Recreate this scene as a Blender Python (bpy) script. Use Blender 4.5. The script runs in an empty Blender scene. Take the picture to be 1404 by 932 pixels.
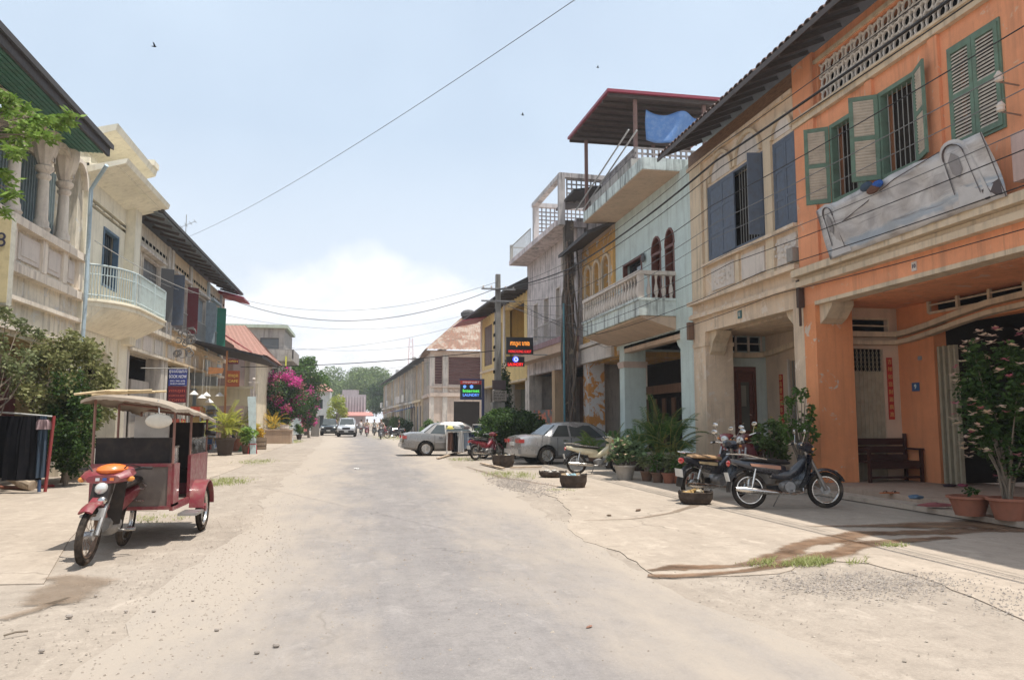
import bpy, bmesh, math, random
import numpy as np
from mathutils import Vector, Matrix, noise as mnoise
R=math.radians; PI=math.pi
sc=bpy.context.scene
COL=sc.collection
# ------------------------------------------------------------------ camera
CAMH=1.45; F=1070.0; CX,CY=702.0,466.0
PIT=math.atan(112/1070.0); YAW=math.atan(202/1070.0*math.cos(PIT))
cd=bpy.data.cameras.new('camera'); cam=bpy.data.objects.new('camera',cd); COL.objects.link(cam)
cam.location=(0,0,CAMH); cam.rotation_euler=(PI/2+PIT,0,-YAW)
cd.sensor_width=36; cd.lens=F/1404*36; cd.clip_start=.1; cd.clip_end=6000
sc.camera=cam
# ------------------------------------------------------------------ light
sc.view_settings.view_transform='Standard'; sc.view_settings.look='None'
sc.view_settings.gamma=1; sc.view_settings.use_curve_mapping=False
sc.view_settings.exposure=0.56
SUN=Vector((0.21,-0.13,1)).normalized()
sl=bpy.data.lights.new('sun','SUN'); sl.energy=4.0; sl.angle=R(0.5); sl.color=(1,.955,.88)
so=bpy.data.objects.new('sun',sl); COL.objects.link(so); so.rotation_euler=SUN.to_track_quat('Z','Y').to_euler(); so.location=(0,0,60)
w=bpy.data.worlds.new('World'); sc.world=w; w.use_nodes=True
nt=w.node_tree; nt.nodes.clear()
def N(nt,t,**k):
    n=nt.nodes.new(t)
    for a,b in k.items():
        if a.startswith('_'): n.inputs[a[1:].replace('_',' ')].default_value=b
        else: setattr(n,a,b)
    return n
def L(nt,a,b): nt.links.new(a,b)
def ramp(nt,pts,mode='LINEAR'):
    r=nt.nodes.new('ShaderNodeValToRGB'); r.color_ramp.interpolation=mode
    e=r.color_ramp.elements
    while len(e)<len(pts): e.new(.5)
    for i,(p,c) in enumerate(pts):
        e[i].position=p; e[i].color=(c,c,c,1) if not hasattr(c,'__len__') else (*c[:3],1)
    return r
sky=N(nt,'ShaderNodeTexSky',sky_type='NISHITA'); sky.sun_disc=False
sky.sun_elevation=math.asin(SUN.z); sky.sun_rotation=math.atan2(SUN.x,SUN.y)
sky.air_density=1.0; sky.dust_density=3.0; sky.ozone_density=1.0; sky.altitude=0
tc=N(nt,'ShaderNodeTexCoord'); sp=N(nt,'ShaderNodeSeparateXYZ'); L(nt,tc.outputs['Generated'],sp.inputs[0])
# procedural cumulus bank low over the horizon, thin veil higher up
az=N(nt,'ShaderNodeMath',operation='ARCTAN2'); L(nt,sp.outputs[0],az.inputs[0]); L(nt,sp.outputs[1],az.inputs[1])
cb=N(nt,'ShaderNodeCombineXYZ'); L(nt,az.outputs[0],cb.inputs[0]); 
zz=N(nt,'ShaderNodeMath',operation='MULTIPLY'); zz.inputs[1].default_value=1.25; L(nt,sp.outputs[2],zz.inputs[0]); L(nt,zz.outputs[0],cb.inputs[1])
def mth(nt,op,a,b=None,clamp=False):
    m=nt.nodes.new('ShaderNodeMath'); m.operation=op; m.use_clamp=clamp
    for i,v in enumerate((a,b)):
        if v is None: continue
        if hasattr(v,'links'): nt.links.new(v,m.inputs[i])
        else: m.inputs[i].default_value=v
    return m.outputs[0]
n1=N(nt,'ShaderNodeTexNoise',_Scale=7.0,_Detail=9.0,_Roughness=.55,_Distortion=.1); L(nt,cb.outputs[0],n1.inputs['Vector'])
mo=N(nt,'ShaderNodeMapping'); mo.inputs['Location'].default_value=(3.1,7.7,0); L(nt,cb.outputs[0],mo.inputs[0])
n2=N(nt,'ShaderNodeTexNoise',_Scale=2.2,_Detail=3.0); L(nt,mo.outputs[0],n2.inputs['Vector'])
# cloud-top height of the bank: rises to about 12 degrees in places
daz=mth(nt,'ABSOLUTE',mth(nt,'ADD',az.outputs[0],-.01))
hump=mth(nt,'MAXIMUM',mth(nt,'SUBTRACT',.225,mth(nt,'MULTIPLY',daz,.18)),.13)
th=mth(nt,'ADD',hump,mth(nt,'MULTIPLY',mth(nt,'SUBTRACT',n1.outputs[0],.5),.17))
edge=mth(nt,'MULTIPLY',mth(nt,'SUBTRACT',th,sp.outputs[2]),22,False)
cl=mth(nt,'MULTIPLY',edge,1.0,True)
shade=ramp(nt,[(.35,(6.9,7.2,7.8)),(.58,(9.0,8.8,8.8))]); 
n3=N(nt,'ShaderNodeTexNoise',_Scale=11.0,_Detail=6.0); L(nt,cb.outputs[0],n3.inputs['Vector']); L(nt,n3.outputs[0],shade.inputs[0])
veil=mth(nt,'MULTIPLY',n2.outputs[0],.55)
base=N(nt,'ShaderNodeMixRGB'); L(nt,mth(nt,'ADD',veil,.42),base.inputs[0]); L(nt,sky.outputs[0],base.inputs[1]); base.inputs[2].default_value=(5.3,6.3,7.35,1)
lowz=ramp(nt,[(0,1),(.35,0)]); L(nt,sp.outputs[2],lowz.inputs[0])
b2=N(nt,'ShaderNodeMixRGB'); L(nt,mth(nt,'MULTIPLY',lowz.outputs[0],.92),b2.inputs[0]); L(nt,base.outputs[0],b2.inputs[1]); b2.inputs[2].default_value=(7.0,7.3,7.8,1)
mx=N(nt,'ShaderNodeMixRGB'); L(nt,mth(nt,'MULTIPLY',cl,.9),mx.inputs[0]); L(nt,b2.outputs[0],mx.inputs[1]); L(nt,shade.outputs[0],mx.inputs[2])
bg=N(nt,'ShaderNodeBackground'); bg.inputs['Strength'].default_value=0.102; L(nt,mx.outputs[0],bg.inputs[0])
wo=N(nt,'ShaderNodeOutputWorld'); L(nt,bg.outputs[0],wo.inputs[0])
sc.cycles.max_bounces=8; sc.cycles.diffuse_bounces=3; sc.cycles.glossy_bounces=3; sc.cycles.transmission_bounces=4
sc.cycles.transparent_max_bounces=8; sc.cycles.sample_clamp_indirect=6
try: sc.cycles.use_denoising=True
except Exception: pass
# ------------------------------------------------------------------ measuring aid: photo ray onto a real plane (metres)
_f=Vector((math.sin(YAW)*math.cos(PIT),math.cos(YAW)*math.cos(PIT),math.sin(PIT)))
_r=Vector((math.cos(YAW),-math.sin(YAW),0)); _u=_r.cross(_f); _O=Vector((0,0,CAMH))
def _ray(u,v): return _f*F+_r*(u-CX)+_u*(CY-v)
def G(u,v,z=0): d=_ray(u,v); return _O+d*((z-CAMH)/d.z)
def PX(u,v,x): d=_ray(u,v); return _O+d*(x/d.x)
def PY(u,v,y): d=_ray(u,v); return _O+d*(y/d.y)
# ------------------------------------------------------------------ materials
MT={}
def newmat(name):
    m=bpy.data.materials.new(name); m.use_nodes=True; t=m.node_tree; t.nodes.clear()
    o=t.nodes.new('ShaderNodeOutputMaterial'); b=t.nodes.new('ShaderNodeBsdfPrincipled'); t.links.new(b.outputs[0],o.inputs[0])
    return m,t,b
def mixc(t,f,a,b,bt='MIX'):
    m=t.nodes.new('ShaderNodeMixRGB'); m.blend_type=bt
    for i,v in enumerate((f,a,b)):
        if hasattr(v,'links'): t.links.new(v,m.inputs[i])
        elif i==0: m.inputs[0].default_value=v
        else: m.inputs[i].default_value=(*v[:3],1)
    return m.outputs[0]
def noise(t,vec,scale,detail=4,rough=.55,sc3=None,dist=0):
    n=t.nodes.new('ShaderNodeTexNoise'); n.inputs['Scale'].default_value=scale; n.inputs['Detail'].default_value=detail
    n.inputs['Roughness'].default_value=rough; n.inputs['Distortion'].default_value=dist
    if sc3:
        mp=t.nodes.new('ShaderNodeMapping'); mp.inputs['Scale'].default_value=sc3; t.links.new(vec,mp.inputs[0]); vec=mp.outputs[0]
    t.links.new(vec,n.inputs['Vector']); return n.outputs[0]
def rmp(t,f,pts):
    r=ramp(t,pts); t.links.new(f,r.inputs[0]); return r.outputs[0]
def bump(t,b,h,s=.3,d=.02):
    n=t.nodes.new('ShaderNodeBump'); n.inputs['Strength'].default_value=s; n.inputs['Distance'].default_value=d
    t.links.new(h,n.inputs['Height']); t.links.new(n.outputs[0],b.inputs['Normal'])
def pos(t): g=t.nodes.new('ShaderNodeNewGeometry'); return g.outputs['Position']
def objc(t): g=t.nodes.new('ShaderNodeTexCoord'); return g.outputs['Object']
def plaster(name,col,dirt=.45,dark=(.16,.13,.10),peel=0,peelc=(.5,.48,.44),streak=1.0):
    if name in MT: return MT[name]
    m,t,b=newmat(name); p=pos(t)
    a=noise(t,p,.9,6,.6); c=mixc(t,rmp(t,a,[(.3,0),(.7,1)]),[x*.86 for x in col],[min(1,x*1.1) for x in col])
    f=noise(t,p,14,4,.6); c=mixc(t,.25,c,mixc(t,f,[x*.7 for x in col],[min(1,x*1.15) for x in col]))
    st=noise(t,p,1.0,5,.6,(5,5,.45)); sm=rmp(t,st,[(.50,0),(.74,1)])
    d2=noise(t,p,1.6,7,.65); dm=rmp(t,d2,[(.48,0),(.72,1)])
    k=t.nodes.new('ShaderNodeMath'); k.operation='MULTIPLY'; t.links.new(sm,k.inputs[0]); k.inputs[1].default_value=dirt*streak
    c=mixc(t,k.outputs[0],c,dark)
    k2=t.nodes.new('ShaderNodeMath'); k2.operation='MULTIPLY'; t.links.new(dm,k2.inputs[0]); k2.inputs[1].default_value=dirt*.5
    c=mixc(t,k2.outputs[0],c,[x*.6+.03 for x in dark])
    s2=noise(t,p,1.0,4,.7,(16,16,.7)); k3=t.nodes.new('ShaderNodeMath'); k3.operation='MULTIPLY'; t.links.new(rmp(t,s2,[(.56,0),(.68,1)]),k3.inputs[0]); t.links.new(mth(t,'MULTIPLY',rmp(t,noise(t,p,.7,3),[(.42,0),(.6,1)]),dirt*.75),k3.inputs[1])
    c=mixc(t,k3.outputs[0],c,[x*.8 for x in dark])
    sp_=noise(t,p,5,9,.75); c=mixc(t,rmp(t,sp_,[(.64,0),(.68,min(.75,dirt*.8))]),c,[x*.55 for x in col])
    if peel:
        v=noise(t,p,2.3,8,.7,None,.6); c=mixc(t,rmp(t,v,[(.62-peel*.15,0),(.64-peel*.15,1)]),c,peelc)
    t.links.new(c,b.inputs['Base Color']); b.inputs['Roughness'].default_value=.9; b.inputs['Specular IOR Level'].default_value=.2
    bump(t,b,noise(t,p,30,6,.7),.25,.01)
    MT[name]=m; return m
def paint(name,col,rough=.5,dirt=.25,metal=0,spec=.5,sc_=6,coat=0,dark=(.10,.08,.06)):
    if name in MT: return MT[name]
    m,t,b=newmat(name); p=objc(t)
    a=noise(t,p,sc_,6,.65); c=mixc(t,rmp(t,a,[(.45,0),(.75,dirt)]),col,dark)
    t.links.new(c,b.inputs['Base Color']); b.inputs['Metallic'].default_value=metal
    rr=noise(t,p,sc_*1.7,4); t.links.new(rmp(t,rr,[(.3,max(.02,rough-.1)),(.7,min(1,rough+.15))]),b.inputs['Roughness'])
    b.inputs['Specular IOR Level'].default_value=(0.0 if max(col)<.04 and rough>.8 else spec if rough<.5 else .25); b.inputs['Coat Weight'].default_value=coat; b.inputs['Coat Roughness'].default_value=.08
    MT[name]=m; return m
def wood(name,col,rough=.6,sc3=(2,2,14)):
    if name in MT: return MT[name]
    m,t,b=newmat(name); p=pos(t)
    a=noise(t,p,3,8,.65,sc3); c=mixc(t,rmp(t,a,[(.3,0),(.7,1)]),[x*.55 for x in col],[min(1,x*1.3) for x in col])
    t.links.new(c,b.inputs['Base Color']); b.inputs['Roughness'].default_value=rough; bump(t,b,a,.3,.005)
    MT[name]=m; return m
def leafm(name,c1,c2,trans=.25,rough=.5):
    if name in MT: return MT[name]
    m,t,b=newmat(name); g=t.nodes.new('ShaderNodeNewGeometry')
    c=mixc(t,g.outputs['Random Per Island'],c1,c2)
    big=noise(t,g.outputs['Position'],1.3,3); c=mixc(t,rmp(t,big,[(.3,0),(.7,.5)]),c,[x*.6 for x in c1])
    t.links.new(c,b.inputs['Base Color']); b.inputs['Roughness'].default_value=rough; b.inputs['Specular IOR Level'].default_value=.15
    tr=t.nodes.new('ShaderNodeBsdfTranslucent'); t.links.new(c,tr.inputs[0]); ms=t.nodes.new('ShaderNodeMixShader'); ms.inputs[0].default_value=trans
    o=[n for n in t.nodes if n.type=='OUTPUT_MATERIAL'][0]; t.links.new(b.outputs[0],ms.inputs[1]); t.links.new(tr.outputs[0],ms.inputs[2]); t.links.new(ms.outputs[0],o.inputs[0])
    MT[name]=m; return m
def glass(name,col=(.03,.04,.045),rough=.06):
    if name in MT: return MT[name]
    m,t,b=newmat(name); p=pos(t); a=noise(t,p,2,3)
    t.links.new(mixc(t,a,[x*.5 for x in col],[x*1.6 for x in col]),b.inputs['Base Color']); b.inputs['Roughness'].default_value=rough; b.inputs['Specular IOR Level'].default_value=.8
    MT[name]=m; return m
def emit(name,col,s):
    if name in MT: return MT[name]
    m,t,b=newmat(name); b.inputs['Base Color'].default_value=(*[c*.5 for c in col],1); b.inputs['Emission Color'].default_value=(*col,1); b.inputs['Emission Strength'].default_value=s
    MT[name]=m; return m
# ------------------------------------------------------------------ mesh collector
def ident(s,d,z): return (s,d,z)
class M:
    def __init__(S): S.v=[]; S.f=[]
    def add(S,vs,fs):
        o=len(S.v); S.v.extend([tuple(p) for p in vs]); S.f.extend([tuple(i+o for i in q) for q in fs]); return S
    def box(S,a,b,c,d,e,f,T=ident):
        vs=[T(x,y,z) for z in (e,f) for y in (c,d) for x in (a,b)]
        return S.add(vs,[(0,2,3,1),(4,5,7,6),(0,1,5,4),(2,6,7,3),(0,4,6,2),(1,3,7,5)])
    def hexa(S,vs): return S.add(vs,[(0,3,2,1),(4,5,6,7),(0,1,5,4),(1,2,6,5),(2,3,7,6),(3,0,4,7)])
    def prism(S,pts,d0,d1,T=ident,axis='d'):
        n=len(pts)
        if axis=='d': vs=[T(p[0],d0,p[1]) for p in pts]+[T(p[0],d1,p[1]) for p in pts]
        elif axis=='s': vs=[T(d0,p[0],p[1]) for p in pts]+[T(d1,p[0],p[1]) for p in pts]
        else: vs=[T(p[0],p[1],d0) for p in pts]+[T(p[0],p[1],d1) for p in pts]
        fs=[tuple(range(n)),tuple(range(2*n-1,n-1,-1))]+[(i,i+n,(i+1)%n+n,(i+1)%n) for i in range(n)]
        return S.add(vs,fs)
    def tube(S,pts,r,n=6,cap=True):
        pts=[Vector(p) for p in pts]; rs=r if hasattr(r,'__len__') else [r]*len(pts)
        vs=[]; pu=None
        for i,p in enumerate(pts):
            t=(pts[min(i+1,len(pts)-1)]-pts[max(i-1,0)]); 
            if t.length<1e-9: t=Vector((0,0,1))
            t.normalize()
            if pu is None: pu=t.orthogonal().normalized()
            pu=(pu-t*pu.dot(t)); pu=pu.normalized() if pu.length>1e-6 else t.orthogonal().normalized()
            q=t.cross(pu)
            for k in range(n):
                a=2*PI*k/n; vs.append(p+(pu*math.cos(a)+q*math.sin(a))*rs[i])
        fs=[(i*n+k,i*n+(k+1)%n,(i+1)*n+(k+1)%n,(i+1)*n+k) for i in range(len(pts)-1) for k in range(n)]
        if cap: fs+=[tuple(range(n-1,-1,-1)),tuple(range((len(pts)-1)*n,len(pts)*n))]
        return S.add(vs,fs)
    def lathe(S,c,prof,n=12,T=None):
        vs=[]
        for r,z in prof:
            for k in range(n):
                a=2*PI*k/n; p=(c[0]+r*math.cos(a),c[1]+r*math.sin(a),c[2]+z); vs.append(T(*p) if T else p)
        m=len(prof); fs=[(i*n+k,i*n+(k+1)%n,(i+1)*n+(k+1)%n,(i+1)*n+k) for i in range(m-1) for k in range(n)]
        fs+=[tuple(range(n-1,-1,-1)),tuple(range((m-1)*n,m*n))]
        return S.add(vs,fs)
    def ell(S,c,r,n=10,m=7,rot=None):
        vs=[];c=Vector(c)
        for i in range(m+1):
            ph=PI*i/m
            for k in range(n):
                a=2*PI*k/n; p=Vector((r[0]*math.sin(ph)*math.cos(a),r[1]*math.sin(ph)*math.sin(a),-r[2]*math.cos(ph)))
                if rot: p=rot@p
                vs.append(c+p)
        fs=[(i*n+k,i*n+(k+1)%n,(i+1)*n+(k+1)%n,(i+1)*n+k) for i in range(m) for k in range(n)]
        return S.add(vs,fs)
    def torus(S,c,Rr,r,axis='y',n=28,m=8,T=None,sq=1.0):
        vs=[]
        for i in range(n):
            a=2*PI*i/n
            for j in range(m):
                b=2*PI*j/m; q=Rr+r*math.cos(b); h=r*math.sin(b)*sq
                if axis=='y': p=(c[0]+q*math.cos(a),c[1]+h,c[2]+q*math.sin(a))
                elif axis=='x': p=(c[0]+h,c[1]+q*math.cos(a),c[2]+q*math.sin(a))
                else: p=(c[0]+q*math.cos(a),c[1]+q*math.sin(a),c[2]+h)
                vs.append(T(*p) if T else p)
        fs=[(i*m+j,((i+1)%n)*m+j,((i+1)%n)*m+(j+1)%m,i*m+(j+1)%m) for i in range(n) for j in range(m)]
        return S.add(vs,fs)
    def grid(S,fn,nu,nv,thick=None):
        vs=[fn(i/nu,j/nv) for i in range(nu+1) for j in range(nv+1)]
        fs=[(i*(nv+1)+j,(i+1)*(nv+1)+j,(i+1)*(nv+1)+j+1,i*(nv+1)+j+1) for i in range(nu) for j in range(nv)]
        return S.add(vs,fs)
    def xf(S,mat):
        S.v=[tuple(mat@Vector(p)) for p in S.v]; return S
def comps(mm):
    par=list(range(len(mm.v)))
    def fd(i):
        while par[i]!=i: par[i]=par[par[i]]; i=par[i]
        return i
    for f in mm.f:
        a=fd(f[0])
        for j in f[1:]: par[fd(j)]=a
    g={}
    for f in mm.f: g.setdefault(fd(f[0]),[]).append(f)
    out=[]
    for fs in g.values():
        ids=sorted({i for f in fs for i in f}); mp={k:n for n,k in enumerate(ids)}; q=M(); q.v=[mm.v[i] for i in ids]; q.f=[tuple(mp[i] for i in f) for f in fs]; out.append(q)
    return out
SPLIT={'side_wall','vent_void','grip','ornament','side_railing','indicator'}
def mesh(name,mm,mat,loc=(0,0,0),smooth=False,recalc=True):
    me=bpy.data.meshes.new(name)
    l=Vector(loc); me.from_pydata([(p[0]-l.x,p[1]-l.y,p[2]-l.z) for p in mm.v],[],mm.f)
    if recalc and len(mm.f)<40000:
        b=bmesh.new(); b.from_mesh(me); bmesh.ops.recalc_face_normals(b,faces=b.faces); b.to_mesh(me); b.free()
    if mat is not None:
        for x in (mat if isinstance(mat,(list,tuple)) else [mat]): me.materials.append(x)
    if smooth:
        me.polygons.foreach_set('use_smooth',[True]*len(me.polygons))
        try: me.set_sharp_from_angle(angle=R(38))
        except Exception: pass
    me.update(); return me
def tag(o,label=None,cat=None,group=None,kind=None):
    if label: o['label']=label
    if cat: o['category']=cat
    if group: o['group']=group
    if kind: o['kind']=kind
    return o
def link(o,parent=None):
    COL.objects.link(o)
    if parent is not None: o.parent=parent
    return o
def thing(name,label,cat,loc=(0,0,0),rz=0,group=None):
    o=bpy.data.objects.new(name,None); o.empty_display_size=.2; o.location=loc; o.rotation_euler=(0,0,rz); link(o); return tag(o,label,cat,group)
def wl(o):
    return Vector(o.location)+(wl(o.parent) if o.parent else Vector((0,0,0)))
# part whose mesh is given in WORLD coordinates, parent unrotated
def part(name,mm,mat,root,label=None,smooth=False,kind=None):
    if name in ('pilasters','cornice','pilaster','side_panel') and isinstance(mm,M) and len(mm.v)>8 and len(mm.v)%8==0 and len(mm.f)==len(mm.v)//8*6:
        o=None
        for k in range(len(mm.v)//8):
            q=M(); q.v=mm.v[8*k:8*k+8]; q.f=[tuple(i-8*k for i in f) for f in mm.f[6*k:6*k+6]]; o=part({'pilasters':'pilaster'}.get(name,name)+'',q,mat,root)
        return o
    if isinstance(mm,bpy.types.Mesh): me=mm
    elif name in SPLIT and not kind and len(comps(mm))>1:
        cs_=comps(mm); SPLIT.discard(name)
        for q in cs_: o=part(name,q,mat,root,label,smooth)
        SPLIT.add(name); return o
    else: me=mesh(name,mm,mat,wl(root),smooth)
    o=bpy.data.objects.new(name,me); link(o,root); return tag(o,label,None,None,kind)
# part whose mesh is in the ROOT's local coordinates (roots that are rotated)
def lpart(name,mm,mat,root,label=None,smooth=False,kind=None):
    if name in SPLIT and isinstance(mm,M) and not kind and len(comps(mm))>1:
        cs_=comps(mm); SPLIT.discard(name)
        for q in cs_: o=lpart(name,q,mat,root,label,smooth)
        SPLIT.add(name); return o
    me=mm if isinstance(mm,bpy.types.Mesh) else mesh(name,mm,mat,(0,0,0),smooth)
    o=bpy.data.objects.new(name,me); link(o,root); return tag(o,label,None,None,kind)
def single(name,mm,mat,label,cat,loc=None,group=None,smooth=False,kind=None):
    if loc is None:
        a=np.array(mm.v); loc=(float(a[:,0].mean()),float(a[:,1].mean()),float(a[:,2].min()))
    me=mesh(name,mm,mat,loc,smooth); o=bpy.data.objects.new(name,me); o.location=loc; link(o); return tag(o,label,cat,group,kind)
def setting(name,mm,mat,loc=(0,0,0),smooth=False,kind='structure',label=None):
    me=mesh(name,mm,mat,loc,smooth); o=bpy.data.objects.new(name,me); o.location=loc; link(o); return tag(o,label,None,None,kind)
def inst(name,me,root,loc,rot=None,scale=None,label=None,wrot=None):
    o=bpy.data.objects.new(name,me); link(o,root); o.location=Vector(loc)-wl(root) if root and not root.get('_rot') else loc
    if rot: o.rotation_euler=rot
    if scale: o.scale=scale
    return tag(o,label)
def kids(o): return [x for x in bpy.data.objects if x.parent==o]
_kc={}
def copy_tree(o,loc=None,rz=None,label=None,group=None,parent=None,top=True):
    ch=_kc.get(o.name)
    if ch is None: ch=[x for x in o.children]; _kc[o.name]=ch
    c=o.copy(); COL.objects.link(c)
    if parent is not None: c.parent=parent
    if top:
        if loc is not None: c.location=loc
        if rz is not None: c.rotation_euler=(0,0,rz)
        if label: c['label']=label
        if group: c['group']=group
    for x in ch: copy_tree(x,parent=c,top=False)
    return c
def frame(ax,ay,bx,by,right=True):
    u=Vector((bx-ax,by-ay,0)).normalized(); n=Vector((-u.y,u.x,0)) if right else Vector((u.y,-u.x,0))
    def T(s,d,z): return (ax+u.x*s+n.x*d, ay+u.y*s+n.y*d, z)
    return T
def wallm(mm,T,s0,s1,z0,z1,d0,d1,holes=()):
    ss=sorted(set([s0,s1]+[h[0] for h in holes]+[h[1] for h in holes])); ss=[x for x in ss if s0<=x<=s1]
    zs=sorted(set([z0,z1]+[h[2] for h in holes]+[h[3] for h in holes])); zs=[x for x in zs if z0<=x<=z1]
    for i in range(len(ss)-1):
        st=None
        for j in range(len(zs)-1):
            cs=(ss[i]+ss[i+1])/2; cz=(zs[j]+zs[j+1])/2
            hole=any(h[0]<cs<h[1] and h[2]<cz<h[3] for h in holes)
            if not hole and st is None: st=zs[j]
            if hole and st is not None: mm.box(ss[i],ss[i+1],d0,d1,st,zs[j],T); st=None
        if st is not None: mm.box(ss[i],ss[i+1],d0,d1,st,zs[-1],T)
    return mm
def archfill(mm,T,s0,s1,zs,zt,d0,d1,n=10,rise=None):
    # solid between a half-ellipse (springing at zs) and the lintel zt
    c=(s0+s1)/2; a=(s1-s0)/2; r=(zt-zs) if rise is None else rise
    for k in range(n):
        t0=PI*k/n; t1=PI*(k+1)/n
        x0=c-a*math.cos(t0); x1=c-a*math.cos(t1); y0=zs+r*math.sin(t0); y1=zs+r*math.sin(t1)
        mm.prism([(x0,y0),(x1,y1),(x1,zt+.001),(x0,zt+.001)],d0,d1,T)
    return mm
def archband(mm,T,c,zs,r,wd,d0,d1,n=12,rz=None,a0=0,a1=PI):
    rz=r if rz is None else rz
    for k in range(n):
        t0=a0+(a1-a0)*k/n; t1=a0+(a1-a0)*(k+1)/n
        P=lambda t,e:(c-(r+e)*math.cos(t),zs+(rz+e)*math.sin(t))
        mm.prism([P(t0,0),P(t1,0),P(t1,wd),P(t0,wd)],d0,d1,T)
    return mm
def textmesh(body,size,extr=.004,align='CENTER',bold=False):
    cu=bpy.data.curves.new('text','FONT'); cu.body=body; cu.size=size; cu.extrude=extr; cu.align_x=align; cu.align_y='CENTER'; cu.resolution_u=3
    if bold: cu.offset=size*.02
    o=bpy.data.objects.new('t',cu); COL.objects.link(o)
    dg=bpy.context.evaluated_depsgraph_get(); dg.update()
    me=bpy.data.meshes.new_from_object(o.evaluated_get(dg)); bpy.data.objects.remove(o); bpy.data.curves.remove(cu); return me
def lettering(body,size,mat,root,p,right,up,label=None,name='lettering',wmax=None,bold=False):
    me=textmesh(body,size,bold=bold); me.name=name; me.materials.clear(); me.materials.append(mat)
    r=Vector(right).normalized(); u=Vector(up).normalized(); n=r.cross(u)
    s=1.0
    if wmax and len(me.vertices):
        xs=[v.co.x for v in me.vertices]; wd=max(xs)-min(xs)
        if wd>0: s=min(wmax/wd,3)
    mt=Matrix(((r.x*s,u.x,n.x,0),(r.y*s,u.y,n.y,0),(r.z*s,u.z,n.z,0),(0,0,0,1)))
    me.transform(mt)
    o=bpy.data.objects.new(name,me); link(o,root); o.location=Vector(p)-wl(root); return tag(o,label)
# ================================================================== GROUND
def groundmat(name,c1,c2,c3,grit=1.0,bumpy=.35,cr=False):
    m,t,b=newmat(name); p=pos(t)
    a=noise(t,p,.35,6,.6); c=mixc(t,rmp(t,a,[(.35,0),(.65,1)]),c1,c2)
    a2=noise(t,p,1.7,8,.65,(1,.45,1)); c=mixc(t,rmp(t,a2,[(.45,0),(.72,.8)]),c,c3)
    g=noise(t,p,38,3,.7); c=mixc(t,rmp(t,g,[(.30,.32*grit),(.52,0)]),c,[x*.55 for x in c2])
    g2=noise(t,p,90,2,.6); c=mixc(t,rmp(t,g2,[(.60,0),(.72,.45*grit)]),c,[min(1,x*1.45) for x in c1])
    blot=noise(t,p,.9,5,.7,(1,1,1),.8); c=mixc(t,rmp(t,blot,[(.60,0),(.75,.35)]),c,[x*.6 for x in c1])
    trk=noise(t,p,1.0,5,.6,(2.6,.10,1)); c=mixc(t,rmp(t,trk,[(.45,0),(.62,.30)]),c,[x*.80 for x in c1]); trk2=noise(t,p,1.0,6,.7,(5.5,.5,1)); c=mixc(t,rmp(t,trk2,[(.52,0),(.68,.28)]),c,[min(1,x*1.22) for x in c1])
    vo=t.nodes.new('ShaderNodeTexVoronoi'); vo.inputs['Scale'].default_value=55; t.links.new(p,vo.inputs['Vector']); c=mixc(t,rmp(t,vo.outputs['Distance'],[(.12,.30*grit),(.22,0)]),c,[x*.5 for x in c2])
    vo2=t.nodes.new('ShaderNodeTexVoronoi'); vo2.inputs['Scale'].default_value=33; t.links.new(p,vo2.inputs['Vector']); c=mixc(t,rmp(t,vo2.outputs['Distance'],[(.10,.35*grit),(.18,0)]),c,[min(1,x*1.5) for x in c1])
    pt=noise(t,p,.55,7,.75,(1,.7,1),1.2); c=mixc(t,rmp(t,pt,[(.56,0),(.60,.22)]),c,[x*.72 for x in c2])
    mo_=noise(t,p,5,9,.78); c=mixc(t,rmp(t,mo_,[(.48,0),(.66,.45)]),c,[x*.68 for x in c2]); mo2=noise(t,p,3.1,8,.75,(1,.6,1),.6); c=mixc(t,rmp(t,mo2,[(.55,0),(.68,.5)]),c,[min(1,x*1.22) for x in c3])
    if cr:
        v=t.nodes.new('ShaderNodeTexVoronoi'); v.feature='DISTANCE_TO_EDGE'; v.inputs['Scale'].default_value=.42
        dn=t.nodes.new('ShaderNodeTexNoise'); dn.inputs['Scale'].default_value=1.8; dn.inputs['Detail'].default_value=6
        t.links.new(p,dn.inputs['Vector']); ad=t.nodes.new('ShaderNodeMixRGB'); ad.blend_type='ADD'; ad.inputs[0].default_value=.9
        t.links.new(p,ad.inputs[1]); t.links.new(dn.outputs[1],ad.inputs[2]); t.links.new(ad.outputs[0],v.inputs['Vector'])
        msk=noise(t,p,.3,2); k=t.nodes.new('ShaderNodeMath'); k.operation='MULTIPLY'
        t.links.new(rmp(t,v.outputs[0],[(0,.75),(.012,0)]),k.inputs[0]); t.links.new(rmp(t,msk,[(.52,0),(.6,1)]),k.inputs[1])
        c=mixc(t,k.outputs[0],c,[x*.45 for x in c1])
    t.links.new(c,b.inputs['Base Color']); b.inputs['Roughness'].default_value=.95; b.inputs['Specular IOR Level'].default_value=.15
    h=noise(t,p,22,8,.75); bump(t,b,h,bumpy,.03)
    MT[name]=m; return m
DIRT=groundmat('dusty_earth',(.365,.308,.253),(.305,.258,.213),(.42,.36,.298),.9,.4)
ROAD=groundmat('worn_asphalt',(.27,.246,.232),(.228,.209,.199),(.315,.285,.262),1.1,.5,True)
CONC=groundmat('old_concrete',(.40,.333,.268),(.345,.288,.232),(.45,.38,.308),.6,.15,True)
rg=random.Random(5)
m=M()
def gz(x,y): return 0.0
m.grid(lambda u,v:(-900+1800*u,-60+1900*v,-.005),2,2)
setting('ground',m,DIRT)
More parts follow.
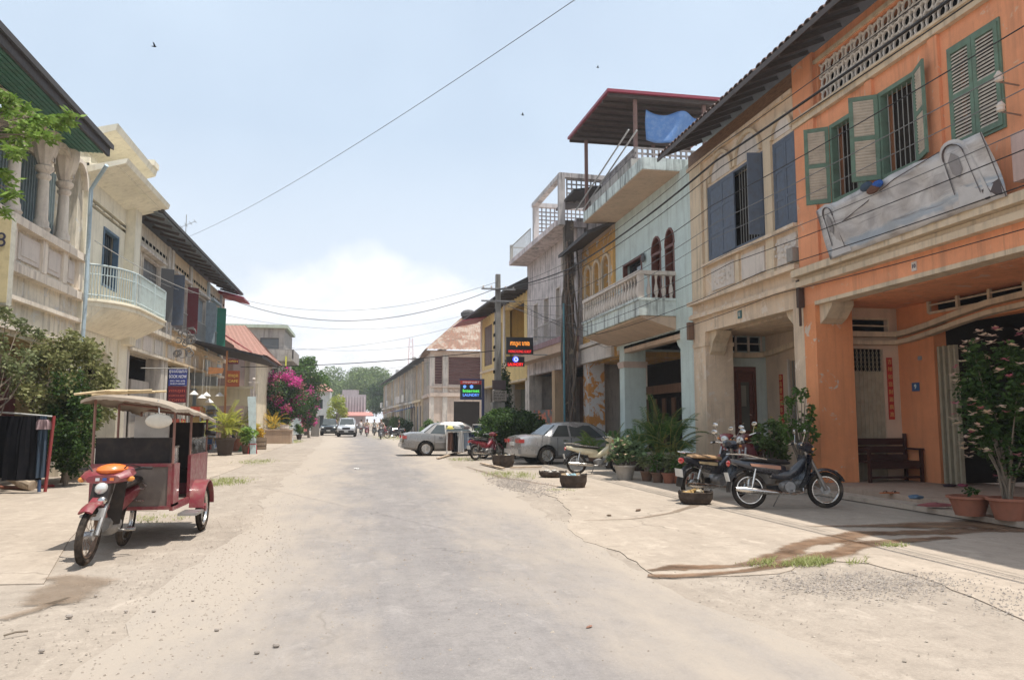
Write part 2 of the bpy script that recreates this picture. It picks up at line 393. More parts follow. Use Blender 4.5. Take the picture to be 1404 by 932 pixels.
# road with ragged edges; the outer fringe is broken up by sand lobes
def edge(y,base,amp,seed): return base+amp*(mnoise.noise(Vector((y*.21,seed,0)))*1.2+mnoise.noise(Vector((y*.9,seed+5,0)))*.4+.25*mnoise.noise(Vector((y*3.1,seed+9,0))))
def roadx(y):
    c=.0 if y<60 else -(y-60)*.035
    lft=-1.35-min(y,70)*.028; rgt=2.75+min(y,60)*.012
    return edge(y,lft+c,.42,1),edge(y,rgt+c,.42,3)
ys=[-20+.35*i for i in range(150)]+[32.5+1.5*i for i in range(120)]
m=M()
for i in range(len(ys)-1):
    a,b_=roadx(ys[i]); c,d=roadx(ys[i+1]); m.add([(a,ys[i],0),(b_,ys[i],0),(d,ys[i+1],0),(c,ys[i+1],0)],[(0,1,2,3)])
def roadmat():
    # asphalt with dust creeping in from both edges (position based wear)
    t=ROAD.node_tree; b=[n for n in t.nodes if n.type=='BSDF_PRINCIPLED'][0]
    src=b.inputs['Base Color'].links[0].from_socket; p=pos(t)
    s=t.nodes.new('ShaderNodeSeparateXYZ'); t.links.new(p,s.inputs[0])
    x=mth(t,'ADD',s.outputs[0],mth(t,'MULTIPLY',mth(t,'MINIMUM',s.outputs[1],70.0),.008))
    x=mth(t,'ADD',x,mth(t,'MULTIPLY',mth(t,'MAXIMUM',mth(t,'SUBTRACT',s.outputs[1],60.0),0.0),.035))
    e=mth(t,'ABSOLUTE',mth(t,'SUBTRACT',x,.75)); n=noise(t,p,1.1,8,.7,(1,.3,1))
    e2=mth(t,'ADD',e,mth(t,'MULTIPLY',mth(t,'SUBTRACT',n,.5),4.2))
    f=rmp(t,mth(t,'MULTIPLY',e2,.4),[(.16,0),(.82,1)])
    t.links.new(mixc(t,f,src,(.372,.318,.264)),b.inputs['Base Color'])
roadmat()
setting('road',m,ROAD)
# concrete apron in front of the right-hand houses
ap=[(9.2,2.0),(5.0,2.0)]+[tuple(G(u,v)[:2]) for u,v in [(1404,850),(1290,800),(1190,772),(1120,768),(1068,786),(980,790),(905,792),(878,776),(850,756),(800,742),(778,722),(782,700),(762,682),(722,668),(735,655),(760,646)]]+[(6.5,30),(9.2,30)]
ap2=[]
for i,(x,y) in enumerate(ap):
    x2,y2=ap[(i+1)%len(ap)]; ap2.append((x,y))
    dd=math.hypot(x2-x,y2-y)
    if 2<=i<=len(ap)-4 and dd>.3:
        k=int(dd/.22)
        for j in range(1,k):
            f=j/k; ap2.append((x+(x2-x)*f+rg.uniform(-.03,.03),y+(y2-y)*f+rg.uniform(-.03,.03)))
m=M(); m.prism(ap2,-.004,.005,axis='z'); setting('pavement',m,CONC,label='pale concrete apron with broken edge before the right-hand houses')
# left concrete yard
lp=[(-7.6,8),(-4.6,8.0)]+[tuple(G(u,v)[:2]) for u,v in [(60,800),(95,740),(130,700),(215,700),(235,672),(290,655),(330,640),(345,628),(400,606)]]+[(-7.9,62),(-7.9,30)]
m=M(); m.prism(lp,-.012,.006,axis='z'); setting('pavement',m,CONC,label='sandy concrete strip before the left-hand houses')
# wet streaks running over the concrete
def wetmat():
    m,t,b=newmat('wet_stain'); p=pos(t); a=noise(t,p,2.5,6,.6); c=mixc(t,rmp(t,a,[(.35,0),(.65,1)]),(.11,.058,.03),(.27,.16,.09))
    t.links.new(c,b.inputs['Base Color']); t.links.new(rmp(t,a,[(.35,.25),(.6,.8)]),b.inputs['Roughness']); b.inputs['Specular IOR Level'].default_value=.4; softedge(m,t,b,p,.82); return m
def softedge(m,t,b,p,mx):
    uv=t.nodes.new('ShaderNodeTexCoord'); s=t.nodes.new('ShaderNodeSeparateXYZ'); t.links.new(uv.outputs['UV'],s.inputs[0])
    e=mth(t,'SUBTRACT',.5,mth(t,'ABSOLUTE',mth(t,'SUBTRACT',s.outputs[1],.5))); n=noise(t,p,4,7,.75)
    f=rmp(t,mth(t,'ADD',e,mth(t,'MULTIPLY',mth(t,'SUBTRACT',n,.55),.55)),[(.02,0),(.22,mx)]); f=mth(t,'MULTIPLY',f,rmp(t,noise(t,p,2.2,6,.7),[(.3,.62),(.6,1)])); t.links.new(f,b.inputs['Alpha'])
WET=wetmat()
def ribbon(pts,wds,z,name,mat,label,seed=0):
    P=[G(u,v) for u,v in pts]; dense=[];wd=[]
    for i in range(len(P)-1):
        k=max(2,int((P[i+1]-P[i]).length/.08))
        for j in range(k): f=j/k; dense.append(P[i].lerp(P[i+1],f)); wd.append(wds[i]*(1-f)+wds[i+1]*f)
    dense.append(P[-1]); wd.append(wds[-1])
    for _ in range(6): dense=[dense[0]]+[(dense[i-1]+dense[i]*2+dense[i+1])/4 for i in range(1,len(dense)-1)]+[dense[-1]]
    m=M(); vs=[]
    for i,p in enumerate(dense):
        t=(dense[min(i+1,len(dense)-1)]-dense[max(i-1,0)]).normalized(); n=Vector((-t.y,t.x,0))
        a=wd[i]*(.5+.35*mnoise.noise(Vector((i*.13,seed,0)))+.15*mnoise.noise(Vector((i*.5,seed,2)))); c=wd[i]*(.5+.35*mnoise.noise(Vector((i*.11,seed+7,0)))+.15*mnoise.noise(Vector((i*.6,seed,8))))
        vs+= [(p.x+n.x*a,p.y+n.y*a,z),(p.x-n.x*c,p.y-n.y*c,z)]
    m.add(vs,[(2*i,2*i+1,2*i+3,2*i+2) for i in range(len(dense)-1)])
    o=setting(name,m,mat,kind='structure',label=label); me=o.data; uvl=me.uv_layers.new(name='uv'); nn=len(dense)
    for poly in me.polygons:
        for li in poly.loop_indices:
            vi=me.loops[li].vertex_index; uvl.data[li].uv=((vi//2)/nn,float(vi%2))
    return o
ribbon([(890,783),(930,779),(1010,777),(1060,766),(1110,745),(1180,732),(1300,730),(1404,722)],[.14,.34,.26,.32,.5,.5,.6,.8],.0105,'wet_streak',WET,'long wet brown streak crossing the concrete apron',1)
ribbon([(888,790),(925,792),(1000,786),(1060,778),(1120,764),(1200,744),(1310,738)],[.2,.22,.18,.24,.4,.4,.3],.0135,'wet_streak',WET,'lower wet brown streak beside the weeds',4)
ribbon([(1105,722),(1180,722),(1250,722),(1330,720),(1404,716)],[.03,.25,.7,1.1,1.3],.0165,'wet_streak',WET,'wet brown water trace near the flower pots',9)
STN=groundmat('dark_stain',(.26,.19,.135),(.22,.16,.11),(.30,.23,.17),.5,.1); softedge(STN,STN.node_tree,[n for n in STN.node_tree.nodes if n.type=='BSDF_PRINCIPLED'][0],pos(STN.node_tree),.6)
ribbon([(640,640),(690,655),(770,668)],[.1,.25,.15],.0105,'stain',STN,'brown dirt smear beside the tyre baskets',3)
ribbon([(955,692),(925,703),(870,712),(800,714)],[.22,.15,.08,.05],.0125,'stain',STN,'dark water mark from the nearer tyre basket',13)
ribbon([(80,790),(110,800),(60,830)],[.3,.8,.6],.011,'stain',STN,'damp brown patch before the tuk tuk wheel',23)
ribbon([(0,850),(45,838),(95,820)],[.15,.2,.05],.011,'stain',STN,'brown smear at the left edge of the yard',29)
# loose gravel, pebbles and litter
def pebbles(name,areas,label,mat,smin=.008,smax=.03,seed=3,z0=.0):
    r=random.Random(seed); m=M()
    for (cx,cy,rx,ry,n) in areas:
        for _ in range(n):
            a=r.uniform(0,2*PI); q=math.sqrt(r.random()); x=cx+rx*q*math.cos(a)*(1+.3*r.gauss(0,1)); y=cy+ry*q*math.sin(a)*(1+.3*r.gauss(0,1)); s=r.uniform(smin,smax)*(1 if r.random()>.06 else 1.8)
            v=[(x+s*r.uniform(.6,1.2)*math.cos(b),y+s*r.uniform(.6,1.2)*math.sin(b),z0) for b in (0,1.57,3.14,4.71)]
            m.add(v+[(x+s*.2,y,z0+s*r.uniform(.5,.9))],[(0,1,4),(1,2,4),(2,3,4),(3,0,4)])
    setting(name,m,mat,kind='stuff',label=label)
PEB=leafm('pebble',(.22,.19,.17),(.46,.40,.34),0,.9); PEB2=leafm('pale_pebble',(.26,.215,.175),(.52,.45,.37),0,.9)
g1=G(1190,800); g2=G(720,665)
pebbles('gravel',[(g1.x,g1.y,.9,.55,2600),(g1.x+1.0,g1.y-1.2,.8,.6,1200)],'grey gravel patch between the weeds and the near apron edge',PEB,.004,.013,3,.007)
pebbles('gravel',[(g2.x,g2.y,.6,2.2,2200)],'grey gravel strip beside the tyre baskets',PEB,.008,.03,4,.0)
pebbles('loose_grit',[(-1.6,8,1.0,5,2600),(3.3,9,.8,5,1100),(-2.2,20,1.4,9,1800),(.8,9,1.6,7,900),(4.5,24,1.2,8,1500)],'loose grit and pebbles scattered along the road edges',PEB2,.003,.011,7,.001)
def weeds(cx,cy,rx,ry,n,label,h=.10,seed=1,z=.0,mat=None):
    r=random.Random(seed); m=M()
    for _ in range(n):
        a=r.uniform(0,2*PI); q=math.sqrt(r.random())*(1+.25*r.gauss(0,1)); x=cx+rx*q*math.cos(a); y=cy+ry*q*math.sin(a)
        if mnoise.noise(Vector((x*4,y*4,seed)))<-.12: continue
        b=r.uniform(0,2*PI); hh=h*r.uniform(.15,1.25); w_=(.004+h*.04)*r.uniform(.5,1.3); lx=math.cos(b)*hh*r.uniform(.4,1.5); ly=math.sin(b)*hh*r.uniform(.4,1.5)
        m.add([(x-w_*math.sin(b),y+w_*math.cos(b),z),(x+w_*math.sin(b),y-w_*math.cos(b),z),(x+lx,y+ly,z+hh)],[(0,1,2)])
    setting('weeds',m,mat or GRS,kind='stuff',label=label)
GRS=leafm('grass_blade',(.26,.30,.10),(.42,.42,.18),.3)
for (u,v,rx,ry,n,l,h,z) in [(1105,772,.42,.16,2600,'green weed tuft beside the wet streaks',.07,.006),(1225,748,.15,.1,400,'small weeds in the wet corner of the apron',.05,.006),
  (305,661,.45,1.0,2600,'low weeds at the road edge behind the tuk tuk',.09,0),(215,712,.35,.4,900,'sparse weeds under the tuk tuk',.06,.005),(350,633,.5,1.5,1600,'weeds along the left road edge by the plant pots',.09,0),
  (395,606,.8,3.5,2200,'grassy tuft by the concrete planter box',.18,0),(635,630,.5,1.0,900,'dry tufts behind the tyre baskets',.10,0),(700,651,.55,1.1,2200,'weeds between the two front tyre baskets',.09,0),
  (545,600,1.6,8,2200,'verge of dry grass along the far right shops',.2,0),(770,672,.25,.25,350,'weeds beneath the tyre basket at the gravel',.06,.0),(240,660,.3,.4,500,'thin weeds below the trailer of the tuk tuk',.06,.005)]:
    g=G(u,v); weeds(g.x,g.y,rx*1.25,ry*1.25,int(n*.62),l,h*.8,int(u),z)
# ================================================================== BUILDING MATERIALS
ORG=plaster('orange_plaster',(.84,.36,.19),.42,(.34,.17,.1),.1,(.70,.42,.28)); ORGS=plaster('orange_pillar',(.82,.33,.15),.22,(.3,.12,.05),.15,(.62,.5,.4))
CRM=plaster('cream_trim',(.70,.56,.40),.45); BEI=plaster('beige_plaster',(.74,.57,.41),.48,(.24,.18,.14),.34,(.72,.60,.49))
WHP=plaster('white_relief',(.68,.60,.53),.35); MNT=plaster('mint_plaster',(.62,.71,.67),.30,(.22,.22,.2)); MNS=plaster('mint_slab',(.66,.72,.68),.85,(.05,.05,.05),0,(0,0,0),1.3)
UND=plaster('buff_soffit',(.62,.46,.34),.25); OCH=plaster('ochre_plaster',(.72,.42,.15),.45,(.25,.16,.09),.35,(.62,.58,.54))
PNK=plaster('lilac_plaster',(.70,.63,.61),.95,(.10,.08,.075),.3,(.5,.46,.44)); YEL=plaster('yellow_plaster',(.74,.55,.25),.35,(.3,.22,.12)); GRW=plaster('grey_white_plaster',(.66,.60,.53),.75,(.13,.11,.10))
PCR=plaster('pale_cream_plaster',(.85,.79,.64),.35,(.30,.25,.17)); COL_=plaster('colonial_plaster',(.80,.72,.58),.7,(.20,.17,.14),.4,(.66,.63,.58)); PKC=plaster('pinkish_column',(.82,.72,.60),.55,(.28,.2,.17))
BRN=wood('dark_timber',(.065,.045,.035)); RED=wood('reddish_timber',(.16,.05,.03),.55); GRN=paint('green_shutter_paint',(.155,.235,.175),.75,.5); GRNF=paint('green_frame_paint',(.085,.20,.11),.55,.35)
LOUV=paint('faded_louvre',(.60,.52,.43),.8,.4); BLU=paint('slate_blue_paint',(.115,.14,.185),.6,.45); BLK=paint('black_void',(.012,.012,.012),.9,0)
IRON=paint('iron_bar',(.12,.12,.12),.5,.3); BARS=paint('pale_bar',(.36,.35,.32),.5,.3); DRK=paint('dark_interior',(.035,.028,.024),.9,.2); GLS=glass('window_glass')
def tilemat():
    m,t,b=newmat('roof_tile'); p=pos(t); a=noise(t,p,3,7,.7); g=t.nodes.new('ShaderNodeNewGeometry')
    c=mixc(t,a,(.10,.055,.042),(.22,.13,.10)); c=mixc(t,rmp(t,g.outputs['Random Per Island'],[(0,0),(1,.5)]),c,(.07,.055,.05)); c=mixc(t,rmp(t,noise(t,p,8,5),[(.6,0),(.75,.6)]),c,(.45,.40,.36))
    t.links.new(c,b.inputs['Base Color']); b.inputs['Roughness'].default_value=.85; bump(t,b,a,.4,.01); return m
TIL=tilemat(); DARKROOF=paint('weathered_sheet',(.07,.065,.065),.7,.4); SHEET=paint('underside_sheet',(.20,.23,.25),.6,.5)
MAR=paint('maroon_sheet',(.28,.035,.06),.45,.3); RUST=None
def rustmat():
    m,t,b=newmat('rusty_sheet'); p=pos(t); a=noise(t,p,.8,6,.7); a=noise(t,p,1.1,7,.72); c=mixc(t,rmp(t,a,[(.46,0),(.53,1)]),(.34,.27,.215),(.21,.12,.08)); s=noise(t,p,2.5,5,.6,(3,.3,1)); c=mixc(t,rmp(t,s,[(.5,0),(.7,.7)]),c,(.30,.12,.07))
    t.links.new(c,b.inputs['Base Color']); b.inputs['Roughness'].default_value=.8; return m
RUST=rustmat()
TERRA=paint('orange_roof_tiles',(.33,.175,.135),.8,.5)
# ================================================================== RIGHT ROW
def TR(X0): return lambda s,d,z:(X0-d,s,z)     # facade plane x=X0, s along the street, d towards the street
def TL(X0): return lambda s,d,z:(X0+d,s,z)
def beam3(a,b,w_,h_):  # a box beam between two points
    a=Vector(a);b=Vector(b);t=(b-a).normalized(); s=t.cross(Vector((0,0,1))); s=s.normalized()*w_/2 if s.length>1e-5 else Vector((w_/2,0,0)); u=s.cross(t).normalized()*h_/2
    return [a-s-u,a+s-u,b+s-u,b-s-u,a-s+u,a+s+u,b+s+u,b-s+u]
def louver_leaf(root,T,s0,s1,z0,z1,d,matf,mats,flip=None,closed=True,ang=0,hinge=0,name='shutter',slats=True,label=None,panels=2):
    """leaf built in local (s,z) then swung about its hinge by ang (deg, towards the street)"""
    sg=1 if s1>s0 else -1; W=abs(s1-s0)
    ca,sa=math.cos(R(ang)),math.sin(R(ang))
    def Q(x,y,z): # x from hinge along leaf, y leaf thickness
        return T(s0+sg*(x*ca)-sg*y*sa*0-(sg*y*sa), d+x*sa+y*ca, z)
    fw=.075; m=M(); m.box(0,fw,-.02,.02,z0,z1,Q); m.box(W-fw,W,-.02,.02,z0,z1,Q)
    H=z1-z0; zs=[z0+H*k/panels for k in range(panels+1)]
    for k,z in enumerate(zs):
        a=z-(.0 if k==0 else .04 if k<panels else .08); b=z+(.09 if k==0 else .04 if k<panels else 0); m.box(fw,W-fw,-.0195,.0195,a,b,Q)
    lf=part(name,m,matf,root,label)
    m=M()
    for k in range(panels):
        a=zs[k]+(.09 if k==0 else .04); b=zs[k+1]-(.08 if k==panels-1 else .04)
        if slats:
            n=max(3,int((b-a)/.055))
            for i in range(n):
                z=a+(b-a)*i/n
                vs=[Q(fw,.014,z),Q(W-fw,.014,z),Q(W-fw,-.014,z+.036),Q(fw,-.014,z+.036)]; vs+= [ (p[0],p[1],p[2]+.014) for p in vs]
                m.hexa(vs)
        else: m.box(fw,W-fw,-.009,.009,a,b,Q)
    ob=bpy.data.objects.new('slats' if slats else 'shutter_panel',mesh('slats',m,mats,wl(root))); link(ob,lf); ob.location=(0,0,0)
    if slats: ob['kind']='stuff'
    return lf
def grille(root,T,s0,s1,z0,z1,d,mat,step=.11,r=.006,name='window_bar'):
    me=None; n=int((s1-s0)/step)
    m=M(); m.box(-r,r,-r,r,0,z1-z0); me=mesh(name,m,mat)
    for i in range(1,n):
        o=bpy.data.objects.new(name,me); link(o,root); o.location=Vector(T(s0+(s1-s0)*i/n,d,z0))-wl(root)
def win_frame(root,T,s0,s1,z0,z1,mat,w=.07,d0=-.14,d1=.03,sill=False,arch=False,name='window_frame'):
    m=M(); m.box(s0,s0+w,d0,d1,z0,z1,T); m.box(s1-w,s1,d0,d1,z0,z1,T); m.box(s0+w,s1-w,d0,d1-.002,z1-w,z1,T); m.box(s0+w,s1-w,d0,d1-.002,z0,z0+w,T)
    return part(name,m,mat,root)
def boards(root,T,s0,s1,d0,d1,z,n,mat,name='ceiling_board',axis='s'):
    m=M(); W=(s1-s0)/n
    m.box(.008,W-.008,d0,d1,0,.03); me=None
    for i in range(n):
        q=M(); q.box(s0+i*W+.008,s0+(i+1)*W-.008,d0,d1,z,z+.03,T); part(name,q,mat,root)
# pottery roof edge: barrel tiles
def tile_roof(root,X0,eaveX,z_e,s0,s1,slope,ridgeX,right=True,step=.24):
    sg=1 if ridgeX>eaveX else -1
    # one barrel tile mesh shared by the eave course
    m=M(); n=6; Lc=.42
    vs=[]
    for j,(yy) in enumerate((0,Lc)):
        for k in range(n+1):
            a=PI*k/n; vs.append((sg*yy,-math.cos(a)*step*.46,math.sin(a)*.075+yy*slope)); 
        for k in range(n+1):
            a=PI*k/n; vs.append((sg*yy,-math.cos(a)*step*.38,math.sin(a)*.055+yy*slope))
    q=n+1; fs=[]
    for k in range(n):
        fs+=[(k,k+1,2*q+k+1,2*q+k),(q+k,3*q+k,3*q+k+1,q+k+1),(k,q+k,q+k+1,k+1)]
    m.add(vs,fs); me=mesh('roof_tile',m,TIL,recalc=False)
    cnt=int((s1-s0)/step)
    for i in range(cnt):
        o=bpy.data.objects.new('roof_tile',me); link(o,root); o.location=Vector((eaveX,s0+step*(i+.5),z_e))-wl(root); o.rotation_euler=(rg.uniform(-.03,.03),0,0)
    m=M(); run=abs(ridgeX-eaveX)
    prof=[]
    for i in range(cnt):
        c=s0+step*(i+.5)
        for k in range(5): a=PI*k/4; prof.append((c-math.cos(a)*step*.47,math.sin(a)*.07))
    x1=eaveX+sg*.38
    vs=[(x1,y,z_e+h+.38*slope-.02) for y,h in prof]+[(ridgeX,y,z_e+h+run*slope) for y,h in prof]; k=len(prof)
    m.add(vs,[(i,i+1,k+i+1,k+i) for i in range(k-1)])
    part('roof_tiles',m,TIL,root,kind='stuff')
    m=M(); m.hexa([(eaveX+sg*.02,s0,z_e-.05),(eaveX+sg*.02,s1,z_e-.05),(ridgeX,s1,z_e+run*slope-.06),(ridgeX,s0,z_e+run*slope-.06),(eaveX+sg*.02,s0,z_e-.015),(eaveX+sg*.02,s1,z_e-.015),(ridgeX,s1,z_e+run*slope-.03),(ridgeX,s0,z_e+run*slope-.03)])
    part('roof_deck',m,BRN,root)
    nr=int((s1-s0)/.6)
    for i in range(nr):
        y=s0+.3+i*.6; q=M(); q.hexa(beam3((eaveX+sg*.05,y,z_e-.11),(X0+sg*.1,y,z_e-.11+(abs(X0-eaveX)+.05)*slope),.07,.1)); part('rafter',q,BRN,root)
    q=M(); q.box(min(eaveX,eaveX+sg*.03),max(eaveX,eaveX+sg*.03),s0,s1,z_e-.14,z_e-.02); part('fascia_board',q,BRN,root)

# ---------- orange house
O=thing('orange_house','orange two-storey shophouse with green louvred shutters and a breeze-block frieze','house',(9.3,10.4,0))
T=TR(9.3)
m=M(); wallm(m,T,5.6,15.3,3.94,9.3,-.32,0,[(9.65,10.73,5.80,7.52),(11.48,12.5,5.86,7.52),(13.1,14.05,5.86,7.50),(5.9,14.4,8.12,8.98)]); part('wall',m,ORG,O)
m=M(); m.box(5.6,15.3,-9,-.6,3.94,9.25,T); 
part('upper_floor_block',m,ORG,O)
m=M(); 
for a,b,c,e in [(4.55,4.70,.26,.0),(4.33,4.45,.17,0),(4.46,4.54,.12,0)]: m.box(5.6,15.32,.001,c,a,b,T)
m.box(5.6,15.32,.001,.1,7.88,8.0,T); m.box(5.6,15.31,.001,.05,9.02,9.10,T); m.box(5.6,15.31,.001,.16,8.0,8.05,T)
part('cornice',m,CRM,O)
m=M(); m.box(5.6,14.85,-.33,.012,3.90,3.98,T); part('beam_edge',m,CRM,O)
m=M()
for a,b in [(14.55,15.3),(12.62,12.82),(10.9,11.12),(9.0,9.2)]: m.box(a,b,.001,.06,4.72,7.87,T)
m.box(14.5,15.3,.001,.07,8.05,9.3,T)
part('pilasters',m,ORG,O)
m=M(); m.box(14.85,15.3,-.85,.001,.2,3.94,T); m.box(14.85,15.3,.001,.004,3.4,3.94,T); part('pillar',m,ORGS,O)
m=M(); m.box(8.6,9.1,-.85,.001,.2,3.94,T); part('pillar',m,ORGS,O)
m=M(); m.prism([(14.85,3.94),(14.4,3.94),(14.4,3.84),(14.65,3.6),(14.85,3.5)],-.6,-.1,T); part('bracket',m,CRM,O)
m=M(); m.prism([(9.1,3.94),(9.6,3.94),(9.45,3.7),(9.1,3.35)],-.5,-.1,T); part('bracket',m,ORG,O)
boards(O,T,5.6,15.25,-2.24,-.34,4.02,30,BRN)
# breeze block frieze: each block a ring with four arms
m=M(); c=[]
for k in range(10):
    a=2*PI*k/10; c.append((math.cos(a),math.sin(a)))
def ring(m,cx,cz,ro,ri,x0,x1):
    n=10; vs=[]
    for x in (x0,x1):
        for rr in (ro,ri):
            for (a,b) in c: vs.append((x,cx+a*rr,cz+b*rr*1.15))
    fs=[]
    for k in range(n):
        k2=(k+1)%n; fs+=[(k,k2,n+k2,n+k),(2*n+k,3*n+k,3*n+k2,2*n+k2),(k,2*n+k,2*n+k2,k2),(n+k,n+k2,3*n+k2,3*n+k)]
    m.add(vs,fs)
S_=.2833
ring(m,0,0,.112,.078,-.018,.018)
for a in (45,135,225,315):
    x,z=math.cos(R(a)),math.sin(R(a)); m.hexa(beam3((0,x*.1,z*.11),(0,x*.205,z*.205),.07,.04))
bl=mesh('breeze_block',m,paint('breeze_white',(.76,.70,.63),.85,.4),recalc=True)
i=0
y=5.9+S_/2
while y<14.4:
    for r_ in range(3):
        o=bpy.data.objects.new('breeze_block',bl); link(o,O); o.location=Vector(T(y,-.06,8.12+S_*(r_+.5)*1.01))-wl(O)
    y+=S_
m=M(); m.box(5.9,14.4,-.31,-.29,8.1,9.0,T); part('frieze_void',m,BLK,O)
# windows
for (a,b,z0,z1) in [(9.65,10.73,5.80,7.52),(11.48,12.5,5.86,7.52),(13.1,14.05,5.86,7.50)]:
    f=win_frame(O,T,a,b,z0,z1,GRN,.08)
    if a>10: grille(f,T,a+.06,b-.06,z0+.06,z1-.06,-.05,BARS,.12)
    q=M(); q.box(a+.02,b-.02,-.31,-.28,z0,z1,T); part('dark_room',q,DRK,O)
louver_leaf(O,T,9.68,10.185,5.85,7.47,.03,GRN,LOUV); louver_leaf(O,T,10.70,10.195,5.85,7.47,.03,GRN,LOUV)
louver_leaf(O,T,12.48,11.98,5.88,7.5,.04,GRN,LOUV,ang=122); louver_leaf(O,T,11.5,12.0,5.88,7.5,.04,GRN,LOUV,ang=158)
louver_leaf(O,T,14.05,13.57,5.88,7.48,.04,GRN,LOUV,ang=125); louver_leaf(O,T,13.1,13.58,5.88,7.48,.04,GRN,LOUV,ang=160)
# arcade: back wall at d=-2.25, cross wall closing the arcade at the far end (s=15.3) with its own gate
BW=-2.25
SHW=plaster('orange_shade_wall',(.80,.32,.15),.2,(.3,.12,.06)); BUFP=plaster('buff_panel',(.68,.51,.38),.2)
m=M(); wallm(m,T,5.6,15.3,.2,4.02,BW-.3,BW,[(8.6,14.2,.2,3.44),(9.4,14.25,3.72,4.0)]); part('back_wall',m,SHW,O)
Xc=lambda x,e,z:(x,15.3-e,z)   # on the cross wall, e towards us
m=M(); wallm(m,lambda s,d,z:(s,15.3+.0-d,z),10.15,11.55,.2,4.02,-.12,0,[(10.3,11.17,.2,3.04),(10.35,11.3,3.42,3.68)]); part('cross_wall',m,BUFP,O)
def sweep(root,mat,cpts,bpts,zs):
    m=M()
    for dz,w_ in zs:
        for i in range(len(cpts)-1):
            (a,z0),(b,z1)=cpts[i],cpts[i+1]; m.hexa([Xc2(a,0,z0+dz),Xc2(b,0,z1+dz),Xc2(b,.16,z1+dz),Xc2(a,.16,z0+dz),Xc2(a,0,z0+dz+w_),Xc2(b,0,z1+dz+w_),Xc2(b,.16,z1+dz+w_),Xc2(a,.16,z0+dz+w_)])
        for i in range(len(bpts)-1):
            (a,z0),(b,z1)=bpts[i],bpts[i+1]; m.prism([(b,z1+dz),(a,z0+dz),(a,z0+dz+w_),(b,z1+dz+w_)],BW,BW+.16,T)
    part('swept_moulding',m,mat,root)
Xc2=Xc
sweep(O,CRM,[(10.15,3.12),(10.8,3.12),(11.55,3.13)],[(15.3,3.13),(14.8,3.15),(14.2,3.22),(13.4,3.34),(12.6,3.44),(11.6,3.48),(10.0,3.48),(8.6,3.48)],[(.17,.11),(.0,.09)])
for (a,b,z0,z1,n) in [(9.4,14.25,3.72,4.0,6)]:
    m=M()
    for k in range(n+1): x=a+(b-a)*k/n; m.box(x-.03,x+.03,BW-.01,BW+.05,z0-.02,z1,T)
    m.box(a,b,BW-.01,BW+.04,z0-.05,z0,T); m.box(a,b,BW,BW+.03,(z0+z1)/2-.015,(z0+z1)/2+.015,T); part('vent_frame',m,CRM,O)
    m=M(); m.box(a,b,BW-.29,BW-.2,z0,z1,T); part('vent_void',m,BLK,O)
m=M(); m.box(10.32,11.33,15.26,15.3,3.38,3.42); m.box(10.32,11.33,15.26,15.3,3.68,3.72); m.box(11.3,11.34,15.26,15.3,3.42,3.68); m.box(10.35,11.3,15.28,15.3,3.53,3.56); part('vent_frame',m,CRM,O)
m=M(); m.box(10.3,11.35,15.40,15.42,3.4,3.7); m.box(10.3,11.2,15.40,15.42,2.5,3.04); part('vent_void',m,BLK,O)
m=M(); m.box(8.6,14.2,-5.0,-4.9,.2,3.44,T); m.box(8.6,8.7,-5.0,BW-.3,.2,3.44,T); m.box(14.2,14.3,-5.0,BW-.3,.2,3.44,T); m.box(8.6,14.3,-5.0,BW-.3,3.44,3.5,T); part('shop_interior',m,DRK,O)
for k in range(7):
    m=M(); z=.5+.38*k; m.box(9.4,12.8,-4.88,-4.5,z,z+.03,T); part('shop_shelf',m,paint('dim_shelf',(.10,.09,.09),.6,.2),O)
    if k<6:
        rr=random.Random(k)
        for j in range(7): q=M(); x=9.5+.46*j+rr.random()*.1; q.box(x,x+rr.uniform(.12,.3),-4.7,-4.55,z+.03,z+rr.uniform(.12,.3),T); part('shop_goods',q,paint('goods%d'%((j+k)%4),[(.2,.2,.22),(.25,.06,.05),(.3,.26,.2),(.06,.10,.2)][(j+k)%4],.5,.2),O)
m=M(); m.box(11.2,11.24,-2.62,-2.58,.2,3.0,T); part('door_jamb',m,paint('grey_jamb',(.22,.22,.22),.5,.2),O)
GATE=paint('khaki_gate',(.40,.35,.25),.6,.35)
for k in range(7): m=M(); x=13.62+.075*k; m.box(x,x+.045,BW-.08,BW+.0+(.05 if k%2 else 0),.22,2.98,T); part('folded_gate_leaf',m,GATE,O)
for k in range(9):
    q=M(); x=10.3+.097*k; q.box(x,x+.088,15.33,15.36-(.02 if k%2 else 0),.2,2.55); part('gate_slat',q,GATE,O)
m=M()
for k in range(18):
    x=10.3+.0485*k; s=1 if k%2 else -1
    for j in range(5): m.hexa(beam3((x,15.35,2.55+.10*j),(x+.0485*s,15.35,2.65+.10*j),.01,.012))
part('gate_lattice',m,GATE,O,kind='stuff')
BLUP=paint('blue_plate',(.05,.13,.28),.4,.1)
m=M(); m.box(14.68,14.9,BW,BW+.015,2.1,2.28,T); o=part('house_number_plate',m,BLUP,O)
lettering('9',.14,paint('pale_ink',(.75,.8,.7),.5,0),O,T(14.79,BW+.02,2.19),(0,-1,0),(0,0,1),name='numeral')
m=M(); m.box(11.72,11.84,.001,.02,4.04,4.2,T); part('house_number_plate',m,WHP,O)
lettering('10',.1,paint('dark_ink',(.05,.05,.08),.5,0),O,T(11.78,.025,4.12),(0,-1,0),(0,0,1),name='numeral')
m=M(); m.box(14.56,14.64,BW,BW+.04,2.75,2.83,T); part('door_bell',m,paint('grey_plastic',(.3,.32,.33),.5,.1),O)
tile_roof(O,9.3,8.3,9.17,5.6,15.3,.42,15.0)
m=M(); m.box(5.6,15.28,-.1,.95,9.0,9.05,lambda s,d,z:(9.3-d,s,z+.05+.42*(.95-d)*.9)); 
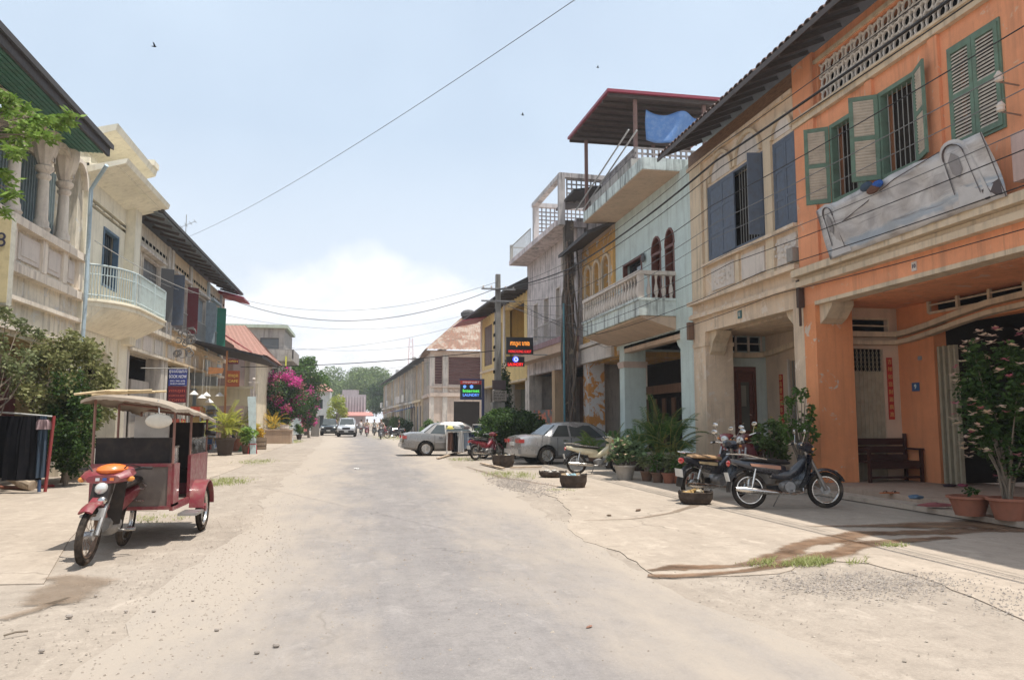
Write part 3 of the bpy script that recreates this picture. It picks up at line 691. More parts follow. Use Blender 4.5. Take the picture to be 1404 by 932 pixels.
# porch floors
m=M(); m.box(5.6,28.3,-3.2,.16,.021,.2,T); setting('porch_floor',m,plaster('porch_cement',(.42,.31,.235),.4,(.2,.14,.1)))
m=M(); m.box(5.6,21.5,.161,.52,.021,.10,T); setting('kerb_step',m,plaster('step_cement',(.48,.39,.31),.5,(.14,.11,.09)))
# red couplet strips, on the wall of orange house and of the beige house
REDP=paint('red_paper',(.50,.045,.03),.7,.25); GOLD=paint('gold_ink',(.75,.42,.16),.6,.1)
def couplet(root,x,y0,y1,z0,z1,txt,n3):
    m=M(); m.box(y0,y1,n3,n3+.012,z0,z1,T); o=part('red_couplet',m,REDP,root,'red vertical couplet strip with gold characters')
    for i,ch in enumerate(txt):
        z=z1-(i+.6)*(z1-z0)/(len(txt)+.2)
        lettering(ch,(y1-y0)*.8,GOLD,root,T((y0+y1)/2,n3+.02,z),(0,-1,0),(0,0,1),name='character')
def couplet_x(root,x0,x1,yy,z0,z1,txt):
    m=M(); m.box(x0,x1,yy-.012,yy-.001,z0,z1); part('red_couplet',m,REDP,root,'red vertical couplet strip with gold characters')
    for i,ch in enumerate(txt): lettering(ch,(x1-x0)*.8,GOLD,root,((x0+x1)/2,yy-.02,z1-(i+.6)*(z1-z0)/(len(txt)+.2)),(1,0,0),(0,0,1),name='character')
couplet_x(O,11.24,11.38,15.3,1.5,2.85,'吉祥如意財源廣進')
# ---------- beige house
B=thing('beige_house','weathered beige two-storey shophouse with slate-blue shutters and white plaster rosettes','house',(9.3,18.2,0))
m=M(); wallm(m,T,15.3,21.1,3.94,9.25,-.32,0,[(16.75,19.85,5.85,7.92),(15.36,16.3,5.83,7.9)]); part('wall',m,BEI,B)
m=M(); m.box(15.3,21.1,-9,-.6,3.95,9.2,T); part('upper_floor_block',m,BEI,B)
m=M(); m.box(15.32,21.1,.001,.13,4.36,4.46,T); m.box(15.32,21.1,.001,.18,4.76,4.86,T); m.box(15.32,21.1,.001,.09,4.46,4.5,T); m.box(15.35,20.15,.001,.14,5.72,5.80,T); m.box(15.32,21.1,.001,.1,8.75,8.85,T); part('cornice',m,BEI,B)
m=M(); m.box(20.2,20.95,.001,.07,4.87,8.74,T); m.box(19.88,20.05,.001,.05,5.81,8.2,T); m.box(16.35,16.7,.001,.06,4.87,8.2,T); m.box(18.1,18.3,.001,.05,4.87,5.71,T); part('pilasters',m,CRM,B)
for (a,b) in [(18.42,19.75),(16.85,18.0),(15.45,16.25)]:
    m=M(); m.box(a,b,.001,.028,5.0,5.62,T); pn=part('relief_panel',m,WHP,B)
    if a!=16.85:
        q=M(); cx=(a+b)/2
        for k in range(8):
            an=2*PI*k/8; q.ell(T(cx+.17*math.cos(an),.03,5.31+.17*math.sin(an)),(.04,.075,.055),6,4)
        q.ell(T(cx,.03,5.31),(.05,.08,.08),8,5)
        for sx in (-1,1):
            for k in range(5): q.ell(T(cx+sx*(.32+.045*k),.03,5.15+.09*((k*2)%5)),(.03,.05,.04),6,4)
        part('rosette',q,WHP,B)
for cx,r_ in [(19.0,.62),(17.5,.62),(15.85,.4)]:
    m=M(); archband(m,T,cx,8.0,r_,.09,.001,.09,14); part('arch_moulding',m,CRM,B)
    m=M(); 
    pts=[(cx-r_*.98*math.cos(PI*k/12),8.0+r_*.98*math.sin(PI*k/12)) for k in range(13)]
    m.prism(pts,.001,.02,T); part('arch_relief',m,WHP,B)
for (a,b,z0,z1) in [(16.75,19.85,5.85,7.92),(15.36,16.3,5.83,7.9)]:
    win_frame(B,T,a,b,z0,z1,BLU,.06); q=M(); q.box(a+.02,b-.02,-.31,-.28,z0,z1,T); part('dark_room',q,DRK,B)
grille(B,T,16.8,18.3,5.9,7.88,-.08,BARS,.13,.006)
louver_leaf(B,T,19.8,19.0,5.88,7.88,.0,BLU,BLU,slats=False,panels=3); louver_leaf(B,T,18.25,18.99,5.88,7.88,.03,BLU,BLU,slats=False,panels=3)
louver_leaf(B,T,16.8,17.15,5.88,7.88,.04,BLU,BLU,ang=80,slats=False,panels=3)
louver_leaf(B,T,15.39,15.82,5.87,7.86,.0,BLU,BLU,slats=False,panels=3); louver_leaf(B,T,16.27,15.83,5.87,7.86,.0,BLU,BLU,slats=False,panels=3)
m=M(); m.box(15.3,15.72,-.82,.001,.2,3.94,T); part('pillar',m,BEI,B); m=M(); m.box(20.3,21.1,-.82,.001,.2,3.94,T); m.box(20.25,21.1,-.84,.03,3.55,3.66,T); part('pillar',m,BEI,B)
for sg,x in ((1,15.72),(-1,20.3)):
    m=M(); m.prism([(x,3.94),(x+sg*.5,3.94),(x+sg*.42,3.8),(x+sg*.2,3.62),(x+sg*.12,3.4),(x,3.3)],-.55,-.12,T); part('bracket',m,CRM,B)
PBW=plaster('pale_blue_wall',(.55,.62,.58),.25); BFW=plaster('buff_wall',(.66,.51,.38),.3)
m=M(); wallm(m,T,15.45,21.1,.2,4.02,BW-.3,BW,[(19.2,19.8,1.25,3.12)]); part('back_wall',m,BFW,B)
m=M(); wallm(m,lambda s,d,z:(s,21.1-d,z),10.1,11.55,.2,4.1,-.15,0,[(10.15,11.15,.2,2.98),(10.2,11.4,3.5,3.92)]); part('cross_wall',m,PBW,B)
Xc2=lambda x,e,z:(x,21.1-e,z)
sweep(B,CRM,[(10.1,3.32),(10.9,3.30),(11.55,3.33)],[(21.1,3.33),(20.4,3.36),(19.6,3.45),(18.8,3.52),(17.0,3.55),(15.5,3.55)],[(.0,.14)])
m=M(); m.box(10.2,11.4,21.22,21.24,3.5,3.92); m.box(19.2,19.8,BW-.29,BW-.2,1.25,3.12,T) ; part('vent_void',m,BLK,B)
m=M()
for k in range(4): x=10.2+.4*k; m.box(x-.03,x+.03,21.06,21.1,3.46,3.95)
m.box(10.2,11.4,21.07,21.1,3.7,3.73); part('vent_frame',m,WHP,B)
for k in range(5): q=M(); x=19.2+.12*(k+.5); q.box(x-.01,x+.01,BW-.06,BW-.04,1.25,3.12,T); part('window_bar',q,BARS,B)
q=M(); q.box(19.14,19.2,BW,BW+.05,1.2,3.18,T); q.box(19.8,19.86,BW,BW+.05,1.2,3.18,T); part('window_frame',q,WHP,B)
Dd=lambda s,d,z:(s,21.1-d,z)
for a,b in ((10.17,10.64),(10.66,11.13)):
    d=part('door_leaf',wallm(M(),Dd,a,b,.2,2.9,-.10,-.05,[(a+.1,b-.1,1.2,2.6)]),RED,B)
    q=M(); q.box(a+.1,b-.1,-.09,-.08,1.2,2.6,Dd); part('door_glass',q,glass('door_glass',(.12,.12,.10),.1),d).location=(0,0,0)
    q=M(); q.box(a+.12,b-.2,-.078,-.07,1.9,2.5,Dd); part('curtain',q,paint('pale_curtain',(.30,.28,.22),.8,.2),d).location=(0,0,0)
q=M(); q.box(10.11,10.17,-.08,.04,.2,3.04,Dd); q.box(11.13,11.2,-.08,.04,.2,3.04,Dd); q.box(10.17,11.13,-.08,.039,2.9,3.04,Dd); part('door_frame',q,RED,B)
couplet(B,0,20.18,20.38,1.3,2.78,'恭喜發財萬事如意',BW)
m=M(); m.box(18.1,18.3,.001,.02,4.05,4.25,T); part('house_number_plate',m,paint('green_plate',(.04,.13,.13),.4,.1),B)
lettering('8',.16,WHP,B,T(18.2,.025,4.15),(0,-1,0),(0,0,1),name='numeral')
tile_roof(B,9.3,8.3,9.17,15.3,21.1,.42,15.0)
m=M(); m.box(15.3,21.1,-.002,.03,8.9,9.25,T); part('frieze_board',m,wood('brown_frieze',(.25,.14,.08)),B)
# ---------- mint house
Mi=thing('mint_house','pale mint house with white baluster balcony and roof terrace under a maroon canopy','house',(9.3,24.6,0))
m=M(); wallm(m,T,21.1,28.1,4.1,9.05,-.3,0,[(22.35,23.1,5.1,7.5),(23.45,24.3,5.1,7.5),(25.2,27.2,5.2,7.2)]); part('wall',m,MNT,Mi)
m=M(); m.box(21.1,28.1,-9,-.6,4.1,9.0,T); part('upper_floor_block',m,MNT,Mi)
m=M(); 
for a,b in ((22.35,23.1),(23.45,24.3)):
    archfill(m,T,a,b,6.95,7.5,-.15,-.002,8); 
part('arch_heads',m,MNT,Mi)
for a,b in ((22.35,23.1),(23.45,24.3)):
    f=win_frame(Mi,T,a,b,5.1,6.95,RED,.07,-.2,.02); q=M(); archband(q,T,(a+b)/2,6.95,(b-a)/2-.03,.07,-.2,.022,8,rz=.5); q.box(a,b,-.2,.021,6.9,6.97,T); part('arched_frame',q,RED,Mi)
    q=M(); q.box(a,b,-.26,-.22,5.1,7.5,T); part('window_pane',q,paint('brown_glass',(.16,.05,.03),.25,.1),Mi)
win_frame(Mi,T,25.2,27.2,5.2,7.2,RED,.07); q=M(); q.box(25.2,27.2,-.28,-.24,5.2,7.2,T); part('window_pane',q,GLS,Mi)
m=M(); m.box(21.1,22.05,-.8,.001,.2,9.05,T); part('corner_pier',m,MNT,Mi)
m=M(); m.box(27.25,27.8,-.82,.001,.2,4.1,T); part('pillar',m,MNT,Mi)
m=M(); m.box(27.2,27.85,-.86,.04,3.42,3.52,T); m.box(27.18,27.87,-.88,.06,3.52,3.64,T); part('pillar_capital',m,plaster('pinkish_trim',(.62,.48,.40),.2),Mi)
m=M(); m.box(22.05,27.25,-3.0,0,4.1,4.2,T); m.box(22.05,28.1,-.3,-.002,3.95,4.1,T); part('porch_ceiling',m,UND,Mi)
m=M(); m.box(21.3,28.1,-3.2,-3.0,.2,4.1,T); part('back_wall',m,paint('black_shopfront',(.02,.018,.018),.7,.3),Mi)
for k in range(7): 
    q=M(); q.box(22.1+.75*k,22.13+.75*k,-3.0,-2.97,.2,3.2,T); part('shutter_rib',q,paint('dark_rib',(.06,.05,.05),.6,.2),Mi)
m=M(); m.prism([(21.9,3.95),(22.6,3.95),(22.45,3.75),(22.2,3.6),(22.12,3.3),(21.9,3.2)],-.5,-.1,T); part('bracket',m,MNT,Mi)
# balcony
m=M(); m.box(22.3,28.5,0,1.2,4.66,5.12,T); m.box(22.27,28.53,1.0,1.24,5.12,5.2,T); m.box(22.27,22.45,.0,1.0,5.12,5.2,T); part('balcony_slab',m,MNS,Mi)
m=M(); m.prism([(0,4.1),(1.15,4.655),(0,4.655)],22.32,28.48,lambda s,d,z:(9.3-d,s,z),'s') if False else None
m.hexa([T(22.35,0,4.25),T(22.35,1.1,4.6),T(28.45,1.1,4.6),T(28.45,0,4.25),T(22.35,0,4.655),T(22.35,1.1,4.655),T(28.45,1.1,4.655),T(28.45,0,4.655)]); part('balcony_soffit',m,UND,Mi)
bp=[(.045,0),(.055,.03),(.04,.06),(.075,.18),(.07,.28),(.035,.45),(.03,.55),(.05,.66),(.055,.7)]
m=M(); m.lathe((0,0,0),bp,8); bal=mesh('baluster',m,WHP,smooth=True)
rl=M(); rl.box(22.28,28.52,1.0,1.22,5.92,6.04,T); rl.box(22.28,22.48,0,1.0,5.92,6.04,T); rl.box(28.32,28.52,0,1.0,5.92,6.04,T); rl.box(22.3,22.46,1.02,1.2,5.2,5.92,T); rl.box(28.34,28.5,1.02,1.2,5.2,5.92,T); part('balcony_rail',rl,WHP,Mi)
for k in range(21): o=bpy.data.objects.new('baluster',bal); link(o,Mi); o.location=Vector(T(22.62+.28*k,1.11,5.21))-wl(Mi)
for k in range(4): o=bpy.data.objects.new('baluster',bal); link(o,Mi); o.location=Vector(T(22.38,.85-.24*k,5.21))-wl(Mi)
# roof terrace slab and edge
m=M(); m.box(21.8,28.3,-.5,1.2,9.05,9.42,T); part('terrace_slab',m,MNS,Mi)
m=M(); m.box(21.82,28.28,-.3,1.18,9.02,9.047,T); part('terrace_soffit',m,UND,Mi)
m=M(); m.box(23.6,28.3,-6,.9,9.421,10.0,T); m.box(28.0,30.5,-6,-.2,8.6,9.9,T); part('terrace_base',m,plaster('stained_parapet',(.40,.37,.34),.9,(.04,.04,.04)),Mi)
# lattice parapet facing the near end: squares
def lattice(root,P,nu,nv,su,sv,mat,name,thick=.05,bar=.06):
    """P(u,v,w) -> world"""
    for i in range(nu+1):
        q=M(); q.box(i*su-bar/2,i*su+bar/2,0,nv*sv,-thick/2,thick/2,P); part(name,q,mat,root)
    for j in range(nv+1):
        q=M(); q.box(-bar/2,nu*su+bar/2,j*sv-bar/2,j*sv+bar/2,-thick/2+.003,thick/2-.003,P); part(name,q,mat,root)
PAR=plaster('stained_lattice',(.34,.31,.30),.8,(.05,.05,.05))
lattice(Mi,lambda u,v,w_:(8.95+u,24.6+w_,9.98+v),14,4,.2,.19,PAR,'lattice_bar')
lattice(Mi,lambda u,v,w_:(8.9+w_,24.6+u,9.98+v),19,4,.2,.19,PAR,'lattice_bar')
a=PX(833,121,8.1); b=PX(778,188,8.1)
yN,yF,zC=a.y,b.y,a.z
m=M(); m.hexa([(8.1,yN,zC-.1),(13.6,yN,zC-.1),(13.6,yF,zC+.15),(8.1,yF,zC+.15),(8.1,yN,zC+.0),(13.6,yN,zC+.0),(13.6,yF,zC+.25),(8.1,yF,zC+.25)]); part('canopy_roof',m,MAR,Mi,'maroon corrugated metal canopy over the roof terrace')
m=M(); m.hexa([(8.2,yN+.12,zC-.125),(13.5,yN+.12,zC-.125),(13.5,yF-.1,zC+.12),(8.2,yF-.1,zC+.12),(8.2,yN+.12,zC-.105),(13.5,yN+.12,zC-.105),(13.5,yF-.1,zC+.14),(8.2,yF-.1,zC+.14)]); part('canopy_shade_sheet',m,wood('brown_underside_shade',(.10,.065,.055)),Mi)  # sheet added below the canopy; underside shade put into its dark brown
for y in np.linspace(yN+.15,yF-.15,9):
    q=M(); q.hexa(beam3((8.15,y,zC-.2+.25*(y-yN)/(yF-yN)),(13.5,y,zC-.2+.25*(y-yN)/(yF-yN)),.06,.1)); part('purlin',q,BRN,Mi)
for x,y in [(9.2,yN+.3),(8.7,yF-.7),(11.8,yN+.3),(11.6,yF-.7)]:
    q=M(); q.box(x-.06,x+.06,y-.06,y+.06,9.9,zC-.1); part('canopy_post',q,paint('rusty_post',(.22,.13,.11),.7,.5),Mi)
m=M()
for k in range(6): m.tube([(8.3,yN+.4+.05*k,10.1),(8.3,yN+.4+.05*k,10.1)],.01)
m=M(); m.tube([PX(850,180,8.5),PX(862,178,8.5)],.03)
stp=M(); A_=PX(862,178,8.4); B_=PX(790,288,8.2)
for off in (0,.28): stp.tube([A_+Vector((off,0,0)),B_+Vector((off,0,0))],.03,5)
q=M(); q.box(9.6,13,27.6,30.3,9.9,11.1); part('rooftop_block',q,plaster('brown_rooftop',(.42,.29,.21),.7),Mi); q=M(); q.hexa([(8.3,30.4,10.9),(10.6,30.4,11.3),(10.6,33.5,11.3),(8.3,33.5,10.9),(8.3,30.4,11.0),(10.6,30.4,11.42),(10.6,33.5,11.42),(8.3,33.5,11.0)]); part('rooftop_sheet',q,DARKROOF,Mi)
part('stair_rail',stp,paint('grey_pipe',(.4,.4,.4),.5,.3),Mi)
# blue tarpaulin hanging under the canopy
def tarpf(u,v):
    x=9.6+3.9*u; sag=.16*math.sin(u*PI*3)**2; z=zC-.55-sag*(1-v)-v*(1.1+.12*math.sin(u*9))
    return (x,yN+.28+.10*math.sin(u*14+v*2)+.05*math.sin(v*5+u*30),z)
m=M(); m.grid(tarpf,40,10); t_=single('tarpaulin',m,None,'blue tarpaulin sheet hung below the maroon rooftop canopy','tarpaulin',smooth=True)
TARP=paint('blue_tarp',(.10,.22,.48),.45,.45,dark=(.35,.45,.6)); t_.data.materials.append(TARP); sd=t_.modifiers.new('thick','SOLIDIFY'); sd.thickness=.01
# ---------- ochre house
To=TR(9.2)
Oc=thing('ochre_house','narrow ochre house with three arched windows squeezed beside the lilac house','house',(9.2,30.3,0))
m=M(); wallm(m,To,28.1,32.4,3.9,8.8,-.3,0,[(28.5,29.3,5.2,7.9),(29.75,30.55,5.2,7.9),(31.0,31.8,5.2,7.9)]); 
for a in (28.5,29.75,31.0): archfill(m,To,a,a+.8,7.5,7.9,-.28,-.004,8)
part('wall',m,OCH,Oc)
m=M(); m.box(28.1,32.4,-9,-.5,3.9,8.75,To); part('upper_floor_block',m,OCH,Oc)
for a in (28.5,29.75,31.0):
    q=M(); archband(q,To,a+.4,7.5,.42,.12,.001,.08,10); q.box(a-.13,a,.001,.08,5.2,7.5,To); q.box(a+.8,a+.93,.001,.08,5.2,7.5,To); part('window_surround',q,CRM,Oc)
    q=M(); q.box(a,a+.8,-.27,-.22,5.2,7.9,To); part('window_pane',q,BLU,Oc); q=M(); q.box(a+.37,a+.43,-.21,-.15,5.2,7.9,To); part('mullion',q,WHP,Oc)
m=M(); m.box(28.1,32.4,.001,.2,4.55,4.7,To); m.box(28.1,32.4,.001,.12,3.9,4.5,To); part('cornice',m,WHP,Oc)
m=M(); m.box(31.6,32.4,-.7,.001,.2,3.9,To); part('pillar',m,plaster('orange_peel',(.62,.28,.08),.3,(.2,.12,.08),.9,(.62,.58,.55)),Oc)
m=M(); m.box(28.1,32.4,-3.1,-2.9,.2,3.9,To); part('back_wall',m,DRK,Oc)
m=M(); m.box(28.1,32.4,-2.9,-2.75,2.6,2.95,To); part('shop_lintel',m,plaster('brown_lintel',(.4,.24,.17),.4),Oc)
WARM=paint('shelf_brown',(.22,.12,.07),.7,.3)
for k in range(8):
    q=M(); q.box(28.4+.5*k,28.75+.5*k,-2.9,-2.7,.5,2.4,To); part('shop_shelf',q,WARM if k%2 else DRK,Oc)
zz=9.0
m=M(); m.hexa([(8.15,28.0,8.52),(8.15,32.5,8.52),(14,32.5,11.0),(14,28,11.0),(8.15,28.0,8.66),(8.15,32.5,8.66),(14,32.5,11.1),(14,28,11.1)]); part('roof',m,DARKROOF,Oc)
m=M(); m.box(28.1,32.4,-.3,-.02,8.8,9.1,To); part('frieze',m,UND,Oc)
# ---------- lilac house
Tp=frame(9.05,32.6,8.62,41.4,True); _=Tp
Pk=thing('lilac_house','tall stained lilac house with concrete rooftop pergola and small balcony','house',(9.05,36.8,0))
m=M(); wallm(m,Tp,0,8.8,3.9,10.4,-.3,0,[(.9,1.9,5.5,7.8),(2.6,3.3,5.5,7.8),(4.6,5.4,5.6,7.6),(6.6,7.4,5.6,7.6),(1.2,2.4,8.4,9.4)]); part('wall',m,PNK,Pk)
m=M(); m.box(0,8.8,-9,-.5,3.9,10.35,Tp); part('upper_floor_block',m,PNK,Pk)
for (a,b,c_,e) in [(.9,1.9,5.5,7.8),(2.6,3.3,5.5,7.8),(4.6,5.4,5.6,7.6),(6.6,7.4,5.6,7.6),(1.2,2.4,8.4,9.4)]:
    win_frame(Pk,Tp,a,b,c_,e,WHP,.06); q=M(); q.box(a,b,-.28,-.22,c_,e,Tp); part('window_pane',q,GLS,Pk)
m=M(); m.box(-.1,8.9,0,.75,4.9,5.15,Tp); part('balcony_slab',m,plaster('maroon_slab',(.40,.26,.27),.7,(.08,.05,.05)),Pk)
m=M(); m.box(-.05,8.85,0,.7,4.5,4.9,Tp); part('balcony_soffit',m,UND,Pk)
m=M(); m.box(0,5.0,.66,.70,5.95,6.0,Tp)
for k in range(22): m.box(.2*k+.1,.2*k+.12,.67,.69,5.15,5.96,Tp)
part('balcony_railing',m,paint('rusty_white_rail',(.4,.36,.33),.6,.5),Pk)
m=M(); m.box(-.1,8.9,-.4,1.0,9.95,10.2,Tp); part('terrace_slab',m,plaster('pink_slab',(.70,.61,.59),.8,(.12,.10,.10)),Pk)
CPL=plaster('pergola_concrete',(.58,.54,.52),.95,(.09,.08,.08))
for s_,d_ in [(-.6,1.0),(4.2,.85),(4.2,-1.9),(-.4,-1.9)]:
    q=M(); q.box(s_,s_+.26,d_-.26,d_,9.9 if s_>0 else 9.9,12.0,Tp); part('pergola_post',q,CPL,Pk)
m=M(); m.hexa([Vector(Tp(-.6,.74,12.0)),Vector(Tp(-.6,1.0,12.0)),Vector(Tp(4.46,.9,12.0)),Vector(Tp(4.46,.6,12.0)),Vector(Tp(-.6,.74,12.2)),Vector(Tp(-.6,1.0,12.2)),Vector(Tp(4.46,.9,12.2)),Vector(Tp(4.46,.6,12.2))]); m.box(-.6,-.36,-4,.74,12.0,12.2,Tp); m.box(4.2,4.46,-4,.6,12.0,12.2,Tp); part('pergola_beam',m,CPL,Pk)
for (s_,zb) in ((-.5,10.9),(4.33,10.75)):
    for i in range(13):
        q=M(); q.box(s_-.03,s_+.03,.6-.22*i,.65-.22*i,zb+(.0 if i<9 else .2),12.0,Tp); part('lattice_bar',q,PAR,Pk)
    for j in range(6):
        q=M(); q.box(s_-.028,s_+.028,-2.1,.65,zb+.2*j,zb+.2*j+.05,Tp); part('lattice_bar',q,PAR,Pk)
for s_,e_ in ((4.6,8.8),):
    m=M(); m.box(s_,e_,.9,.93,10.95,11.0,Tp); m.box(e_,e_+.15,.8,.95,10.2,11.1,Tp)
    for k in range(18): m.box(s_+.23*k,s_+.23*k+.02,.9,.93,10.2,10.95,Tp)
    m.box(e_+.06,e_+.09,-1.5,.8,10.95,11.0,Tp); part('terrace_railing',m,BARS,Pk)
m=M(); m.box(.3,1.1,.02,.32,7.9,8.45,Tp); ac=part('air_conditioner',m,paint('ac_white',(.5,.5,.48),.5,.3),Pk); m=M(); m.torus(Tp(.7,.33,8.17),.2,.02,'x',16,5); m.box(.68,.72,.325,.335,7.97,8.37,Tp); m.box(.5,.9,.325,.335,8.15,8.19,Tp); part('fan_grille',m,IRON,ac).location=(0,0,0)
m=M(); m.box(3.6,4.1,-.7,.001,.1,3.9,Tp); part('pillar',m,plaster('tan_post',(.60,.42,.26),.4),Pk); m=M(); m.box(8.4,8.8,-.7,.001,.1,3.9,Tp); part('pillar',m,GRW,Pk)
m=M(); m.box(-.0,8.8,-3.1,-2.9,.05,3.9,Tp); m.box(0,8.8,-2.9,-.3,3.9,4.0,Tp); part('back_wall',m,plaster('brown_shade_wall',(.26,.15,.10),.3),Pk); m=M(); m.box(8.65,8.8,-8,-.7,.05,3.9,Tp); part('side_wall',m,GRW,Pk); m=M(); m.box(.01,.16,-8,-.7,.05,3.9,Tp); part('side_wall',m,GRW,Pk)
# orange mural poster, low, beside the sedan
def mural():
    m,t,b=newmat('mural_print'); p=pos(t); v=noise(t,p,2.2,3); c=mixc(t,rmp(t,v,[(.48,0),(.52,1)]),(.58,.14,.06),(.10,.12,.12)); t.links.new(c,b.inputs['Base Color']); b.inputs['Roughness'].default_value=.6; return m
a=G(732,612,0); 
m=M(); m.box(4.15,8.35,-.3,-.24,.1,2.05,Tp); part('mural_panel',m,mural(),Pk,'low orange panel with a dark round motif')
q=M(); q.torus(Tp(6.2,-.22,.95),.42,.09,'x',20,6); part('mural_ring',q,paint('mural_dark',(.06,.07,.07),.6,.1),Pk)
# dark weathered pier with dead creeper between ochre and lilac
Pi=thing('stained_pier','black-stained masonry pier with dry creepers and a blue pipe between the ochre and lilac houses','pier',(8.5,32.4,0))
BST=plaster('black_stain',(.17,.14,.115),1.0,(.03,.028,.025),.4,(.30,.24,.18))
m=M(); m.box(8.42,8.82,32.35,32.7,0,10.2); part('shaft',m,BST,Pi)
r=random.Random(8)
for k in range(8):
    x=8.4+r.random()*.4; y=32.25+r.random()*.12; pts=[]
    z=0
    while z<9.6: pts.append((x,y,z)); x=min(8.95,max(8.22,x+r.gauss(0,.05))); y=min(32.34,y+r.gauss(0,.02)); z+=.4
    q=M(); q.tube(pts,.03+.02*r.random(),5); part('creeper_stem',q,BST if k%3 else wood('dry_stem',(.16,.11,.08)),Pi)
q=M(); q.tube([(8.30,32.18,0),(8.30,32.18,6.5)],.045,6); part('water_pipe',q,paint('teal_pipe',(.10,.25,.30),.5,.3),Pi)
# ---------- yellow house
Ty=frame(8.6,41.4,7.95,54.0,True)
Ye=thing('yellow_house','yellow corner house with dark hipped roof and recessed upper loggia','house',(8.3,47.5,0))
m=M(); wallm(m,Ty,0,12.6,3.7,8.6,-.3,0,[(.6,5.2,4.9,8.2),(6.1,6.9,5.0,7.6),(9.0,11.6,5.2,7.9)]); part('wall',m,YEL,Ye)
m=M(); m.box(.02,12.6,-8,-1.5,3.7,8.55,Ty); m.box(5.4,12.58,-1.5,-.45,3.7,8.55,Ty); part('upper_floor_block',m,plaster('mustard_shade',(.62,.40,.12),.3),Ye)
m=M(); m.box(.6,5.2,-1.5,-.31,4.7,4.9,Ty); part('loggia_floor',m,UND,Ye)
m=M(); m.box(1.0,2.2,-1.5,-1.44,5.0,7.6,Ty); part('shutter',m,BLU,Ye)
m=M(); m.box(5.2,5.6,.001,.06,4.0,8.6,Ty); m.box(7.8,8.1,.001,.06,4.0,8.6,Ty); m.box(12.3,12.66,.001,.06,4.0,8.6,Ty); part('pilasters',m,WHP,Ye); m=M(); m.box(0,.15,-8,-.6,0,3.7,Ty); m.box(12.4,12.55,-8,-.6,0,3.7,Ty); part('side_wall',m,GRW,Ye)
for a,b in ((9.0,9.6),(9.7,10.3),(10.35,10.95),(11.0,11.6)):
    q=M(); q.box(a,b,-.1,-.05,5.2,7.9,Ty); part('shutter',q,wood('brown_shutter',(.14,.08,.06)),Ye)
m=M(); m.box(0,12.66,.001,.1,4.75,4.9,Ty); m.box(0,12.66,.001,.08,3.7,3.8,Ty); part('cornice',m,CRM,Ye)
for s_ in (0.0,5.2,8.4,12.2):
    q=M(); q.box(s_,s_+.4,-.6,.001,0,3.7,Ty); part('pillar',q,GRW,Ye)
m=M(); m.box(0,12.6,-3,-2.8,0,3.7,Ty); part('back_wall',m,plaster('teal_shop_wall',(.22,.26,.22),.3),Ye)
m=M(); m.box(5.6,8.4,-.32,-.2,.0,3.2,Ty); part('grey_shutter_door',m,plaster('grey_door',(.42,.42,.40),.4),Ye)
e0=Vector(Ty(-.2,1.1,8.75)); e1=Vector(Ty(13.4,1.1,8.75)); e2=Vector(Ty(13.4,-9,8.75)); e3=Vector(Ty(-.2,-9,8.75)); r0=Vector(Ty(-.2,-3.9,11.4)); r1=Vector(Ty(8.6,-3.9,11.4))
m=M(); th=Vector((0,0,.12)); m.add([e0,e1,e2,e3,r0,r1,e0-th,e1-th,e2-th,e3-th],[(0,1,5,4),(1,2,5),(2,3,4,5),(3,0,4),(6,9,8,7),(0,6,7,1),(1,7,8,2),(2,8,9,3),(3,9,6,0)]); part('hipped_roof',m,DARKROOF,Ye)
for k in range(20):
    q=M(); q.hexa(beam3(Ty(.3+.66*k,0,8.55),Ty(.3+.66*k,1.05,8.55),.06,.08)); part('rafter',q,BRN,Ye)
m=M(); m.box(9.8,13.4,.2,1.9,8.25,8.32,lambda s,d,z:Ty(s,d,z+(1.0-d)*.2)); part('lean_to_sheet',m,MAR,Ye)
# ---------- corner house with rusty roof, facing us over the side lane
def addhouse(): pass
yc=71.5
Cn=thing('corner_house','pinkish corner house with rusty hipped sheet roof and veranda facing the lane','house',(9,yc+3,0))
Tc=lambda s,d,z:(5.9+s,yc-d,z)  # s to the right, d towards camera
PKH=plaster('pinkish_cream',(.66,.54,.45),.5,(.25,.18,.14))
m=M(); wallm(m,Tc,0,7.5,0,7.9,-.3,0,[(.35,1.0,4.9,7.4),(1.6,4.6,4.85,7.4),(5.4,6.9,4.85,7.4),(2.1,4.5,.3,3.3)]); part('wall',m,PKH,Cn)
m=M(); m.box(0.01,7.5,-7,-.5,0,7.85,Tc); part('house_block',m,PKH,Cn)
for a,b in ((1.6,4.6),(5.4,6.9),(.35,1.0)):
    n=10
    for k in range(n):
        q=M(); q.box(a,b,-.24,-.2,4.85+2.55*k/n,4.85+2.55*(k+.88)/n,Tc); part('blind_slat',q,wood('maroon_blind',(.15,.07,.06),.7,(1,1,6)),Cn)
m=M(); m.box(2.1,4.5,-.28,-.2,.3,3.3,Tc); part('shopfront',m,DRK,Cn)
m=M(); m.box(0,.28,.001,.1,0,7.6,Tc); m.box(1.05,1.5,.001,.12,0,7.6,Tc); m.box(4.65,5.3,.001,.12,0,7.6,Tc); m.box(7.1,7.5,.001,.1,0,7.6,Tc); part('pilasters',m,GRW,Cn)
m=M(); m.box(-.1,7.6,.001,.2,3.75,4.1,Tc); m.box(-.1,7.6,.001,.22,4.55,4.7,Tc); m.box(-.1,7.6,.001,.22,7.6,7.9,Tc)
for k in range(6): m.ell(Tc(1.8+.5*k,.05,4.3),(.16,.05,.16),8,5)
part('cornice',m,PKH,Cn)
m=M(); zr=8.0; a0=Vector((5.3,yc-.7,zr)); a1=Vector((14,yc-.7,zr)); a2=Vector((14,yc+9,zr)); a3=Vector((5.3,yc+9,zr)); b0=Vector((9.6,yc+5,12.0)); b1=Vector((11,yc+5,12.0))
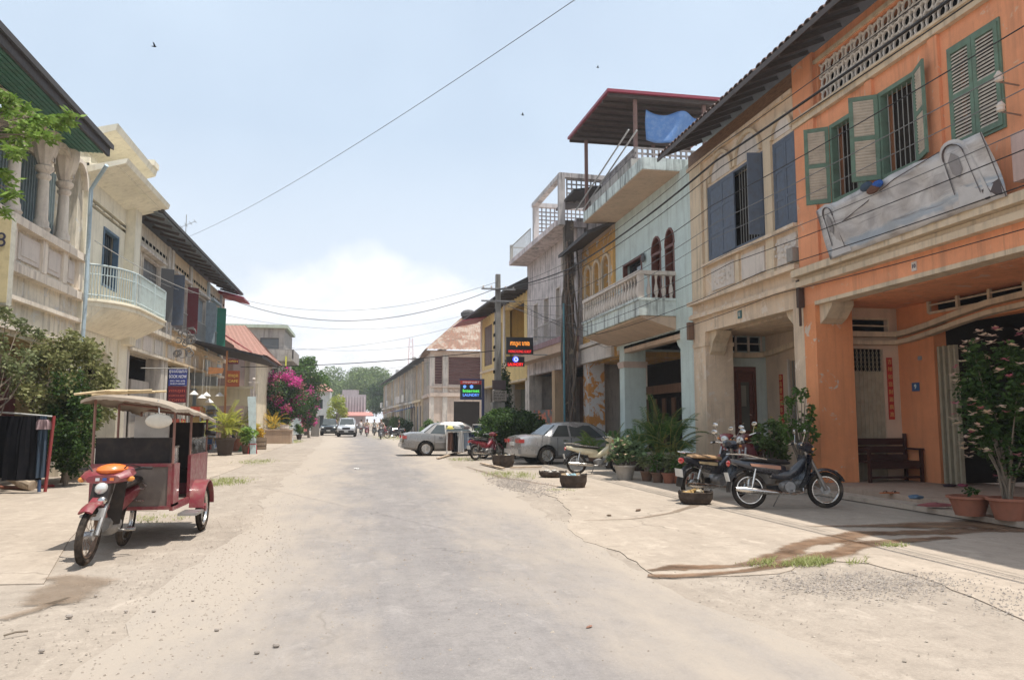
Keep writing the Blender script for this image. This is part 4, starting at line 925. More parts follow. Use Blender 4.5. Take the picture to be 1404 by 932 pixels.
def corr(m,p0,p1,q0,q1,n,h=.05):
    vs=[]
    for k in range(n+1):
        f=k/n; o=Vector((0,0,h if k%2 else 0)); vs.append(p0.lerp(p1,f)+o); vs.append(q0.lerp(q1,f)+o)
    m.add(vs,[(2*k,2*k+2,2*k+3,2*k+1) for k in range(n)])
corr(m,a0,a1,b0,b1,44); corr(m,a3,a0,b0,b0,44); corr(m,a1,a2,b1,b1,30); m.add([a0-Vector((0,0,.1)),a1-Vector((0,0,.1)),a2-Vector((0,0,.1)),a3-Vector((0,0,.1))],[(0,1,2,3)]); part('rusty_roof',m,RUST,Cn)
m=M(); m.ell((9.9,yc+4.6,12.0),(.8,.8,.5),8,5); part('ridge_cap',m,DARKROOF,Cn)
Ts=lambda s,d,z:(5.9-d,yc+s,z)
for a,b in ((.5,1.7),(2.3,3.5),(4.1,5.3),(5.8,6.8)):
    q=M(); q.box(a,b,.001,.06,4.85,7.3,Ts); part('shutter',q,[BLU,wood('brown_shutter',(.14,.08,.06)),GRNF,BRN][int(a)%4],Cn)
    q=M(); q.box(a-.05,b+.05,.001,.03,.1,3.2,Ts); part('doorway',q,DRK,Cn)
for s_ in (0,1.9,3.7,5.45,6.9): q=M(); q.box(s_-.12,s_+.14,.001,.15,0,7.8,Ts); part('pilaster',q,WHP,Cn)
q=M(); q.box(-.1,7.1,.001,.35,3.7,4.0,Ts); part('cornice',q,PKH,Cn)
# ---------- far row along the street
R8=[]
cols=[(.80,.64,.44),(.78,.72,.64),(.64,.58,.53),(.80,.67,.50),(.74,.70,.67),(.56,.53,.50),(.76,.71,.66)]
rr=random.Random(21)
x0,y0=5.85,yc+9; x1,y1=3.2,140.0; Lr=math.hypot(x1-x0,y1-y0); Tf=frame(x0,y0,x1,y1,True)
nh=7; lbl=['ochre-stained','grey with tall shutters','dark streaked grey','tan with blue shop sign','pale grey','soot-dark','farthest pale']
for i in range(nh):
    s0=Lr*i/nh; s1=Lr*(i+1)/nh; c=cols[i]; pm=plaster('row_plaster_%d'%i,c,.55,(.12,.10,.09))
    H_=thing('row_house','%s shophouse, number %d along the far right row behind the corner house'%(lbl[i],i+1) if False else '%s shophouse, %s in the far right row beyond the rusty-roofed house'%(lbl[i],['nearest','second','third','middle','fifth','sixth','last'][i]),'house',Tf((s0+s1)/2,0,0),group='row houses along the far right side')
    m=M(); hs=[]
    nb=3; bw=(s1-s0)/nb
    for k in range(nb): a=s0+bw*k; hs+=[(a+.5,a+bw-.5,4.6,7.0),(a+.4,a+bw-.4,0,3.1)]
    wallm(m,Tf,s0,s1,0,7.6,-.3,0,hs); part('wall',m,pm,H_)
    m=M(); m.box(s0,s1,-8,-2.2,0,7.55,Tf); m.box(s0,s1,-2.2,-.32,3.3,3.6,Tf); part('house_block',m,pm,H_)
    for k in range(nb):
        a=s0+bw*k
        for j in range(2):
            q=M(); w2=(bw-1.0)/2; q.box(a+.5+w2*j+.02,a+.5+w2*(j+1)-.02,-.2,.05,4.6,7.0,Tf); part('shutter',q,[BLU,BRN,GRNF,GRW,RED][rr.randrange(5)],H_)
        q=M(); q.box(a-.15,a+.15,.001,.17,0,7.6,Tf); part('pilaster',q,[GRW,WHP,CRM,pm][rr.randrange(4)],H_); q=M(); q.box(a+bw/2-.07,a+bw/2+.07,.001,.12,3.75,7.6,Tf); part('pilaster',q,GRW,H_)
        if rr.random()<.45: q=M(); q.box(a+.2,a+bw-.2,.3,.95,3.76,3.86,Tf); q.box(a+.2,a+bw-.2,.9,.95,3.86,4.6,Tf); part('balcony',q,pm,H_)
        q=M(); q.box(a+.4,a+bw-.4,-1.2,.02,0,3.1,Tf); part('shopfront',q,[DRK,BLU,GRNF,BRN][rr.randrange(4)],H_)
    q=M(); q.box(s0,s1,.001,.3,3.5,3.75,Tf); part('cornice',q,pm,H_)
    e=[Vector(Tf(s0,1.0,7.75)),Vector(Tf(s1,1.0,7.75)),Vector(Tf(s1,-4,10.0)),Vector(Tf(s0,-4,10.0))]; t8=Vector((0,0,.12))
    q=M(); q.hexa([v-t8 for v in e]+e); part('roof',q,DARKROOF,H_)
    if i in (2,5):
        q=M(); q.box((s0+s1)/2-.25,(s0+s1)/2+.25,-1.5,-1,8.6,9.8,Tf); part('chimney',q,pm,H_)
# shop awnings & signs on far row
for i,(s_,c,lb) in enumerate([(8,(.05,.12,.30),'blue shop sign board hanging over the far right pavement'),(20,(.5,.5,.52),'pale shop awning on the far right row'),(33,(.30,.06,.05),'dark red shop awning near the end of the far right row')]):
    q=M(); q.hexa([Vector(Tf(s_,0,3.1)),Vector(Tf(s_+5,0,3.1)),Vector(Tf(s_+5,1.8,2.6)),Vector(Tf(s_,1.8,2.6)),Vector(Tf(s_,0,3.16)),Vector(Tf(s_+5,0,3.16)),Vector(Tf(s_+5,1.8,2.66)),Vector(Tf(s_,1.8,2.66))]); single('shop_awning',q,paint('awn%d'%i,c,.6,.3),lb,'awning')
# ================================================================== LEFT ROW  facade x=-8
U=TL(-8.0)
C1=thing('colonial_house','weathered colonial house with fluted round columns and green boarded eaves, nearest on the left','house',(-8,18,0))
m=M(); wallm(m,U,9,23.6,3.4,6.0,-.35,0,[]); wallm(m,U,9,23.6,6.0,8.75,-.9,-.6,[(10,12.6,6.1,8.3),(13.2,17.2,6.1,8.3),(18,23.1,6.1,8.4)])
m.box(23.15,23.6,-.6,0,6.0,8.75,U); m.box(9,9.4,-.6,0,6.0,8.75,U); m.box(9.4,23.15,-.6,-.35,5.96,5.998,U); part('wall',m,COL_,C1)
m=M(); m.box(9,23.6,-9,-1.0,3.4,8.7,U); part('upper_floor_block',m,COL_,C1)
m=M(); 
for a,b in ((4.82,5.02),(5.92,6.12)): m.box(9,23.62,.001,.2,a,b,U)
m.box(9,23.6,.001,.1,5.02,5.1,U); m.box(9,23.6,.001,.12,3.52,3.62,U); m.box(9,23.62,.001,.16,4.2,4.3,U); part('cornice',m,PKC,C1)
cs=[19.05,20.75,22.15] ; cs=[11,12.6,14.2,15.8,17.4]+[19.3,20.95,22.3]
for y in cs:
    m=M(); pr=[(.20,0),(.20,.08),(.23,.12),(.18,.2),(.18,.3),(.15,.36),(.13,1.3),(.12,1.35),(.17,1.42),(.17,1.48),(.12,1.52),(.21,1.62),(.22,1.70),(.16,1.74)]
    m.lathe(U(y,-.05,6.121),pr,14); cp=part('column',m,PKC,C1,smooth=True)
    m=M(); n=20; vs=[]
    for j in range(6):
        f=j/5; rr_=.15+.19*math.sin(f*PI*.55)
        for k in range(n): a=2*PI*k/n; q=rr_*(1-.07*(k%2)); c=U(y,-.05,7.86+f*.85); vs.append((c[0]+q*math.cos(a),c[1]+q*math.sin(a),c[2]))
    m.add(vs,[(i*n+k,i*n+(k+1)%n,(i+1)*n+(k+1)%n,(i+1)*n+k) for i in range(5) for k in range(n)]); part('fluted_capital',m,PKC,cp).location=(0,0,0)
for a,b in [(11,12.6),(12.6,14.2),(14.2,15.8),(15.8,17.4),(17.4,19.3),(19.3,20.95),(20.95,22.3),(22.3,23.4)]:
    m=M(); archfill(m,U,a,b,7.95,8.74,-.18,.1,10,.66); part('arch_head',m,COL_,C1); m=M(); archband(m,U,(a+b)/2,7.95,(b-a)/2-.02,.10,.1,.17,12,rz=.62); part('arch_moulding',m,PKC,C1)
    g=part('window_shutter',M().box(a+.1,b-.1,-.66,-.6,6.1,8.3,U),paint('grey_green_shutter',(.13,.19,.19),.6,.4),C1)
    for k in range(int((b-a)/.16)): 
        q=M(); q.box(a+.15+.16*k,a+.19+.16*k,-.6,-.57,6.1,8.3,U); part('window_bar',q,paint('blue_grey_bar',(.25,.30,.32),.6,.3),C1)
for a,b in [(9.6,12.0),(12.4,15.4),(15.9,18.9),(19.55,20.75),(21.15,22.1),(22.5,23.1)]:
    m=M(); m.box(a,b,.001,.05,5.2,5.82,U); m.box(a+.12,b-.12,.05,.065,5.3,5.72,U); part('relief_panel',m,WHP,C1)
for y in (19.15,20.9,22.25,23.4):
    m=M(); m.box(y-.14,y+.14,.001,.12,5.1,5.92,U); part('pedestal',m,PKC,C1)
for a,b in ((8.8,9.5),(15.0,15.8),(22.9,23.6)):
    m=M(); m.box(a,b,-.7,.001,0,3.4,U); part('pillar',m,COL_,C1)
for a,b in ((9.5,15.0),(15.8,22.9)):
    m=M(); archfill(m,U,a,b,2.6,3.4,-.5,-.003,12); part('arcade_arch',m,plaster('tan_arch',(.62,.46,.26),.4),C1)
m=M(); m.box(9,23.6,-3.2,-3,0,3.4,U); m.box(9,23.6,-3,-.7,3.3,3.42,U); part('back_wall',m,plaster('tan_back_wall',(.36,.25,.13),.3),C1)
for a in (11,17.5,20.5):
    q=M(); q.box(a,a+1.6,-3.0,-2.95,0,2.4,U); part('door',q,RED,C1)
# eaves: green boards below, thick dark roof edge
GSF=paint('green_soffit_board',(.08,.20,.15),.6,.4)
m=M()
for k in range(9):
    d0=-.05+.115*k; m.hexa([U(9,d0,8.72-.0*k),U(22.3,d0,8.72),U(22.3,d0+.105,8.70),U(9,d0+.105,8.70),U(9,d0,8.74),U(22.3,d0,8.74),U(22.3,d0+.105,8.735),U(9,d0+.105,8.735)])
part('soffit_boards',m,GSF,C1,kind='stuff')
m=M(); m.box(9,22.35,.95,1.02,8.64,8.86,U); m.hexa([U(9,1.1,8.84),U(22.4,1.1,8.84),U(22.4,-6,12.0),U(9,-6,12.0),U(9,1.1,8.98),U(22.4,1.1,8.98),U(22.4,-6,12.15),U(9,-6,12.15)]); part('roof',m,DARKROOF,C1)
# rain pipe, and hanging sign box
m=M(); m.tube([U(23.0,.75,8.6),U(23.3,.45,8.3),U(23.4,.25,8.0),U(23.3,.3,5),U(23.3,.25,.1)],.055,8); single('rain_pipe',m,paint('pale_blue_pipe',(.42,.52,.58),.5,.4),'pale blue-grey drain pipe running down between the colonial and cream houses','pipe')
a=PX(16,298,-6.9); b=PX(10,420,-6.9)
m=M(); m.box(-7.9,-6.85,a.y-.12,a.y+.12,b.z,a.z); sg=single('sign_box',m,paint('sign_grey',(.5,.48,.40),.6,.4),'grey hanging sign box with a numeral at the left edge of the view','sign')
m=M(); m.box(-7.8,-6.84,a.y-.14,a.y-.121,b.z+.05,a.z-.05); part('sign_face',m,paint('sign_buff',(.55,.47,.28),.6,.3),sg)
lettering('8',.4,paint('dark_ink',(.05,.05,.05),.5,0),sg,(-7.0,a.y-.15,a.z-.5),(1,0,0),(0,0,1),name='numeral')
# ---------- cream house
C2=thing('cream_house','pale cream house with curved balcony and swept concrete canopies','house',(-8,26,0))
m=M(); wallm(m,U,23.6,28.3,4.95,9.0,-.3,0,[(23.75,24.2,5.0,7.5),(25.4,26.9,5.6,7.42),(23.8,27.8,7.72,8.0)]); part('wall',m,PCR,C2)
m=M(); m.box(23.6,28.3,-9,-.5,4.0,9.6,U); part('upper_floor_block',m,PCR,C2)
for k in range(5):
    q=M(); q.box(23.85+.8*k,24.5+.8*k,-.2,.0,7.84,7.88,U); part('vent_bar',q,PCR,C2)
m=M(); m.box(23.8,27.8,-.29,-.2,7.72,8.0,U); m.box(25.4,26.9,-.28,-.2,5.6,7.42,U); part('window_pane',m,GLS,C2)
win_frame(C2,U,25.4,26.9,5.6,7.42,paint('blue_frame',(.10,.17,.25),.5,.3),.07); win_frame(C2,U,23.75,24.2,5.0,7.5,RED,.06); m=M(); m.box(23.75,24.2,-.28,-.22,5,7.5,U); part('door',m,paint('red_door',(.25,.05,.03),.5,.3),C2)
grille(C2,U,25.4,26.9,5.65,7.4,-.1,IRON,.2)
m=M(); m.box(27.6,28.3,.001,.3,4.0,9.0,U); m.box(23.6,23.72,.001,.1,4,9,U); part('pilaster',m,PCR,C2)
m=M(); m.box(23.6,28.3,-.3,.9,8.75,8.83,U); m.hexa([U(23.5,.0,8.5),U(28.5,0,8.5),U(28.5,1.1,8.85),U(23.5,1.1,8.85),U(23.5,0,8.7),U(28.5,0,8.7),U(28.5,1.15,9.0),U(23.5,1.15,9.0)]); part('lower_canopy',m,PCR,C2)
m=M(); m.hexa([U(23.6,-.5,9.4),U(28.0,-.5,9.4),U(28,.75,9.85),U(23.6,.75,9.85),U(23.6,-.5,9.7),U(28,-.5,9.7),U(28,.8,10.05),U(23.6,.8,10.05)]); m.box(27.4,28.0,.3,.85,10.06,10.25,U); m.box(23.6,28,-.6,-.3,9,9.5,U); part('upper_canopy',m,PCR,C2)
# curved balcony
def bal_pt(f):  # outline f 0..1 from near wall to far end
    a=f*1.0
    if f<.45: t=f/.45; return (23.75+1.9*(1-math.cos(t*PI/2)),1.15*math.sin(t*PI/2))
    t=(f-.45)/.55; return (25.65+2.85*t,1.15)
m=M(); out=[bal_pt(i/20) for i in range(21)]; poly=[(s,d) for s,d in out]+[(28.5,0),(23.75,0)]
m.prism([(U(s,d,0)[0],U(s,d,0)[1]) for s,d in poly],4.72,4.95,axis='z'); m.prism([(U(s,d*1.06,0)[0],U(s,d,0)[1]-.03) for s,d in poly],4.86,4.9,axis='z'); part('balcony_slab',m,PCR,C2)
m=M()
for k in range(20):
    (s0,d0),(s1,d1)=out[k],out[k+1]; m.hexa([U(s0,0,4.1),U(s1,0,4.1),U(s1,max(.02,d1-.05),4.68),U(s0,max(.02,d0-.05),4.68),U(s0,0,4.719),U(s1,0,4.719),U(s1,max(.03,d1-.04),4.719),U(s0,max(.03,d0-.04),4.719)])
part('balcony_soffit',m,PCR,C2)
PBL=paint('pale_blue_rail',(.50,.58,.58),.5,.3)
m=M(); m.tube([U(s,d*.97,5.92) for s,d in out],.03,6); m.tube([U(s,d*.97,5.05) for s,d in out],.02,5); m.tube([U(s,d*.97,5.65) for s,d in out],.014,5); rlb=part('balcony_rail',m,PBL,C2)
for k in range(56):
    s,d=bal_pt(k/55); q=M(); r_=.035 if k in (0,20,40,55) else .011; q.box(s-r_,s+r_,d*.97-r_,d*.97+r_,4.95,5.92,U); part('railing_rod',q,PBL,C2)
m=M(); m.box(27.4,28.3,-.6,.05,0,4.1,U); m.box(26.6,27.4,-.3,0,3.2,4.1,U); part('pillar',m,PCR,C2)
m=M(); m.box(23.6,24.1,-.6,.0,0,4.1,U); part('pillar',m,PCR,C2)
m=M(); archfill(m,U,24.1,27.4,2.9,4.1,-.5,-.02,12,.75); part('arcade_arch',m,PCR,C2)
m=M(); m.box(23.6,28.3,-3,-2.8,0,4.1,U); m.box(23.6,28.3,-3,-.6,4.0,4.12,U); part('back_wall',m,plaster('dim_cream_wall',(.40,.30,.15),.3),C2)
m=M(); m.box(24.4,26.8,-2.8,-2.7,0,2.9,U); part('door',m,paint('oxblood_door',(.12,.03,.03),.6,.3),C2)
# ---------- grey house, maroon house, green-shutter house (share an eave line)
def leftunit(nm,lab,s0,s1,mat,feat,gf,pil,pz=GRW):
    H_=thing(nm,lab,'house',(-8,(s0+s1)/2,0))
    holes=[(f[0],f[1],f[2],f[3]) for f in feat]
    m=M(); wallm(m,U,s0,s1,3.9,8.55,-.3,0,holes); part('wall',m,mat,H_); m=M(); m.box(s0,s1,-9,-.5,3.9,8.5,U); part('upper_floor_block',m,mat,H_)
    for f in feat:
        n=max(2,int(round((f[1]-f[0])/.55)))
        win_frame(H_,U,*f[:4],pz,.06,d0=-.2,d1=.04)
        for k in range(n):
            w_=(f[1]-f[0]-.12)/n; q=M(); q.box(f[0]+.06+w_*k+.015,f[0]+.06+w_*(k+1)-.015,-.16,-.12,f[2]+.06,f[3]-.06,U); part('shutter',q,f[4],H_)
    for f in feat:
        q=M(); q.box(f[0]-.12,f[1]+.12,.001,.16,f[2]-.12,f[2]-.02,U); part('window_sill',q,pz,H_); q=M(); q.box(f[0]-.15,f[1]+.15,.001,.22,f[3]+.06,f[3]+.16,U); part('window_hood',q,pz,H_)
        if f[1]-f[0]>1.2:
            w_=.55; q=M(); q.hexa([U(f[1],.03,f[2]+.05),U(f[1]+.32,.45,f[2]+.05),U(f[1]+.34,.42,f[2]+.05),U(f[1]+.02,.0,f[2]+.05),U(f[1],.03,f[3]-.05),U(f[1]+.32,.45,f[3]-.05),U(f[1]+.34,.42,f[3]-.05),U(f[1]+.02,.0,f[3]-.05)]); part('open_shutter',q,f[4],H_)
            for k in range(int((f[1]-f[0])/.14)): q=M(); x=f[0]+.1+.14*k; q.box(x,x+.018,.06,.078,f[2],f[2]+.85,U); part('railing_rod',q,BARS,H_)
            q=M(); q.box(f[0],f[1],.05,.09,f[2]+.85,f[2]+.89,U); part('window_rail',q,BARS,H_)
    nv=int((s1-s0)/.5)
    for k in range(nv): q=M(); q.box(s0+.15+.5*k,s0+.5+.5*k,-.31,.004,7.95,8.08,U) ; part('vent_slot',q,BLK,H_)
    for k in range(int((s1-s0)/1.6)): q=M(); a=s0+.3+1.6*k; q.box(a,a+1.2,.001,.03,4.05,4.6,U); part('relief_panel',q,WHP if k%2 else pz,H_)
    for a in pil:
        q=M(); q.box(a,a+.35,.001,.1,4.7,8.5,U); part('pilaster',q,pz,H_)
        q=M(); q.box(a,a+.4,-.6,.002,0,3.9,U); part('pillar',q,pz,H_)
    m=M(); m.box(s0,s1,.001,.22,4.75,4.92,U); m.box(s0,s1,.001,.12,3.9,4.0,U); m.box(s0,s1,.001,.08,5.2,5.28,U); part('cornice',m,mat,H_)
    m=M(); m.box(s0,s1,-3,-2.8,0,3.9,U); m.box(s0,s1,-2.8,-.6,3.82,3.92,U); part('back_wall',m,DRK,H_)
    for a,b,c_,e,mt in gf:
        q=M(); q.box(a,b,-.5,-.4,c_,e,U); part('shop_panel',q,mt,H_)
    m=M(); m.hexa([U(s0,1.0,8.66),U(s1,1.0,8.66),U(s1,-6,11.3),U(s0,-6,11.3),U(s0,1.0,8.78),U(s1,1,8.78),U(s1,-6,11.42),U(s0,-6,11.42)]); part('roof',m,DARKROOF,H_)
    m=M(); ns=int((s1-s0)/.22)
    for k in range(ns):
        a=s0+.22*k; m.hexa([U(a,.95,8.60+.03*(k%2)),U(a+.22,.95,8.60+.03*((k+1)%2)),U(a+.22,0,8.9),U(a,0,8.9),U(a,.95,8.65),U(a+.22,.95,8.65),U(a+.22,0,8.95),U(a,0,8.95)])
    part('soffit_sheet',m,SHEET,H_,kind='stuff')
    for k in range(int((s1-s0)/1.1)+1):
        a=s0+.3+1.1*k
        if a<s1-.1: q=M(); q.hexa(beam3(U(a,0,8.75),U(a,.95,8.5),.07,.1)); part('rafter',q,BRN,H_)
    return H_
H3=leftunit('grey_house','stained grey house with barred upper window between the cream and maroon-shuttered houses',28.35,33.6,plaster('cream_grey_plaster',(.70,.62,.50),.75,(.15,.12,.1),.25,(.6,.56,.5)),[(28.6,29.4,5.6,7.5,BLU),(29.7,32.2,5.3,7.5,IRON)],[(28.8,30.4,0,2.6,DRK),(30.5,33.0,0,3.0,plaster('grey_panel',(.5,.45,.4),.4))],[28.35,33.1])
H4=leftunit('maroon_shutter_house','ochre house with tall maroon shutters above a blue sign',33.6,41.3,plaster('tan_plaster',(.70,.54,.36),.55,(.2,.15,.1),.25,(.7,.6,.46)),[(34.3,36.9,5.35,7.55,paint('maroon_shutter',(.13,.025,.03),.6,.3)),(38.0,41.1,5.35,7.5,paint('grey_blue_shutter',(.25,.29,.31),.6,.4))],[(37.8,41,0,3.0,plaster('cream_panel',(.6,.5,.35),.4))],[33.7,37.2])
H5=leftunit('green_shutter_house','pale house with green upper shutters above the dark awning',41.3,46.5,plaster('pale_tan_plaster',(.72,.60,.46),.5,(.2,.15,.12),.2,(.6,.5,.4)),[(42.2,44.1,5.35,7.65,paint('deep_green_shutter',(.04,.20,.13),.6,.3))],[(42,45,0,3.2,plaster('white_shop',(.6,.58,.54),.4))],[41.35,44.9],paint('blue_white_trim',(.5,.56,.6),.6,.3))
q=M(); q.hexa([U(44.3,1.35,8.15),U(46.6,1.35,8.15),U(46.6,0,8.45),U(44.3,0,8.45),U(44.3,1.35,8.25),U(46.6,1.35,8.25),U(46.6,0,8.6),U(44.3,0,8.6)]); part('red_sheet',q,MAR,H5)
q=M(); q.hexa([Vector(U(33.9,.04,5.4)),Vector(U(33.9,.55,5.4)),Vector(U(33.95,.55,5.4)),Vector(U(33.95,.04,5.4)),Vector(U(33.9,.04,7.5)),Vector(U(33.9,.55,7.5)),Vector(U(33.95,.55,7.5)),Vector(U(33.95,.04,7.5))]); part('open_shutter',q,BLU,H4)
# pale tv antenna on roof
m=M(); m.tube([(-8.4,38,9.4),(-8.4,38,11.1)],.02,4)
for k in range(5): m.tube([(-8.8+.2*k,37.7,10.4+.1*k),(-8.8+.2*k,38.3,10.4+.1*k)],.012,4)
m.tube([(-8.8,38,10.4),(-8.0,38,10.8)],.012,4); single('tv_antenna',m,BARS,'thin television antenna standing on the left roofs','antenna')
# awning over the shop
m=M(); y0_,y1_=38.2,45.8
m.hexa([(-8,y0_,5.15),(-8,y1_,5.15),(-4.8,y1_,4.45),(-4.8,y0_,4.45),(-8,y0_,5.27),(-8,y1_,5.27),(-4.8,y1_,4.57),(-4.8,y0_,4.57)])
aw=single('shop_awning',m,paint('black_awning',(.03,.027,.03),.7,.4),'long dark sheet awning slanting out under the green-shutter house','awning')
for x in (-6.4,): 
    q=M(); q.box(x-.04,x+.04,y0_+.05,y0_+.13,.0,4.4 if x>-5 else 4.75); part('awning_post',q,paint('orange_brown_post',(.40,.17,.07),.6,.3),aw)
m=M(); m.box(-8.0,-5.2,y0_+.4,y0_+.5,3.0,3.12); m.box(-7.8,-5.4,38.9,39.0,2.2,3.0); part('awning_fascia',m,plaster('pale_fascia',(.6,.52,.36),.3),aw)
# hanging lamps
LAMP=paint('white_enamel',(.8,.78,.74),.4,.1)
for i,(u,v) in enumerate([(266,538),(277,543),(283,540),(287,549),(301,540)]):
    p=PY(u,v,37.6+.25*i); m=M(); m.lathe((p.x,p.y,p.z-.1),[(.2,0),(.19,.03),(.08,.13),(.03,.18)],10); m.tube([(p.x,p.y,p.z+.07),(p.x,p.y,4.3)],.008,4)
    single('hanging_lamp',m,LAMP,'white enamel lampshade hanging under the dark awning, %s from the left'%['first','second','third','fourth','last'][i],'lamp',group='lampshades under the awning')
# signs on the left
def signboard(name,label,c,wd,ht,mat,lines,nrm=(0,-1,0),th=.06,post=None,frame_=None):
    m=M(); x,y,z=c; m.box(x-wd/2,x+wd/2,y-th/2,y+th/2,z-ht/2,z+ht/2); o=single(name,m,mat,label,'sign')
    for (t,sz,mt,dz,wm) in lines: lettering(t,sz,mt,o,(x,y-th/2-.006,z+dz),(1,0,0),(0,0,1),wmax=wm)
    return o
WI=paint('white_ink',(.75,.75,.78),.5,0); RI=paint('red_ink',(.55,.12,.08),.5,0); YI=paint('yellow_ink',(.7,.5,.12),.5,0)
a=PY(232,506,30.2); b=PY(256,529,30.2); c=PY(256,552,30.2)
o=signboard('guesthouse_sign','blue over maroon vertical sign board with white lettering behind the tuk tuk canopy',((a.x+b.x)/2,30.2,(a.z+b.z)/2),b.x-a.x,a.z-b.z,paint('sign_blue',(.03,.05,.25),.4,.15),[('ផ្ទះសំណាក់',.16,WI,.22,.6),('BOOK NOW',.17,WI,.03,.6),('012 345 678',.09,WI,-.13,.5),('GUEST HOUSE',.08,WI,-.23,.5)])
m=M(); m.box(a.x,b.x,30.17,30.23,c.z,b.z-.01); s2=part('lower_board',m,paint('sign_maroon',(.13,.02,.03),.5,.15),o); 
for t,sz,dz in (('កាហ្វេ',.13,-.18),('ROOM FOR RENT',.1,-.36),('COFFEE',.12,-.52)): lettering(t,sz,RI,o,((a.x+b.x)/2,30.15,b.z+dz),(1,0,0),(0,0,1),wmax=.55)
m=M(); m.tube([(b.x+.06,30.2,0),(b.x+.06,30.2,a.z+.1)],.035,6); m.tube([(-8,30.2,a.z+.03),(b.x,30.2,a.z+.03)],.02,5); part('sign_post',m,BARS,o)
ORP=paint('brown_sign',(.28,.07,.03),.5,.3)
a=PY(311,508,38.0); b=PY(328,530,38.0); signboard('hanging_sign','square red-brown hanging sign below the dark awning',((a.x+b.x)/2,38.0,(a.z+b.z)/2),b.x-a.x,a.z-b.z,ORP,[('កាហ្វេ',.2,YI,.14,.45),('CAFE',.17,YI,-.12,.45)])
a=PY(313,492,38.0); b=PY(327,499,38.0); signboard('hanging_sign','narrow dark maroon board above the square brown hanging sign',((a.x+b.x)/2,38.0,(a.z+b.z)/2),b.x-a.x,a.z-b.z,paint('sign_maroon',(.13,.02,.03),.5,.15),[('OPEN',.14,YI,0,.4)])
a=PY(286,503,37.7); b=PY(305,513,37.7); m=M(); xx=(a.x+b.x)/2
m.prism([(a.x,b.z),(b.x,b.z+.05),(b.x+.05,a.z-.05),(a.x,a.z)],37.68,37.74,lambda s,d,z:(s,d,z)); single('hanging_sign',m,paint('tan_orange_board',(.50,.22,.09),.6,.4),'small tilted orange-brown board left of the square brown sign','sign')
# carved plaque / wrought sign on wall at x 240-262,y 450-490
r=random.Random(4); a=PX(248,468,-7.6); m=M()
for k in range(16): m.torus((-7.5+r.uniform(-.35,.35),a.y,a.z+r.uniform(-.6,.6)),r.uniform(.08,.2),.025,'y',10,4)
m.tube([(-8,a.y,a.z+.5),(-7.1,a.y,a.z+.6)],.025,4); single('ironwork_bracket',m,paint('grey_iron',(.18,.17,.16),.6,.4),'tangle of grey wrought iron scrolls sticking out above the blue sign','bracket')
# ---------- red-tiled house, facing the near side lane
yq=58.0; Uq=lambda s,d,z:(-7.6-s,yq-d,z)
RT=thing('red_roof_house','cream house with orange-red tiled roof and dark red arched veranda beyond the awning','house',(-10,yq+4,0))
CRW=plaster('warm_cream_wall',(.72,.62,.46),.35)
m=M(); wallm(m,Uq,0,8,0,6.2,-.3,0,[(.9,4.2,3.6,5.6),(1.2,3.4,0,2.8)]); archfill(m,Uq,.9,4.2,4.9,5.6,-.28,-.003,10); part('wall',m,CRW,RT)
m=M(); m.box(0.01,8,-9,-.6,0,6.15,Uq); part('house_block',m,CRW,RT)
m=M(); m.box(.9,4.2,-.5,-.4,3.6,5.6,Uq); part('veranda_screen',m,paint('oxblood_screen',(.15,.03,.03),.6,.3),RT)
m=M(); m.box(1.2,3.4,-.5,-.4,0,2.8,Uq); part('door',m,paint('pale_blue_door',(.40,.5,.52),.6,.3),RT)
m=M(); m.box(.1,.5,.001,.15,0,6.1,Uq); m.box(.0,8,.001,.12,3.0,3.4,Uq); part('pilasters',m,WHP,RT)
m=M(); A0=Vector((-6.9,yq-.8,6.1)); A1=Vector((-16,yq-.8,6.1)); B0=Vector((-9.2,yq+4.6,8.8)); B1=Vector((-16,yq+4.6,8.8)); C0=Vector((-6.9,yq+10,6.1)); C1_=Vector((-16,yq+10,6.1))
corr(m,A0,A1,B0,B1,50,.06); corr(m,C0,A0,B0,B0,40,.06); corr(m,C0,C1_,B0,B1,50,.06); part('tiled_roof',m,TERRA,RT)
# brown gabled shed between
m=M(); m.prism([(0,0),(5.5,0),(5.5,6.7),(3.0,8.3),(0,6.3)],-.2,.0,lambda s,d,z:(-8.3-s,52-d,z)); m.box(-13.8,-8.3,52.1,57,0,6.2); sh=single('timber_shed',m,wood('brown_shed',(.20,.13,.10)),'brown timber-clad gable wall just beyond the green-shutter house','shed')
m=M(); m.hexa([(-7.9,51.6,6.25),(-11.3,51.6,8.45),(-11.3,57.2,8.45),(-7.9,57.2,6.25),(-7.9,51.6,6.35),(-11.3,51.6,8.58),(-11.3,57.2,8.58),(-7.9,57.2,6.35)]); part('roof',m,paint('red_sheet_roof',(.32,.07,.06),.6,.4),sh)
